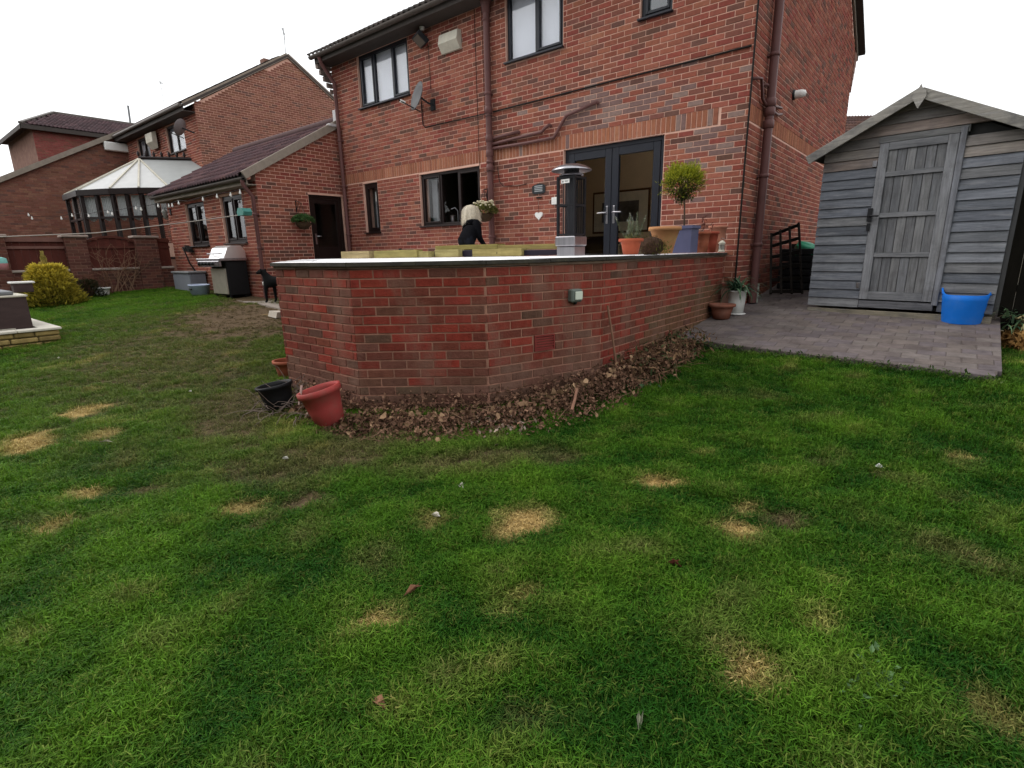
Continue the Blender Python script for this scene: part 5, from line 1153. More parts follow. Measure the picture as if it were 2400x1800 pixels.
# --- timber sleepers along the back edge of the terrace
SLP = mat('green_treated_timber', tone='obj', rough=.85, var=.4, scale=4, bump=.3, bscale=30, stretch=(.6, 6, 6), dirt=(.17, .135, .045), dirt_scale=5, dirt_amt=.6)
def sleeper(x0, x1, y0, y1, nn, lab, col=(.36, .30, .13), dep=.14):
    a, b = px_n(x0, y1, nn), px_n(x1, y0, nn); za = min(a.z, b.z); m = MB(); zt = px_n((x0 + x1) / 2, y0, nn).z; zb = px_n((x0 + x1) / 2, y1, nn).z
    m.box((a.x, -nn, max(zb, ZC - .006)), (b.x, -nn + dep, zt), bev=.005); o = m.build('timber_sleeper', SLP); col = tuple(v * k for v, k in zip(col, (.80, .76, .80))); tag(o, lab, 'timber sleeper', 'timber sleepers on the terrace'); o.color = (*col, 1); return o
sleeper(800, 864, 589, 606, 1.9, 'short pale sleeper at the left end of the row near the back door', (.40, .33, .16)); sleeper(877, 976, 586.5, 606, 1.88, 'longer yellow green sleeper lying second from the back door', (.34, .30, .10)); sleeper(976, 1003, 589, 606, 1.85, 'stub of sleeper end left of the first dark gap', (.36, .32, .12))
sleeper(1019, 1074, 585, 605, 1.75, 'plain squared sleeper standing between the two small dark gaps', (.37, .33, .13)); sleeper(1107, 1222, 583, 605, 1.72, 'knotty front sleeper below the woman with a dark hole near its end', (.36, .31, .11))
sleeper(1020, 1165, 574, 585, 1.5, 'long raised sleeper forming the upper course beneath the woman', (.33, .29, .09), .2); sleeper(1166, 1306, 573, 585, 1.5, 'long raised sleeper of the upper course left of the heater', (.35, .29, .10), .2)
for (x0, x1, y0, lab) in ((1000, 1022, 590, 'small dark liner gap left of the plain squared sleeper'), (1074, 1108, 586.5, 'dark liner gap between plain and knotty sleepers'), (1222, 1310, 584.5, 'long dark plastic liner showing between sleepers and heater')):
    a, b = px_n(x0, 606, 1.66), px_n(x1, y0, 1.66); m = MB(); m.box((a.x, -1.66, ZC), (b.x, -1.58, b.z), bev=.006); tag(m.build('planter_liner', mat('dark_liner', (.016, .012, .02), .5)), lab, 'planter liner', 'dark liners between the sleepers')
c = px_n(1165, 593, 1.715); m = MB(); m.ball(c, .018, .006, .034, 10, 6); tag(m.build('dark_knot', CABLE), 'oval dark hole in the face of the knotty front sleeper', 'knot')
c = px_n(938, 585, 1.8); m = MB(); m.ball(c, .03, .03, .022, 8, 6); tag(m.build('dark_ball', BLACK), 'small dark lump resting on the yellow green sleeper near the back door', 'lump')

# --- skinned figures
def skinned(name, joints, edges, mats_, seg_mat, parent, sub=2, root=0):
    """Grow one continuous body from joints {name:(pos, rx, ry)} and edges; faces take the material of the nearest bone."""
    names = list(joints); idx = {n_: i for i, n_ in enumerate(names)}
    me = bpy.data.meshes.new(name + '_skeleton'); o0 = off(parent)
    me.from_pydata([tuple(Vector(joints[n_][0]) - o0) for n_ in names], [(idx[a], idx[b]) for a, b in edges], [])
    tmp = bpy.data.objects.new('skeleton_tmp', me); COL.objects.link(tmp); md = tmp.modifiers.new('skin', 'SKIN'); md.use_smooth_shade = True; md.branch_smoothing = .6
    for i, n_ in enumerate(names):
        sv = me.skin_vertices[0].data[i]; sv.radius = (joints[n_][1], joints[n_][2]); sv.use_root = (i == root)
    ss = tmp.modifiers.new('sub', 'SUBSURF'); ss.levels = ss.render_levels = sub
    dg = bpy.context.evaluated_depsgraph_get(); out = bpy.data.meshes.new_from_object(tmp.evaluated_get(dg)); bpy.data.objects.remove(tmp)
    out.name = name; out.materials.clear()
    for mm in mats_: out.materials.append(mm)
    P_ = {n_: Vector(joints[n_][0]) - o0 for n_ in names}
    for p in out.polygons:
        best = None
        for (a, b) in edges:
            A, B = P_[a], P_[b]; t = max(0, min(1, (p.center - A).dot(B - A) / max(1e-9, (B - A).length_squared))); dd = (A.lerp(B, t) - p.center).length
            if best is None or dd < best[0]: best = (dd, seg_mat.get((a, b), 0), t)
        p.material_index = best[1]; p.use_smooth = True
    o = bpy.data.objects.new(name, out); COL.objects.link(o); o.parent = parent; return o
# woman bending over the sleepers, back to the garden
hp_ = px_n(1104, 500, 1.15); gx = hp_.x - .085; fl = zr(-.47); by = -1.15
pr = thing('person', 'woman with blond bobbed hair in a black top bending by the kitchen window', 'person', (gx + .05, by, fl))
SKIN = mat('skin', (.45, .27, .20), .55, .08, 20); JUMP = mat('black_knit', (.0035, .0035, .005), .95, .3, 30, .5, 60, spec=.08); TROU = mat('dark_trousers', (.006, .007, .011), .9, .2, 30, spec=.1); HAIR = mat('blond_hair', tone='attr', rough=.5, var=.25, scale=30, spec=.3)
g = lambda x, y, z: Vector((gx + x, by + y, fl + z))
J = {'pelvis': (g(.13, -.20, .62), .20, .17), 'waist': (g(.10, -.10, .76), .20, .16), 'chest': (g(.07, .02, .90), .20, .16), 'collar': (g(.03, .08, 1.00), .10, .09), 'neck': (g(.0, .11, 1.04), .055, .055), 'head': (g(-.025, .13, 1.13), .085, .095), 'crown': (g(-.03, .13, 1.19), .065, .07),
     'ls': (g(-.12, .07, .97), .07, .07), 'le': (g(-.19, .12, .75), .05, .05), 'lw': (g(-.20, .02, .62), .033, .033), 'lh': (g(-.205, -.05, .585), .030, .022),
     'rs': (g(.20, .02, .95), .07, .07), 're': (g(.27, -.02, .72), .052, .052), 'rw': (g(.24, .14, .60), .033, .033), 'rh': (g(.21, .20, .57), .030, .022),
     'lhip': (g(.03, -.18, .58), .10, .10), 'lk': (g(.0, .02, .40), .07, .07), 'la': (g(.02, -.18, .09), .045, .045), 'lt': (g(.01, -.03, .035), .04, .03),
     'rhip': (g(.23, -.20, .58), .10, .10), 'rk': (g(.24, .0, .40), .07, .07), 'ra': (g(.24, -.20, .09), .045, .045), 'rt': (g(.25, -.05, .035), .04, .03)}
E_ = [('pelvis', 'waist'), ('waist', 'chest'), ('chest', 'collar'), ('collar', 'neck'), ('neck', 'head'), ('head', 'crown'), ('collar', 'ls'), ('ls', 'le'), ('le', 'lw'), ('lw', 'lh'), ('collar', 'rs'), ('rs', 're'), ('re', 'rw'), ('rw', 'rh'),
      ('pelvis', 'lhip'), ('lhip', 'lk'), ('lk', 'la'), ('la', 'lt'), ('pelvis', 'rhip'), ('rhip', 'rk'), ('rk', 'ra'), ('ra', 'rt')]
SM = {e_: 1 for e_ in E_}
for e_ in (('collar', 'neck'), ('neck', 'head'), ('head', 'crown'), ('lw', 'lh'), ('rw', 'rh')): SM[e_] = 0
for e_ in E_[14:]: SM[e_] = 2
skinned('body', J, E_, [SKIN, JUMP, TROU], SM, pr)
m = MB()                                                      # five fingers on each hand
for (hx, dirv) in ((J['lh'][0], Vector((-.15, -.75, -.55))), (J['rh'][0], Vector((-.3, .8, -.5)))):
    dirv.normalize(); sd = dirv.cross(Vector((0, 0, 1))).normalized()
    for k, ln in enumerate((.062, .072, .076, .068)): b = hx + sd * (.012 * (k - 1.5)) + dirv * .018; m.tube([b, b + dirv * ln * .55, b + dirv * ln * .9 + Vector((0, 0, -.02))], [.0085, .008, .006], 6)
    b = hx - sd * .026; m.tube([b, b - sd * .018 + dirv * .03, b - sd * .016 + dirv * .055], [.010, .009, .007], 6)
m.build('fingers', SKIN, pr)
hd_ = J['head'][0] + Vector((0, -.01, .015)); m = MB(); vs = []; fs = []; NN, MM = 26, 12
for i in range(MM + 1):
    for k in range(NN):
        t = 2 * math.pi * k / NN; a = math.pi * .5 * i / 7
        if i <= 7: q = Vector((.135 * math.sin(a) * math.cos(t), .14 * math.sin(a) * math.sin(t), .115 * math.cos(a)))
        else:
            dn = (i - 7) / 5; fl_ = 1 + .22 * dn - .3 * max(0, dn - .75); q = Vector((.135 * fl_ * math.cos(t), .14 * fl_ * math.sin(t), -(.15 + .09 * max(0, -math.cos(t))) * dn))
            if math.sin(t) > .45: q.z *= .15; 
        w_ = 1 + .05 * math.sin(9 * t + i * .3) + .035 * math.sin(23 * t) + .06 * math.sin(3 * t + 1); vs.append(hd_ + Vector((q.x * w_, q.y * w_, q.z)) + Vector((.025 * max(0, -q.z) * 3, 0, 0)))
for i in range(MM):
    for k in range(NN): k2 = (k + 1) % NN; fs.append((i * NN + k, i * NN + k2, (i + 1) * NN + k2, (i + 1) * NN + k))
m.add(vs, fs, 0, (.50, .42, .31), True)
for k in range(900):                                          # loose strands over the bob
    kk = random.randrange(NN); i0 = random.randrange(0, 4); w0 = R_(-.5, .5); col = mixc((.46, .38, .27), (.84, .77, .63), R_(0, 1)); ctr_ = hd_ + Vector((0, 0, -.05)); ps = []
    for i in range(i0, MM + 1, 2):
        a_, b_ = Vector(vs[i * NN + kk]), Vector(vs[i * NN + (kk + 1) % NN]); q = a_.lerp(b_, .5 + w0); ps.append(q + (q - ctr_).normalized() * (R_(.001, .009) + .002 * i * R_(-.4, 1)))
    if len(ps) < 3: continue
    ps[-1] += Vector((R_(-.012, .012), R_(-.012, .012), R_(-.035, .01))); sdv_ = (ps[1] - ps[0]).cross(ps[0] - ctr_).normalized() * R_(.0015, .0035)
    m.add([p_ + sdv_ * sg * (1 - .7 * (j / len(ps))) for j, p_ in enumerate(ps) for sg in (-1, 1)], [(2 * j, 2 * j + 1, 2 * j + 3, 2 * j + 2) for j in range(len(ps) - 1)], 0, col, True)
m.build('hair', HAIR, pr)
fc = J['head'][0]; m = MB()                                   # face, turned to the wall
for sx in (-1, 1): m.ball(fc + Vector((.035 * sx, .092, .0)), .013, .009, .009, 8, 6, 1); m.ball(fc + Vector((.088 * sx, .01, -.01)), .012, .02, .03, 8, 6, 0)
m.prism([fc + Vector((-.013, .085, -.035)), fc + Vector((.013, .085, -.035)), fc + Vector((0, .125, -.03)), ], (0, -.012, .045)); m.box(fc + Vector((-.024, .085, -.062)), fc + Vector((.024, .097, -.053)), 2, bev=.003)
m.build('face', [SKIN, WHITE, mat('lips', (.35, .12, .1), .5)], pr)
# black dog at the corner of the path
dz = -.925 + 1.6; dbx = px_n(634, 690, 2.42).x; dd = lambda x, y, z: Vector((dbx + x, -2.42 + y, dz + z))
dog = thing('dog', 'black dog with a white chest patch standing at the end of the retaining wall', 'dog', dd(0, 0, 0)); FUR = mat('black_fur', (.006, .006, .006), .9, .3, 40, .4, 90, spec=.1); FURW = mat('white_fur', (.6, .58, .54), .8)
DJ = {'chest': (dd(.03, 0, .44), .105, .125), 'mid': (dd(.26, .10, .45), .095, .105), 'rump': (dd(.46, .18, .44), .085, .10), 'neck': (dd(-.04, -.03, .56), .07, .075), 'skull': (dd(-.10, -.06, .655), .07, .068), 'muzz': (dd(-.19, -.11, .62), .038, .034), 'nose': (dd(-.235, -.135, .612), .022, .02),
      'fl': (dd(.0, -.08, .33), .05, .05), 'fl2': (dd(.0, -.09, .18), .03, .03), 'fl3': (dd(-.0, -.09, .04), .026, .026), 'fl4': (dd(-.04, -.11, .02), .03, .02), 'fr': (dd(.07, .07, .33), .05, .05), 'fr2': (dd(.07, .07, .18), .03, .03), 'fr3': (dd(.07, .07, .04), .026, .026), 'fr4': (dd(.03, .05, .02), .03, .02),
      'hl': (dd(.46, .10, .32), .06, .065), 'hl2': (dd(.42, .08, .22), .04, .04), 'hl3': (dd(.50, .11, .14), .026, .026), 'hl4': (dd(.48, .10, .03), .024, .022), 'hl5': (dd(.44, .085, .018), .028, .018), 'hr': (dd(.50, .24, .32), .06, .065), 'hr2': (dd(.47, .23, .22), .04, .04), 'hr3': (dd(.55, .26, .14), .026, .026), 'hr4': (dd(.53, .25, .03), .024, .022), 'hr5': (dd(.49, .235, .018), .028, .018),
      't1': (dd(.56, .22, .46), .03, .03), 't2': (dd(.66, .26, .36), .024, .024), 't3': (dd(.72, .28, .24), .014, .014)}
DE = [('chest', 'mid'), ('mid', 'rump'), ('chest', 'neck'), ('neck', 'skull'), ('skull', 'muzz'), ('muzz', 'nose'), ('chest', 'fl'), ('fl', 'fl2'), ('fl2', 'fl3'), ('fl3', 'fl4'), ('chest', 'fr'), ('fr', 'fr2'), ('fr2', 'fr3'), ('fr3', 'fr4'), ('rump', 'hl'), ('hl', 'hl2'), ('hl2', 'hl3'), ('hl3', 'hl4'), ('hl4', 'hl5'), ('rump', 'hr'), ('hr', 'hr2'), ('hr2', 'hr3'), ('hr3', 'hr4'), ('hr4', 'hr5'), ('rump', 't1'), ('t1', 't2'), ('t2', 't3')]
skinned('body', DJ, DE, [FUR], {}, dog)
m = MB(); m.ball(dd(-.055, -.085, .40), .035, .03, .045, 10, 6); m.build('chest_patch', FURW, dog)
for (x, y) in ((-.045, -.115), (-.105, .015)):
    m = MB(); m.ball(dd(x - .02, y, .645), .022, .02, .058, 8, 6); m.build('ear', FUR, dog)
m = MB(); m.ball(dd(-.15, -.115, .675), .010, .010, .010, 8, 6); m.ball(dd(-.168, -.06, .675), .010, .010, .010, 8, 6); m.build('eye', mat('dog_eye', (.05, .03, .015), .15), dog)
# --- barbecue, storage box, oval tub
gzp = -.905
bq = thing('barbecue', 'stainless steel gas barbecue with a bright lid against the extension wall', 'barbecue', V(-10.3, 2.4, gzp)); bs0, bs1, bn0, bn1 = -10.80, -10.02, 2.16, 2.62
bb = lambda mb, s0, s1, n0, n1, z0, z1, bev=.01: mb.box(V(s0, n1, z0), V(s1, n0, z1), bev=bev)
m = MB(); bb(m, bs0, bs1, bn0, bn1, gzp + .09, -.06, .015); m.build('cabinet', BLACK, bq)
m = MB(); bb(m, bs0 + .02, bs1 - .02, bn1 + .001, bn1 + .03, gzp + .12, -.22); m.build('door', mat('dull_steel', (.42, .38, .32), .4, .15, 6, metallic=.6), bq); 
m = MB(); bb(m, bs0 - .42, bs1 + .05, bn0, bn1 + .14, -.06, .0, .012); m.build('side_shelf', CHROME, bq)
m = MB(); bb(m, bs0 - .3, bs1 + .02, bn1 + .09, bn1 + .16, -.18, -.055, .012); m.build('control_panel', CHROME, bq)
for k in range(5): m = MB(); m.lathe(V(bs0 - .2 + .18 * k, bn1 + .16, -.115), [(.035, 0), (.032, .035), (.001, .036)], 12, axis=(0, -1, 0)); m.build('knob', BLACK, bq)
m = MB(); m.prism([V(bs0, bn1 + .02, .0), V(bs0, bn1 - .08, .22), V(bs0, bn1 - .18, .27), V(bs0, bn0 + .08, .27), V(bs0, bn0, .14), V(bs0, bn0, .0)], (bs1 - bs0, 0, 0)); m.build('lid', mat('bright_steel', (.75, .74, .73), .3, .06, 6, metallic=.85), bq)
m = MB(); m.tube([V(bs0 + .08, bn1 + .07, .10), V(bs1 - .08, bn1 + .07, .10)], .014, 8); m.tube([V(bs0 + .1, bn1 + .0, .10), V(bs0 + .1, bn1 + .07, .10)], .01, 6); m.tube([V(bs1 - .1, bn1, .10), V(bs1 - .1, bn1 + .07, .10)], .01, 6); m.build('handle', CHROME, bq)
for sx in (bs0 + .06, bs1 - .06): m = MB(); m.lathe(V(sx, bn0 + .05, gzp + .08) - Vector((.03, 0, 0)), [(.001, 0), (.08, .005), (.08, .05), (.001, .055)], 16, axis=(1, 0, 0)); m.build('wheel', BLACK, bq)
m = MB(); bb(m, bs0 + .02, bs0 + .07, bn1 - .06, bn1 - .01, gzp, gzp + .1); bb(m, bs1 - .07, bs1 - .02, bn1 - .06, bn1 - .01, gzp, gzp + .1); m.build('foot', BLACK, bq)
a, b = px_n(405, 640, 2.5), px_n(443, 640, 2.5)
sb_ = thing('storage_box', 'grey lidded storage box left of the barbecue', 'storage box', V(-12.6, 2.3, -.88)); m = MB(); m.box((a.x + .03, -2.52, zr(-.89)), (b.x + .05, -2.13, zr(-.36)), bev=.02); m.build('body', mat('blue_grey_plastic', (.17, .18, .205), .5, .1, 5), sb_)
m = MB(); m.box((a.x, -2.55, zr(-.36)), (b.x + .08, -2.11, zr(-.31)), bev=.015); m.build('lid', GREYP, sb_)
c = px_lawn(470, 690); c = V(px_n(470, 690, 2.62).x, 2.62, -.90); ob = thing('oval_tub', 'pale blue grey oval tub with a slot handle in front of the barbecue', 'tub', c); m = MB()
m.lathe(c, [(.001, 0), (.30, 0), (.36, .26), (.385, .27), (.385, .30), (.35, .30), (.34, .26), (.29, .06), (.001, .05)], 32, sy=.55); m.build('shell', mat('pale_blue_plastic', (.33, .38, .50), .45, .08, 5), ob); m = MB(); fr_ = c + Vector((0, -.212, .2)); m.box(fr_ + Vector((-.07, -.006, -.014)), fr_ + Vector((.07, .02, .014)), bev=.01); m.build('handle', BLACK, ob)
# small boundary side things
c = px_s(243, 699, -14.1); wp = pot('white_pot', 'white plastic flower pot standing alone by the boundary wall', c, .17, .12, .27, WHITE, rim=.02)
def bush(name, label, c, rx, rz, nleaf, c0, c1, ln, cone=1.0, up=.5, cat='shrub'):
    o = thing(name, label, cat, c); m = MB(); t = MB()
    for k in range(14): d = rdir(.9); t.tube([Vector(c), Vector(c) + Vector((d.x * rx * .5, d.y * rx * .5, rz * .4)), Vector(c) + Vector((d.x * rx * .8, d.y * rx * .8, rz * .85 * R_(.5, 1)))], [.014, .009, .004], 5)
    for k in range(nleaf):
        h = R_(0, 1) ** 1.1; r = rx * (1 - h * cone) ** .65 * R_(.55, 1.05) * (1 + .22 * mnoise.noise(Vector((h * 6, k * .37, 1)))); az = R_(0, 2 * math.pi); r *= 1 + .25 * mnoise.noise(Vector((math.cos(az) * 2, math.sin(az) * 2, h * 5)))
        p = Vector(c) + Vector((r * math.cos(az), r * math.sin(az), .06 + h * rz)); d = Vector((math.cos(az), math.sin(az), up)) + rdir() * .6
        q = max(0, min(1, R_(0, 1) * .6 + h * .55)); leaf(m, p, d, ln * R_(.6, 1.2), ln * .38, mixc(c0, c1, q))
    t.build('stem', BARK, o); m.build('foliage', LEAF_A, o); return o
c = px_s(128, 722, -13.2)
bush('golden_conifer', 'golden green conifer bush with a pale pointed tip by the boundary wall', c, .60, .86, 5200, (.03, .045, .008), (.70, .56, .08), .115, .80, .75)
m = MB()
for k in range(240): h = R_(0, 1); leaf(m, c + Vector((R_(-.12, .12) * (1 - h), R_(-.12, .12) * (1 - h), .78 + h * .40)), (R_(-.5, .5), R_(-.5, .5), 1), .09, .03, mixc((.28, .24, .05), (.5, .38, .14), R_(0, 1)))
o = m.build('leader', LEAF_A, [x for x in COL.objects if x.name == 'golden_conifer'][0])
c = px_s(205, 704, -13.9); bush('low_dark_shrub', 'low dark evergreen shrub between golden conifer and white pot', c, .4, .42, 1500, (.012, .02, .008), (.05, .045, .02), .07, .7)
def twigs(name, label, c, spread, h, n_, mt, cat='climber', wall=False):
    o = thing(name, label, cat, c); m = MB()
    for k in range(n_):
        az = R_(0, 6.28); b = Vector(c) + Vector((0, R_(-.1, .1) * spread * 3, 0)); q = b.copy(); pts_ = [q.copy()]; d = Vector((math.cos(az) * (.1 if wall else .5), math.sin(az) * .6, 1.2)).normalized()
        for i in range(6): d = (d + rdir() * .35 + Vector((0, 0, -.10 if i > 3 else .1))).normalized(); d.x *= .4 if wall else 1; q = q + d * h / 6; pts_.append(q.copy())
        m.tube(pts_, [.010 - .0014 * i for i in range(7)], 4, cap=False)
        for i in range(2, 6):
            e2 = (d + rdir()).normalized(); e2.x *= .3 if wall else 1; m.tube([pts_[i], pts_[i] + e2 * h * .15, pts_[i] + (e2 + rdir() * .4).normalized() * h * .28], [.005, .004, .002], 4, cap=False)
    m.build('branch', mt, o); return o
TW = mat('pale_dry_twig', (.22, .13, .085), .9, .3, 20)
twigs('bare_climber', 'bare leafless climber spread against the middle timber panel', px_s(285, 682, SBW + .12), 1, 1.15, 16, TW, wall=True)
twigs('dry_shrub', 'brown dry twiggy shrub beside the brick pier', px_s(225, 690, SBW + .3), 1, .6, 22, mat('brown_twig', (.12, .06, .035), .9, .3, 20), 'shrub')
m = MB(); bd = px_s(260, 688, SBW); m.box(V(SBW + .04, -px_s(200, 690, SBW).y, -1.2), V(SBW + .5, 2.7, -.885)); kind(m.build('border_soil', SOIL), 'structure')

# --- raised bed and brown tub at the left edge
c0 = px_lawn(145, 800); RS = c0.x; RY = c0.y; zt = px_s(137, 766, RS).z
rbd = thing('raised_bed', 'low yellow stone raised bed with white coping at the left edge', 'raised bed', c0)
STN = mat('yellow_stone', tone='obj', rough=.9, var=.35, scale=8, bump=.6, bscale=30, dirt=(.10, .075, .03), dirt_scale=5, dirt_amt=.6); bl_ = 2.0
m = MB(); m.box((RS - 2.1, RY - bl_, c0.z - .3), (RS - .02, RY - .02, zt - .035)); m.build('core', mat('bed_mortar', (.09, .07, .03), .95, .3, 6), rbd)
hh = (zt - .035 - c0.z + .06) / 3
for r in range(3):
    a = RY
    while a > RY - bl_:
        ln = R_(.20, .34); m = MB(); m.box((RS - .06, a - ln + .012, c0.z - .06 + r * hh + .008), (RS + R_(0, .012), a, c0.z - .06 + (r + 1) * hh - .006), bev=.014); o = m.build('stone', STN, rbd); q = R_(.75, 1.25); o.color = (.30 * q, .22 * q, .085 * q, 1); a -= ln
    a = RS - .07
    while a > RS - 2.1:
        ln = R_(.2, .34); m = MB(); m.box((a - ln + .012, RY - .06, c0.z - .06 + r * hh + .008), (a, RY + R_(0, .012), c0.z - .06 + (r + 1) * hh - .006), bev=.014); o = m.build('stone', STN, rbd); q = R_(.75, 1.25); o.color = (.28 * q, .21 * q, .085 * q, 1); a -= ln
WC = mat('white_coping', (.62, .58, .50), .8, .12, 6, .15, 40)
for k in range(4): m = MB(); m.box((RS - .20, RY + .03 - .5 * (k + 1) + .004, zt - .035), (RS + .03, RY + .03 - .5 * k, zt), bev=.006); m.build('coping_stone', WC, rbd)
for k in range(3): m = MB(); m.box((RS - .204 - .62 * (k + 1), RY - .20, zt - .036), (RS - .204 - .62 * k - .004, RY + .03, zt - .001), bev=.006); m.build('coping_stone', WC, rbd)
m = MB(); m.box((RS - 2.1, RY - bl_, zt - .12), (RS - .2, RY - .2, zt - .05)); m.build('soil', SOIL, rbd)
TX = RS - .42; e1 = px_s(84, 760, TX); e2 = px_s(72, 690, TX); ty1 = min(e1.y, RY - .22); tz = e2.z
tb = thing('hot_tub', 'dark brown panelled tub with pale trim rising from the raised bed', 'tub', (TX - .8, ty1 - .8, zt - .06))
TBW = mat('dark_brown_panel', (.060, .040, .038), .75, .2, 5, .2, 40, stretch=(1, 1, 3))
m = MB(); m.prism([(TX - 1.5, ty1 - 1.8, zt - .06), (TX, ty1 - 1.8, zt - .06), (TX, ty1, zt - .06), (TX - 1.5, ty1, zt - .06)], (0, 0, tz - zt + .03)); m.build('shell', TBW, tb)
m = MB(); m.box((TX - 1.52, ty1 - 1.82, tz - .03), (TX + .02, ty1 + .02, tz), bev=.01); m.build('rim', WHITED, tb); m = MB(); m.box((TX - 1.45, ty1 - 1.7, tz + .001), (TX - .05, ty1 - .12, tz + .06), bev=.02); m.build('cover', GREYP, tb)
m = MB(); m.box((TX + .001, ty1 - 1.8, zt - .03), (TX + .016, ty1 - .2, zt)); m.build('trim', WHITED, tb)
cb = px_s(52, 672, TX - .9); zz = px_s(52, 664, TX - .9).z; m = MB(); o = thing('garden_box', 'small dark box with a white top edge standing behind the brown tub', 'box', (cb.x, cb.y, tz)); m.box((cb.x - .1, cb.y - .12, tz), (cb.x + .1, cb.y + .12, zz), bev=.01); m.build('body', TBW, o); m = MB(); m.box((cb.x - .12, cb.y - .15, zz), (cb.x + .12, cb.y + .15, zz + .03), bev=.01); m.build('lid', WHITE, o)

# --- washing line, festoon lights and bird feeders
def catenary(a, b, sag, n_=24): return [Vector(a).lerp(Vector(b), t) - Vector((0, 0, sag * 4 * t * (1 - t))) for t in [i / n_ for i in range(n_ + 1)]]
a, b = px_d(-150, 556, 9), px_n(590, 500, 2.18); m = MB(); m.tube([a, a.lerp(px_d(0, 555, 9.6), 1), px_d(225, 546, 11), px_d(450, 519, 12.2), b], .010, 5); tag(m.build('washing_line', mat('pale_rope', (.42, .38, .34), .8)), 'pale washing line stretched across the left garden to the extension corner', 'washing line')
fl_ = thing('festoon_lights', 'string of small white festoon bulbs hanging from the extension gutter', 'string lights', px_n(560, 450, 2.3))
bp = [(590, 440, 2.30, 0), (562, 451, 2.34, 1), (540, 457, 2.36, 1), (508, 461, 2.4, 1), (475, 468, 2.42, 1), (440, 478, 2.45, 0), (418, 477, 2.47, 1), (403, 483, 2.5, 1), (395, 484, 2.5, 1), (370, 484, 2.6, 1), (330, 492, 2.75, 1), (318, 490, 2.8, 1), (262, 503, 3.0, 1), (252, 499, 3.05, 1), (207, 508, 3.3, 1), (168, 507, 3.5, 1), (143, 514, 3.65, 1), (74, 514, 4.1, 1), (66, 506, 4.15, 1), (-60, 520, 5.0, 0)]
cp_ = [px_n(x, y - 7, nn) for x, y, nn, _ in bp]; m = MB(); m.tube(cp_, .006, 4); m.build('cable', CABLE, fl_)
BULB = mat('frosted_bulb', (.85, .84, .80), .25)
bulb_me = None
for (x, y, nn, on) in bp:
    if not on: continue
    p = px_n(x, y - 7, nn)
    if bulb_me is None:
        m = MB(); m.lathe(p - Vector((0, 0, .1)), [(.001, 0), (.020, .010), (.026, .03), (.019, .055), (.011, .07), (.011, .1)], 10); o = m.build('bulb', BULB, fl_); bulb_me = o.data; first = p
        for v in bulb_me.vertices: v.co -= (p - off(fl_))
        o.location = p - off(fl_)
    else: o = bpy.data.objects.new('bulb', bulb_me); COL.objects.link(o); o.parent = fl_; o.location = p - off(fl_)
p = px_n(572, 497, 2.5); m = MB(); o = thing('bird_feeder', 'teal bird feeder hanging in front of the extension window', 'bird feeder', p - Vector((0, 0, .12))); m.prism([p + Vector((x, -.09, z)) for x, z in ((-.11, -.07), (.13, -.07), (.17, .0), (.11, .07), (-.07, .08), (-.13, .0))], (0, .18, 0)); m.build('body', mat('teal_plastic', (.06, .22, .19), .45, .1, 6), o); m = MB(); m.tube([p + Vector((0, 0, .07)), px_n(570, 452, 2.38)], .004, 4); m.build('cord', CABLE, o)
p = px_s(3, 608, -12.9); m = MB(); o = thing('hanging_feeder', 'pink and teal hanging feeder at the far left of the garden', 'bird feeder', p); m.lathe(p - Vector((0, 0, .22)), [(.001, 0), (.09, .01), (.09, .14)], 12); m.build('tray', mat('pink_plastic', (.5, .22, .24), .5), o); m = MB(); m.lathe(p - Vector((0, 0, .08)), [(.09, 0), (.08, .1), (.0, .13)], 12); m.build('cap', mat('pale_teal', (.18, .42, .38), .5), o)
wl = px_n(392, 500, XN + .1); o = thing('wall_lantern', 'small black wall lantern at the left end of the extension', 'wall lamp', wl); m = MB(); m.box((wl.x - .03, -XN - .03, wl.z - .05), (wl.x + .03, -XN - .005, wl.z + .12), bev=.005); m.tube([(wl.x, -XN - .02, wl.z + .1), (wl.x, -XN - .14, wl.z + .14), (wl.x, -XN - .16, wl.z + .08)], .008, 6); m.build('bracket', BLACKM, o)
m = MB(); m.lathe((wl.x, -XN - .16, wl.z - .14), [(.001, 0), (.04, .02), (.07, .16), (.075, .18), (.03, .24), (.001, .26)], 8); m.build('lamp_shade', mat('lantern_glass', (.25, .25, .23), .2), o)
dl = px_n(430, 590, XN + .2); o = thing('wall_bird_ornament', 'dark metal ornament fixed on the extension wall above the storage box', 'ornament', dl); m = MB(); m.tube([(dl.x, -XN - .01, dl.z + .1), (dl.x, -XN - .2, dl.z + .12), (dl.x + .02, -XN - .1, dl.z - .3), (dl.x + .1, -XN - .03, dl.z - .5)], .02, 6); m.prism([(dl.x - .15, -XN - .05, dl.z + .02), (dl.x + .25, -XN - .05, dl.z - .02), (dl.x + .2, -XN - .05, dl.z + .06), (dl.x, -XN - .05, dl.z + .16)], (0, -.1, 0)); m.build('figure', CABLE, o)

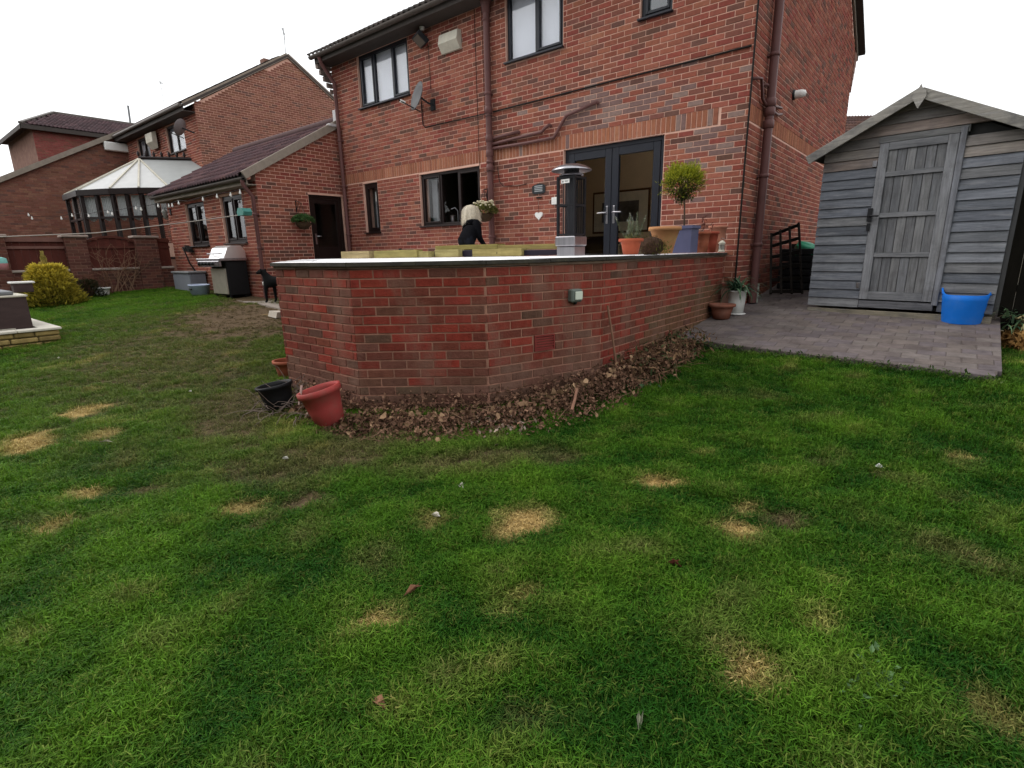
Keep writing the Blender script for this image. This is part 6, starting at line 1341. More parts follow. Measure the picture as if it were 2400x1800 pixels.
# --- hanging baskets
def basket(c, arm0, label, r, col0, col1, flowers=False, lab2=''):
    o = thing('hanging_basket', label, 'hanging basket', c, 'hanging baskets on the back walls'); m = MB(); m.tube([Vector(arm0) + Vector((0, 0, -.25)), arm0, Vector(c) + Vector((0, 0, .42))], .011, 6); m.tube([Vector(arm0) + Vector((0, 0, -.22)), (Vector(arm0) + Vector(c)) / 2 + Vector((0, 0, .18))], .008, 5); m.build('bracket', BLACKM, o)
    m = MB()
    for k in range(3): t = 2.1 * k; m.tube([Vector(c) + Vector((r * math.cos(t), r * math.sin(t), 0)), Vector(c) + Vector((0, 0, .42))], .004, 4)
    m.build('chain', BLACKM, o)
    m = MB(); m.lathe(c, [(.001, -r * .85), (r * .55, -r * .7), (r * .9, -r * .3), (r, 0), (r * .9, .01), (.001, .02)], 18); m.build('bowl', mat('coir_liner', (.06, .038, .022), .95, .4, 30, .6, 60), o)
    m = MB()
    for k in range(700):
        d = rdir(.35); p = Vector(c) + Vector((d.x * r * 1.25, d.y * r * 1.25, .03 + abs(d.z) * r * .75)) * 1; leaf(m, p, d + rdir(.2) * .8, R_(.04, .08), .03, mixc(col0, col1, R_(0, 1)))
    m.build('foliage', LEAF_A, o)
    if flowers:
        m = MB()
        for k in range(60): az = R_(0, 6.28); m.ball(Vector(c) + Vector((r * R_(.5, 1.25) * math.cos(az), r * R_(.5, 1.25) * math.sin(az), R_(.1, .22))), .025, .025, .018, 6, 4)
        m.build('flowers', mat('cream_flowers', (.62, .55, .38), .8), o)
hb1 = px_s(711, 523, -9.02); basket(hb1, V(-9.25, -hb1.y - .0, hb1.z - 1.6 + .5), 'hanging basket of fresh green leaves beside the extension back door', .17, (.03, .07, .02), (.12, .24, .08))
hb2 = px_n(1136, 502, .36); basket(hb2, (sp - .14, -.02, hb2.z + .48), 'hanging basket with cream flowers between kitchen window and drainpipe', .165, (.06, .07, .015), (.22, .22, .06), True)

# --- fittings on the house wall
P = px_n(984, 228, .22); o = thing('satellite_dish', 'grey satellite dish below the left bedroom window', 'satellite dish', P, 'satellite dishes on the houses'); ax = Vector((-.30, -.90, .30)).normalized()
m = MB(); m.lathe(P, [(.001, 0), (.10, .010), (.18, .033), (.25, .065), (.25, .072), (.18, .040), (.001, .008)], 28, axis=ax, sy=1.1); m.build('dish', mat('grey_dish', (.10, .10, .104), .55, .12, 6), o)
m = MB(); wq = Vector((P.x + .14, -.01, P.z - .12)); m.tube([P - ax * .02, P + Vector((.1, .12, -.1)), wq], .018, 6); m.box(wq + Vector((-.06, -.02, -.1)), wq + Vector((.06, .01, .1))); m.build('bracket', BLACKM, o)
e_ = P + ax * .34 + Vector((-.16, 0, -.16)); m = MB(); m.tube([P + Vector((0, 0, -.26)), e_], .012, 6); m.build('arm', BLACKM, o); m = MB(); m.tube([e_ - ax * .03, e_ - ax * .03 + Vector((.0, .0, .0)) - ax * .1], .028, 10); m.build('receiver', WHITE, o)
P = px_n(1052, 96, .09); o = thing('alarm_box', 'cream wedge shaped alarm box high on the wall', 'alarm box', P); m = MB(); x, y, z = P.x, -.004, P.z
m.prism([(x - .24, y, z + .15), (x - .24, y - .10, z + .14), (x - .24, y - .14, z - .02), (x - .24, y - .05, z - .16), (x - .24, y, z - .16)], (.48, 0, 0)); m.build('cover', WHITED, o)
P = px_n(985, 92, .14); o = thing('floodlight', 'black rectangular floodlight above the left bedroom window', 'floodlight', P); ax = Vector((-.25, -.6, -.76)).normalized(); u_ = ax.cross(Vector((0, 0, 1))).normalized(); v_ = ax.cross(u_)
m = MB(); m.obox(P, u_ * .17, v_ * .12, ax * .045, 0, None, .01); m.bar(P - ax * .02, (P.x + .03, -.01, P.z + .06), .05, .05); m.build('housing', BLACKM, o); m = MB(); m.obox(P + ax * .046, u_ * .145, v_ * .095, ax * .004); m.build('lens', mat('dull_lens', (.14, .12, .10), .25), o); m = MB(); q = px_n(989, 66, .10); m.lathe(q - Vector((0, 0, .05)), [(.001, 0), (.04, .01), (.05, .06), (.04, .1), (.001, .11)], 12); m.build('sensor', WHITE, o)
P = px_n(1262, 442, .02); o = thing('slate_plaque', 'dark slate plaque with a pale inscription by the french doors', 'plaque', P); m = MB(); m.prism([P + Vector((x_ * .14, 0, z_ * .085)) for x_, z_ in ((-1, -.7), (-.7, -1), (.7, -1), (1, -.7), (1, .5), (.6, .8), (0, 1), (-.6, .8), (-1, .5))], (0, .014, 0)); m.build('slate', mat('dark_slate', (.03, .033, .036), .7, .2, 20), o)
m = MB()
for k in range(4): m.box((P.x - .085, P.y - .003, P.z + .035 - .028 * k), (P.x + .085, P.y + .001, P.z + .05 - .028 * k))
m.build('inscription', mat('pale_inscription', (.33, .35, .36), .8), o)
P = px_n(1262, 505, .03); o = thing('heart_ornament', 'white heart ornament hanging on a string by the french doors', 'ornament', P); m = MB()
hv = []
for k in range(28): t = 2 * math.pi * k / 28; hv.append((.075 * math.sin(t) ** 3 * 1.1, .062 * (13 * math.cos(t) - 5 * math.cos(2 * t) - 2 * math.cos(3 * t) - math.cos(4 * t)) / 13))
m.prism([P + Vector((x_, 0, z_)) for x_, z_ in hv], (0, .025, 0)); m.build('heart', WHITE, o); m = MB(); m.tube([P + Vector((0, .01, .05)), px_n(1261, 466, .02)], .003, 4); q = px_n(1263, 463, .03); m.box(q + Vector((-.06, 0, -.012)), q + Vector((.06, .012, .012))); m.build('string', CABLE, o)
P = px_n(1301, 471, .0); m = MB(); m.box((P.x - .06, -.03, P.z - .06), (P.x + .06, -.002, P.z + .06), bev=.008); tag(m.build('wall_socket_box', WHITE), 'small square white box on the wall beside the heater', 'wall box')
P = px_s(1858, 223, .0); o = thing('bulkhead_lamp', 'round white lamp fixed to the gable beside the soil pipe', 'wall lamp', P); m = MB(); m.lathe((0.0, P.y, P.z), [(.075, 0), (.075, .03), (.065, .04)], 18, axis=(1, 0, 0)); m.build('back_plate', BLACKM, o); m = MB(); m.lathe((.03, P.y, P.z), [(.062, 0), (.062, .09), (.045, .15), (.001, .17)], 18, axis=(1, 0, 0)); m.build('globe', WHITE, o)
# socket box on the retaining wall
a_, b_ = pts[3], pts[4]; 
i3 = 3; u = (pts[i3 + 1] - pts[i3]).normalized(); nr = Vector((u.y, -u.x, 0)); d = ray(1342, 692); t = (pts[i3] - CAM).dot(nr) / d.dot(nr); c = CAM + d * t
o = thing('outdoor_socket', 'grey outdoor socket box with a white switch on the curved wall', 'socket', c); m = MB(); m.obox(c + nr * .035, u * .062, nr * .032, Vector((0, 0, .058)), 0, None, .012); m.build('housing', mat('grey_green_plastic', (.13, .15, .13), .5, .1, 8), o)
m = MB(); m.obox(c + nr * .072 + u * .014, u * .040, nr * .006, Vector((0, 0, .036)), 0, None, .004); m.build('switch', mat('pale_switch', (.62, .66, .56), .5), o); m = MB(); m.lathe(c + nr * .04 - Vector((0, 0, .08)), [(.012, 0), (.016, .01), (.016, .03)], 8); m.build('gland', BLACK, o)
# neighbour fittings
P = px_n(360, 328, .0); m = MB(); m.prism([(P.x - .32, -.0, P.z + .25), (P.x - .32, -.15, P.z + .2), (P.x - .32, -.15, P.z - .1), (P.x - .32, .0, P.z - .3)], (.64, 0, 0)); tag(m.build('alarm_box', WHITED), 'pale alarm box under the eaves of the neighbouring house', 'alarm box')
P = px_s(272, 346, SW); m = MB(); m.box((SW + .01, P.y - .42, P.z - .16), (SW + .2, P.y + .42, P.z + .16), bev=.03); tag(m.build('wall_unit', WHITE), 'long white box fixed high on the brown brick wing', 'wall box')
P = px_n(427, 300, .35); o = thing('satellite_dish', 'dark satellite dish on the corner of the neighbouring house', 'satellite dish', P, 'satellite dishes on the houses'); ax = Vector((-.75, -.55, .35)).normalized(); m = MB(); m.lathe(P, [(.001, 0), (.15, .03), (.25, .07), (.25, .08), (.15, .035), (.001, .01)], 20, axis=ax, sy=1.15); m.build('dish', mat('dark_dish', (.12, .10, .10), .5), o); m = MB(); m.tube([P, P + Vector((.12, .3, -.12))], .025, 6); m.tube([P + Vector((0, 0, -.3)), P + ax * .45 + Vector((0, 0, -.28))], .015, 5); m.build('arm', BLACKM, o)
# --- left foot of the wall: buckets and pots
g0 = px_lawn(768, 1000); ax = Vector((-.17, -.16, .95)).normalized()
o = pot('red_bucket', 'red plastic flower bucket tilted at the foot of the curved wall', g0 + Vector((-.01, .05, -.02)), .160, .108, .345, mat('red_plastic', (.33, .050, .045), .55, .15, 8, dirt=(.20, .085, .065), dirt_scale=5, dirt_amt=.7), axis=ax, rim=.014, soil=.55, rimh=.05, cat='bucket')
m = MB(); t_ = R_
ctr = g0 + ax * .345
m2_ = MB(); m2_.tube([ctr + Vector((-.13, -.02, .0)), ctr + Vector((-.11, -.07, -.15))], .010, 6); m2_.tube([g0 + ax * .11 + Vector((-.03, -.135, 0)), g0 + ax * .17 + Vector((.06, -.15, .0))], .006, 5); m2_.build('split_rim', mat('pale_split', (.45, .30, .26), .8), o)
g1 = px_lawn(652, 962); ax1 = Vector((-.12, -.1, .98)).normalized(); pot('black_pot', 'black plastic plant pot behind the red bucket', g1 + Vector((0, .03, -.01)), .145, .105, .25, BLACK, axis=ax1, rim=.012, soil=.6, rimh=.03)
g2 = px_lawn(655, 885); pot('terracotta_pot', 'small worn terracotta pot furthest back at the left foot of the wall', g2 + Vector((.02, .1, -.02)), .14, .10, .20, TERRA, rim=.014, soil=.7)
o = thing('dead_plant', 'tangle of dead grey stems around the pots at the left foot of the wall', 'dead plant', g1); m = MB()
for k in range(110):
    b = Vector(g1) + Vector((R_(-.25, .42), R_(-.15, .35), R_(0, .06))); d = rdir(.4); d.z = abs(d.z) * .6; q = b; L_ = R_(.12, .42); ps = [b]
    for i in range(4): d = (d + rdir() * .5 + Vector((0, 0, -.12 * i))).normalized(); q = q + d * L_ / 4; ps.append(q)
    m.tube(ps, [.004, .0035, .003, .0025, .0015], 4, cap=False)
m.build('stem', mat('grey_dead_stem', (.17, .13, .11), .9, .4, 20), o)
m = MB(); q = px_lawn(664, 880) + Vector((.0, .1, 0)); m.tube([q, q + Vector((-.02, .02, .55))], .007, 6); tag(m.build('garden_cane', mat('green_cane', (.20, .33, .22), .8)), 'pale green cane upright at the left end of the curved wall', 'cane')
q = px_lawn(648, 745); m = MB(); m.prism([q + Vector((-.20, -.05, .02)), q + Vector((.22, -.12, .02)), q + Vector((.25, .06, .02)), q + Vector((.05, .14, .02))], (.03, .02, .10)); tag(m.build('stone_slab', mat('pale_stone', (.42, .37, .31), .85, .2, 8)), 'pale stone slab propped by the left end of the wall', 'stone')
# --- right of the wall: pots on the pavement
q = px_pave(1668, 748); q.x = max(q.x, -.17 + .20); 
bt_ = mat('aged_terracotta', (.22, .085, .055), .85, .25, 5, .2, 50, dirt=(.30, .17, .13), dirt_scale=4, dirt_amt=.6)
P = px_pave(1667, 745); P.x = max(P.x, .005); o = pot('terracotta_bowl', 'wide empty terracotta bowl pot on the paving at the end of the wall', P, .152, .105, .20, bt_, rim=.022, rimh=.04, soil=.5)
P = px_pave(1724, 736); o = pot('white_pot', 'tall white pot with strappy green leaves beside the gable', P, .125, .095, .33, mat('white_pot_glaze', (.60, .60, .57), .4, .08, 6), rim=.006, soil=.9, rimh=.02); m = MB(); m.lathe(P, [(.001, .0), (.125, 0), (.13, .012), (.10, .02)], 24); m.build('saucer', WHITE, o)
ag = thing('strappy_plant', 'plant with arching dark green strap leaves in the tall white pot', 'plant', P + Vector((0, 0, .3))); m = MB()
for k in range(75): strap(m, P + Vector((R_(-.06, .06), R_(-.06, .06), .30)), R_(0, 6.28), R_(.30, .52), .026, R_(.5, 1.4), mixc((.018, .05, .028), (.10, .17, .09), R_(0, 1)), 6, R_(.8, 1.4))
m.build('foliage', LEAF_A, ag)
P = px_pave(1690, 706); P.x = max(.08, P.x); P.y = max(P.y, -.62); o = thing('stacked_tins', 'stack of small pale green tins behind the terracotta bowl', 'tins', P); m = MB()
for k in range(3): m.lathe(P + Vector((0, 0, .095 * k)), [(.001, 0), (.07, 0), (.075, .01), (.07, .02), (.07, .08), (.076, .088), (.001, .09)], 16)
m.build('tin', mat('pale_green_tin', (.32, .36, .31), .4, .15, 8), o)
# blue tub
P = px_pave(2252, 760); P.y += .16; o = thing('blue_tub', 'bright blue flexible garden tub with two handles in front of the shed', 'tub', P); BLUE = mat('blue_rubber', (.008, .135, .53), .5, .12, 4, dirt=(.07, .17, .42), dirt_scale=5, dirt_amt=.35)
m = MB(); vs = []; fs = []; NN = 40; rows = [(.182, 0), (.196, .12), (.209, .26), (.214, .325)]; r_in = [(.205, .325), (.198, .26), (.175, .03)]
def lip(t): return .05 * max(0, abs(math.cos(t)) - .86) / .14
for (r, z) in rows + r_in:
    for k in range(NN):
        t = 2 * math.pi * k / NN; e = lip(t) if z >= .32 else 0; vs.append(P + Vector(((r + (.008 if z >= .32 and e > 0 else 0)) * math.cos(t) * SU.x - r * math.sin(t) * SU.y * -1 * 0 + 0, 0, 0)) + Vector((0, r * math.sin(t), z + e)))
for i in range(len(rows) + len(r_in) - 1):
    for k in range(NN): k2 = (k + 1) % NN; fs.append((i * NN + k, i * NN + k2, (i + 1) * NN + k2, (i + 1) * NN + k))
m.add(vs, fs, 0, None, True); m.add(vs[-NN:], [tuple(range(NN))]); m.add(vs[:NN], [tuple(range(NN - 1, -1, -1))]); m.build('shell', BLUE, o)
for sx in (-1, 1): m = MB(); m.tube([P + Vector((sx * .204, -.065, .325)), P + Vector((sx * .214, -.045, .372)), P + Vector((sx * .217, .0, .384)), P + Vector((sx * .214, .045, .372)), P + Vector((sx * .204, .065, .325))], .011, 7); m.build('handle', BLUE, o)
# leaning trellis, added dark bin, green sack in the passage
TRB = mat('black_stained_timber', (.014, .011, .009), .9, .3, 10); P0 = Vector((.18, 1.55, pave_z(1.55)))
o = thing('trellis_panel', 'dark timber trellis leaning on the gable near the drainpipe', 'trellis', P0 + Vector((.2, .3, 0)))
tl0, tl1 = px_s(1806, 688, .30), px_s(1880, 688, .62); tu0, tu1 = px_s(1808, 548, .06), px_s(1872, 522, .40)
for k in range(4): 
    t = k / 3; m = MB(); m.bar(tl0.lerp(tl1, t), tu0.lerp(tu1, t), .04, .03, (1, 0, 0)); m.build('upright', TRB, o)
for k in range(6):
    t = k / 5 * .94 + .03; m = MB(); m.bar(tl0.lerp(tu0, t), tl1.lerp(tu1, t), .05, .018, (1, 0, 0)); m.build('slat', TRB, o)
m = MB(); c = px_s(1893, 650, .78); cb = thing('added_dark_bin', 'added black slatted bin darkening the passage behind the shed', 'bin', (.70, 2.2, pave_z(2.2)));  # bin added to darken the passage, not a known part of it
for k in range(6): m = MB(); m.box((.12, 1.95, pave_z(1.9) + .02 + .11 * k), (.90, 2.6, pave_z(1.9) + .115 + .11 * k), bev=.008); m.build('slat', BLACK, cb)
c = px_d(1888, 583, 9.2); o = thing('green_sack', 'crumpled bright green sack on the bin between trellis and shed', 'sack', c); m = MB(); m.ball(c, .17, .2, .16, 36, 24); m.v = [tuple(c + Vector(((p[0] - c.x) * 1.15, (p[1] - c.y) * .8, (p[2] - c.z) * (1.25 if p[2] < c.z else .6) - .35 * (p[0] - c.x))) * (1 + .5 * mnoise.noise(Vector(p) * 4) + .28 * abs(mnoise.noise(Vector(p) * 9)) + .10 * mnoise.noise(Vector(p) * 22))) for p in m.v]; m.build('cloth', mat('green_plastic_sheet', (.045, .30, .17), .35, .2, 8, .3, 20), o)
# right edge: green netting, strap plant, dead leaf mound
P = px_pave(2372, 742); o = thing('corner_plant', 'low green strappy plant growing beside the shed corner at right', 'plant', P + Vector((.0, -.05, -.1))); m = MB()
for k in range(150): strap(m, P + Vector((R_(-.12, .35), R_(-.45, .3), R_(-.12, .06))), R_(0, 6.28), R_(.16, .34), .022, R_(.2, 1.3), mixc((.02, .05, .028), (.13, .22, .11), R_(0, 1)), 5, R_(.8, 1.5))
for k in range(40): strap(m, P + Vector((R_(.0, .3), R_(-.5, -.2), R_(-.1, .05))), R_(0, 6.28), R_(.12, .25), .025, R_(.1, .8), mixc((.30, .25, .12), (.5, .45, .25), R_(0, 1)), 5, 1)
m.build('foliage', LEAF_A, o)
P = px_lawn(2392, 815); 
def crumple(mb, p, d, ln, col):
    """A dried leaf: an irregular five cornered blade, cupped and twisted."""
    d = Vector(d).normalized(); sd = d.orthogonal().normalized(); sd = (sd * math.cos(a_ := R_(0, 6.28)) + d.cross(sd) * math.sin(a_)); nn = sd.cross(d); p = Vector(p); vs = [p + nn * ln * R_(-.16, .16)]; n_ = 6
    for i in range(n_): t = 2 * math.pi * (i + R_(-.3, .3)) / n_; r = ln * R_(.28, .55); vs.append(p + (d * math.cos(t) * 1.15 + sd * math.sin(t) * .75) * r + nn * ln * R_(-.22, .22))
    mb.add(vs, [(0, 1 + i, 1 + (i + 1) % n_) for i in range(n_)], 0, col, True)
def litter(name, label, cells_, cols, kind_='stuff'):
    m = MB()
    for (p, d, ln) in cells_: crumple(m, p, d, ln * R_(.7, 1.1), mixc(cols[0], cols[1], R_(0, 1) ** 1.15))
    return kind(m.build(name, DRY_A), kind_)
cl = []
for k in range(800):
    a = R_(0, 6.28); r = R_(0, 1) ** .6; x = P.x + .12 + .38 * r * math.cos(a); y = P.y + .1 + .55 * r * math.sin(a); z = lawn_z(x, y) + .20 * (1 - r * r) * R_(.3, 1); cl.append(((x, y, z), rdir(.1), R_(.06, .16)))
litter('dead_leaf_heap', '', cl, ((.10, .05, .018), (.40, .23, .08)))
# --- dead leaves along the foot of the retaining wall
cl = []; ctrl = [(-2.0, 5.60, .30, .03), (-1.5, 5.62, .36, .05), (-1.0, 5.42, .52, .07), (-.55, 5.15, .60, .09), (-.20, 4.72, .60, .12), (.06, 4.1, .58, .17), (.10, 3.5, .48, .20), (.10, 2.9, .42, .22), (.10, 2.3, .40, .20), (.12, 1.9, .30, .10)]
edge = [V(s, n_, 0) for s, n_ in TERR]
def wall_dist(x, y):
    best = 9
    for a, b in zip(edge[:-1], edge[1:]):
        ab = Vector((b.x - a.x, b.y - a.y)); t = max(0, min(1, ((x - a.x) * ab.x + (y - a.y) * ab.y) / ab.length_squared)); best = min(best, math.hypot(x - a.x - ab.x * t, y - a.y - ab.y * t))
    return best
for k in range(15000):
    i = R_(0, len(ctrl) - 1.001); j = int(i); f = i - j; s_, n_, w_, h_ = [ctrl[j][q] * (1 - f) + ctrl[j + 1][q] * f for q in range(4)]
    r = R_(0, 1) ** .8; a = R_(0, 6.28); x = s_ + w_ * .55 * r * math.cos(a); y = -n_ + w_ * .55 * r * math.sin(a)
    if k % 4 == 0:                                   # drifted up against the brickwork
        i = R_(1.2, 4.999); j = int(i); f = i - j; a_, b_ = edge[::-1][j - 0] if j < 6 else edge[0], edge[::-1][min(j + 1, 5)]
        nrm_ = Vector(((b_ - a_).y, -(b_ - a_).x, 0)).normalized(); q_ = a_.lerp(b_, f if j < 4 else f * .62) + nrm_ * abs(random.gauss(0, .12)); x, y = q_.x, q_.y; r = .3 + 2.2 * (q_ - a_.lerp(b_, f if j < 4 else f * .62)).length; r = min(r, 1)
    if inside(TERR_P, x, y): continue
    z = lawn_z(x, y) + .012 + h_ * (1 - r * r) * R_(.15, 1); cl.append(((x, y, z), rdir(-.05), R_(.018, .048)))
litter('leaf_litter', '', cl, ((.045, .024, .016), (.30, .17, .11)))
cl = []
for k in range(90):
    q = px_lawn(1165 + random.gauss(0, 45), 1010 + random.gauss(0, 16)); cl.append((q + Vector((0, 0, R_(.03, .08))), rdir(0), R_(.03, .05)))
litter('pale_leaves', '', cl, ((.14, .09, .06), (.40, .31, .25)))
cl = []; tw_ = MB()
for k in range(420):
    i = R_(0, len(ctrl) - 1.001); j = int(i); f = i - j; s_, n_, w_, h_ = [ctrl[j][q] * (1 - f) + ctrl[j + 1][q] * f for q in range(4)]; r = R_(0, 1.15); a = R_(0, 6.28); x = s_ + w_ * .58 * r * math.cos(a); y = -n_ + w_ * .58 * r * math.sin(a)
    if inside(TERR_P, x, y): continue
    z = lawn_z(x, y) + .02 + h_ * max(0, 1 - r * r) * R_(.8, 1.1)
    if k < 280: cl.append(((x, y, z), rdir(0), R_(.045, .085)))
    else:
        d = rdir(.1); d.z = abs(d.z) * .5; q = Vector((x, y, z)); L_ = R_(.08, .26); tw_.tube([q - d * L_ / 2, q + rdir() * .012, q + d * L_ / 2], [.003, .0025, .0012], 4, cap=False)
litter('broad_dead_leaves', '', cl, ((.10, .055, .032), (.42, .27, .16))); kind(tw_.build('twigs', mat('litter_twig', (.20, .12, .075), .9, .3, 20)), 'stuff')
o = thing('dead_perennials', 'brown collapsed perennial stems and leaves at the foot of the wall near the paving', 'dead plant', V(.15, 2.5, -1.2)); m = MB(); m2_ = MB()
for k in range(150):
    n_ = R_(1.75, 3.6); b = V(R_(-.12, .35), n_, 0); b.z = lawn_z(b.x, b.y); d = rdir(.5); d.z = abs(d.z); q = b; ps = [b]; L_ = R_(.15, .45)
    for i in range(4): d = (d + rdir() * .4 + Vector((0, 0, -.25 * i))).normalized(); q = q + d * L_ / 4; q.z = max(q.z, lawn_z(q.x, q.y) + .01); ps.append(q.copy())
    m.tube(ps, [.005, .004, .003, .003, .002], 4, cap=False)
for k in range(520):
    n_ = R_(1.7, 3.5); b = V(R_(-.12, .38), n_, 0); b.z = lawn_z(b.x, b.y) + R_(.02, .26); green = random.random() < .25
    leaf(m2_, b, rdir(-.2), R_(.05, .12), R_(.018, .035), mixc((.05, .03, .018), (.24, .145, .08), R_(0, 1)) if not green else mixc((.03, .05, .02), (.10, .12, .05), R_(0, 1)), .3, R_(-.4, .5))
m.build('stem', mat('brown_dead_stem', (.15, .085, .05), .9, .3, 20), o); m2_.build('foliage', DRY_A, o)
def stick(x0, y0, x1, y1, lab, r, mt, dn0, dn1):
    a = px_lawn(x0, y0); pt0, pt1 = px_s(x0, y0, dn0), px_s(x1, y1, dn1); m = MB(); m.tube([pt0, pt0.lerp(pt1, .5) + Vector((.005, 0, .004)), pt1], r, 7); tag(m.build('garden_stick', mt), lab, 'stick')
STK = mat('brown_stick', (.22, .115, .075), .8, .25, 15)
stick(1446, 872, 1424, 716, 'long thin brown stick leaning upright against the curved wall', .011, STK, -.02, -.12); stick(1340, 962, 1352, 912, 'short brown stick poking out of the leaf litter', .012, STK, .22, .10)
# ivy like clump at the pavement corner and weeds along the pavement edge
o = thing('green_weeds', 'small green weeds growing at the foot of the leaf heap by the lawn', 'weeds', px_lawn(1490, 905)); m = MB()
for k in range(170): q = px_lawn(1490 + random.gauss(0, 26), 905 + random.gauss(0, 10)); leaf(m, q + Vector((0, 0, R_(.01, .07))), rdir(.3), R_(.03, .06), .03, mixc((.02, .05, .02), (.09, .15, .06), R_(0, 1)))
m.build('foliage', LEAF_A, o)
m = MB()
for k in range(900):
    x = R_(-.15, 2.8); y = -1.70 - .1 * max(0, x + .1) - abs(random.gauss(0, .05)); leaf(m, (x, y, lawn_z(x, y) + R_(.0, .07)), rdir(.4), R_(.02, .05), .018, mixc((.02, .05, .012), (.10, .14, .04), R_(0, 1)))
kind(m.build('edge_weeds', LEAF_A), 'stuff')
# --- fallen leaves and bits lying on the lawn
def fallen(x, y, ln, col, lab, ang=0.0, curl=.6, cat='fallen leaf', wd=.45):
    q = px_lawn(x, y) + Vector((0, 0, .035)); d = Vector((math.cos(ang), math.sin(ang), .12)); m = MB(); leaf(m, q - d * ln / 2, d, ln, ln * wd, col, .5, curl); leaf(m, q - d * ln / 2 + Vector((.003, .003, .006)), d + Vector((.1, .15, .1)), ln * .8, ln * wd * .6, tuple(v * .75 for v in col), .6, -curl)
    tag(m.build('fallen_leaf', DRY_A), lab, cat, 'scraps lying on the lawn')
fallen(970, 1398, .11, (.22, .11, .065), 'long curled brown leaf lying upright on the lawn below the leaf litter', 1.5, .5, wd=.26)
fallen(1578, 1338, .09, (.15, .05, .035), 'small dark red leaf on the right half of the lawn', .4); fallen(1080, 1153, .085, (.42, .40, .34), 'slim white leaf nearest the leaf litter on the lawn', -.3); fallen(1022, 1221, .06, (.75, .70, .62), 'tiny cream petal left of the large straw patch', .2, .2, wd=.7)
fallen(2058, 1106, .05, (.78, .78, .74), 'tiny white petal on the lawn in front of the paving', .0, .1, wd=.8); fallen(1496, 1706, .08, (.17, .18, .12), 'pale grey feathery leaf near the bottom edge of the lawn', 2.0, .3, wd=.16); fallen(890, 1668, .08, (.26, .14, .08), 'small brown leaf in the near left part of the lawn', .1)
fallen(250, 1045, .14, (.40, .36, .28), 'pale dry blade lying on the left part of the lawn', .5, .2, wd=.15); fallen(670, 1085, .05, (.70, .68, .62), 'tiny white petal on the lawn left of the red bucket', .6, .2, wd=.7); fallen(138, 845, .06, (.7, .68, .6), 'small white scrap on the lawn near the raised bed', .2, .1, wd=.5); fallen(447, 925, .05, (.72, .70, .64), 'small white scrap on the worn lawn left of the wall', .3, .1, wd=.5); fallen(2178, 866, .05, (.6, .6, .55), 'whitish scrap beside the front corner of the paving', .3, .1, wd=.6)
o = thing('lawn_weed', 'small rosette of pale green weeds in the near right part of the lawn', 'weeds', px_lawn(2040, 1625)); m = MB()
for k in range(90): q = px_lawn(2040 + random.gauss(0, 40), 1625 + random.gauss(0, 26)); leaf(m, q + Vector((0, 0, R_(.02, .05))), rdir(.4), R_(.022, .042), .018, mixc((.06, .13, .04), (.17, .28, .13), R_(0, 1)))
m.build('foliage', LEAF_A, o)
# ------------------------------------------------------------------ grass blades over the lawn
BLADE = turf_mat('grass_blades', 'INSTANCER', True)
clumps = bpy.data.collections.new('grass_clumps')
for ci in range(6):
    rs = np.random.RandomState(40 + ci); m = MB()
    for b in range(18):
        a = rs.uniform(0, 6.28); r = .034 * math.sqrt(rs.uniform(0, 1)); x, y = r * math.cos(a), r * math.sin(a); az = rs.uniform(0, 6.28); h = rs.uniform(.022, .050); ln = rs.uniform(.3, 1.25); wd = rs.uniform(.0015, .0029); q = rs.uniform(.65, 1.3)
        dx, dy = math.cos(az), math.sin(az); px_, py_ = -dy * wd, dx * wd; p1 = (x + dx * h * ln * .35, y + dy * h * ln * .35, h * .62); p2 = (x + dx * h * ln, y + dy * h * ln, h * (1.05 - .38 * ln))
        m.add([(x - px_, y - py_, -.004), (x + px_, y + py_, -.004), (p1[0] + px_ * .85, p1[1] + py_ * .85, p1[2]), (p1[0] - px_ * .85, p1[1] - py_ * .85, p1[2]), p2], [(0, 1, 2, 3), (3, 2, 4)], 0, (q, q, q))
    sv = COL.objects; o = m.build('grass_clump', BLADE); COL.objects.unlink(o); clumps.objects.link(o); o.location = (0, 0, 0)
ng = bpy.data.node_groups.new('grass_scatter', 'GeometryNodeTree')
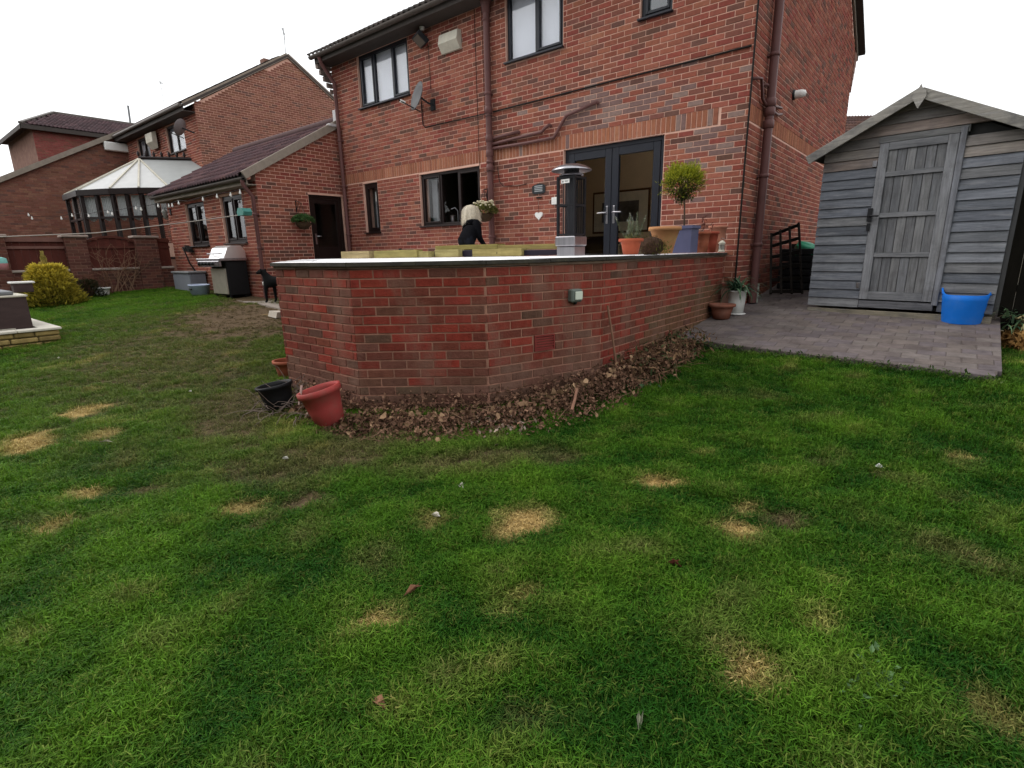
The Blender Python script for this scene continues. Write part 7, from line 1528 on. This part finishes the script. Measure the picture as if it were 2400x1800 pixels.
ng.interface.new_socket('Geometry', in_out='INPUT', socket_type='NodeSocketGeometry'); ng.interface.new_socket('Geometry', in_out='OUTPUT', socket_type='NodeSocketGeometry')
N, L = ng.nodes, ng.links; gi, go = N.new('NodeGroupInput'), N.new('NodeGroupOutput')
dp = N.new('GeometryNodeDistributePointsOnFaces'); dp.distribute_method = 'RANDOM'; dp.inputs['Seed'].default_value = 5
da = N.new('GeometryNodeInputNamedAttribute'); da.data_type = 'FLOAT'; da.inputs['Name'].default_value = 'dens'; L.new(da.outputs['Attribute'], dp.inputs['Density'])
ha = N.new('GeometryNodeInputNamedAttribute'); ha.data_type = 'FLOAT'; ha.inputs['Name'].default_value = 'hgt'
rv = N.new('FunctionNodeRandomValue'); rv.data_type = 'FLOAT'; rv.inputs[2].default_value = .65; rv.inputs[3].default_value = 1.3
mu = N.new('ShaderNodeMath'); mu.operation = 'MULTIPLY'; L.new(ha.outputs['Attribute'], mu.inputs[0]); L.new(rv.outputs[1], mu.inputs[1])
cx = N.new('ShaderNodeCombineXYZ'); cx.inputs[0].default_value = 1.1; cx.inputs[1].default_value = 1.1; L.new(mu.outputs[0], cx.inputs[2])
rr = N.new('FunctionNodeRandomValue'); rr.data_type = 'FLOAT_VECTOR'; rr.inputs[0].default_value = (-.18, -.18, 0); rr.inputs[1].default_value = (.18, .18, 6.283); rr.inputs['Seed'].default_value = 3
ci_ = N.new('GeometryNodeCollectionInfo'); ci_.inputs['Collection'].default_value = clumps; ci_.inputs['Separate Children'].default_value = True; ci_.inputs['Reset Children'].default_value = True
ip = N.new('GeometryNodeInstanceOnPoints'); ip.inputs['Pick Instance'].default_value = True
L.new(gi.outputs[0], dp.inputs['Mesh']); L.new(dp.outputs['Points'], ip.inputs['Points']); L.new(ci_.outputs[0], ip.inputs['Instance']); L.new(rr.outputs[0], ip.inputs['Rotation']); L.new(cx.outputs[0], ip.inputs['Scale']); L.new(ip.outputs[0], go.inputs[0])
gr = bpy.data.objects.new('grass', lawn_me); COL.objects.link(gr); md = gr.modifiers.new('scatter', 'NODES'); md.node_group = ng; kind(gr, 'stuff')
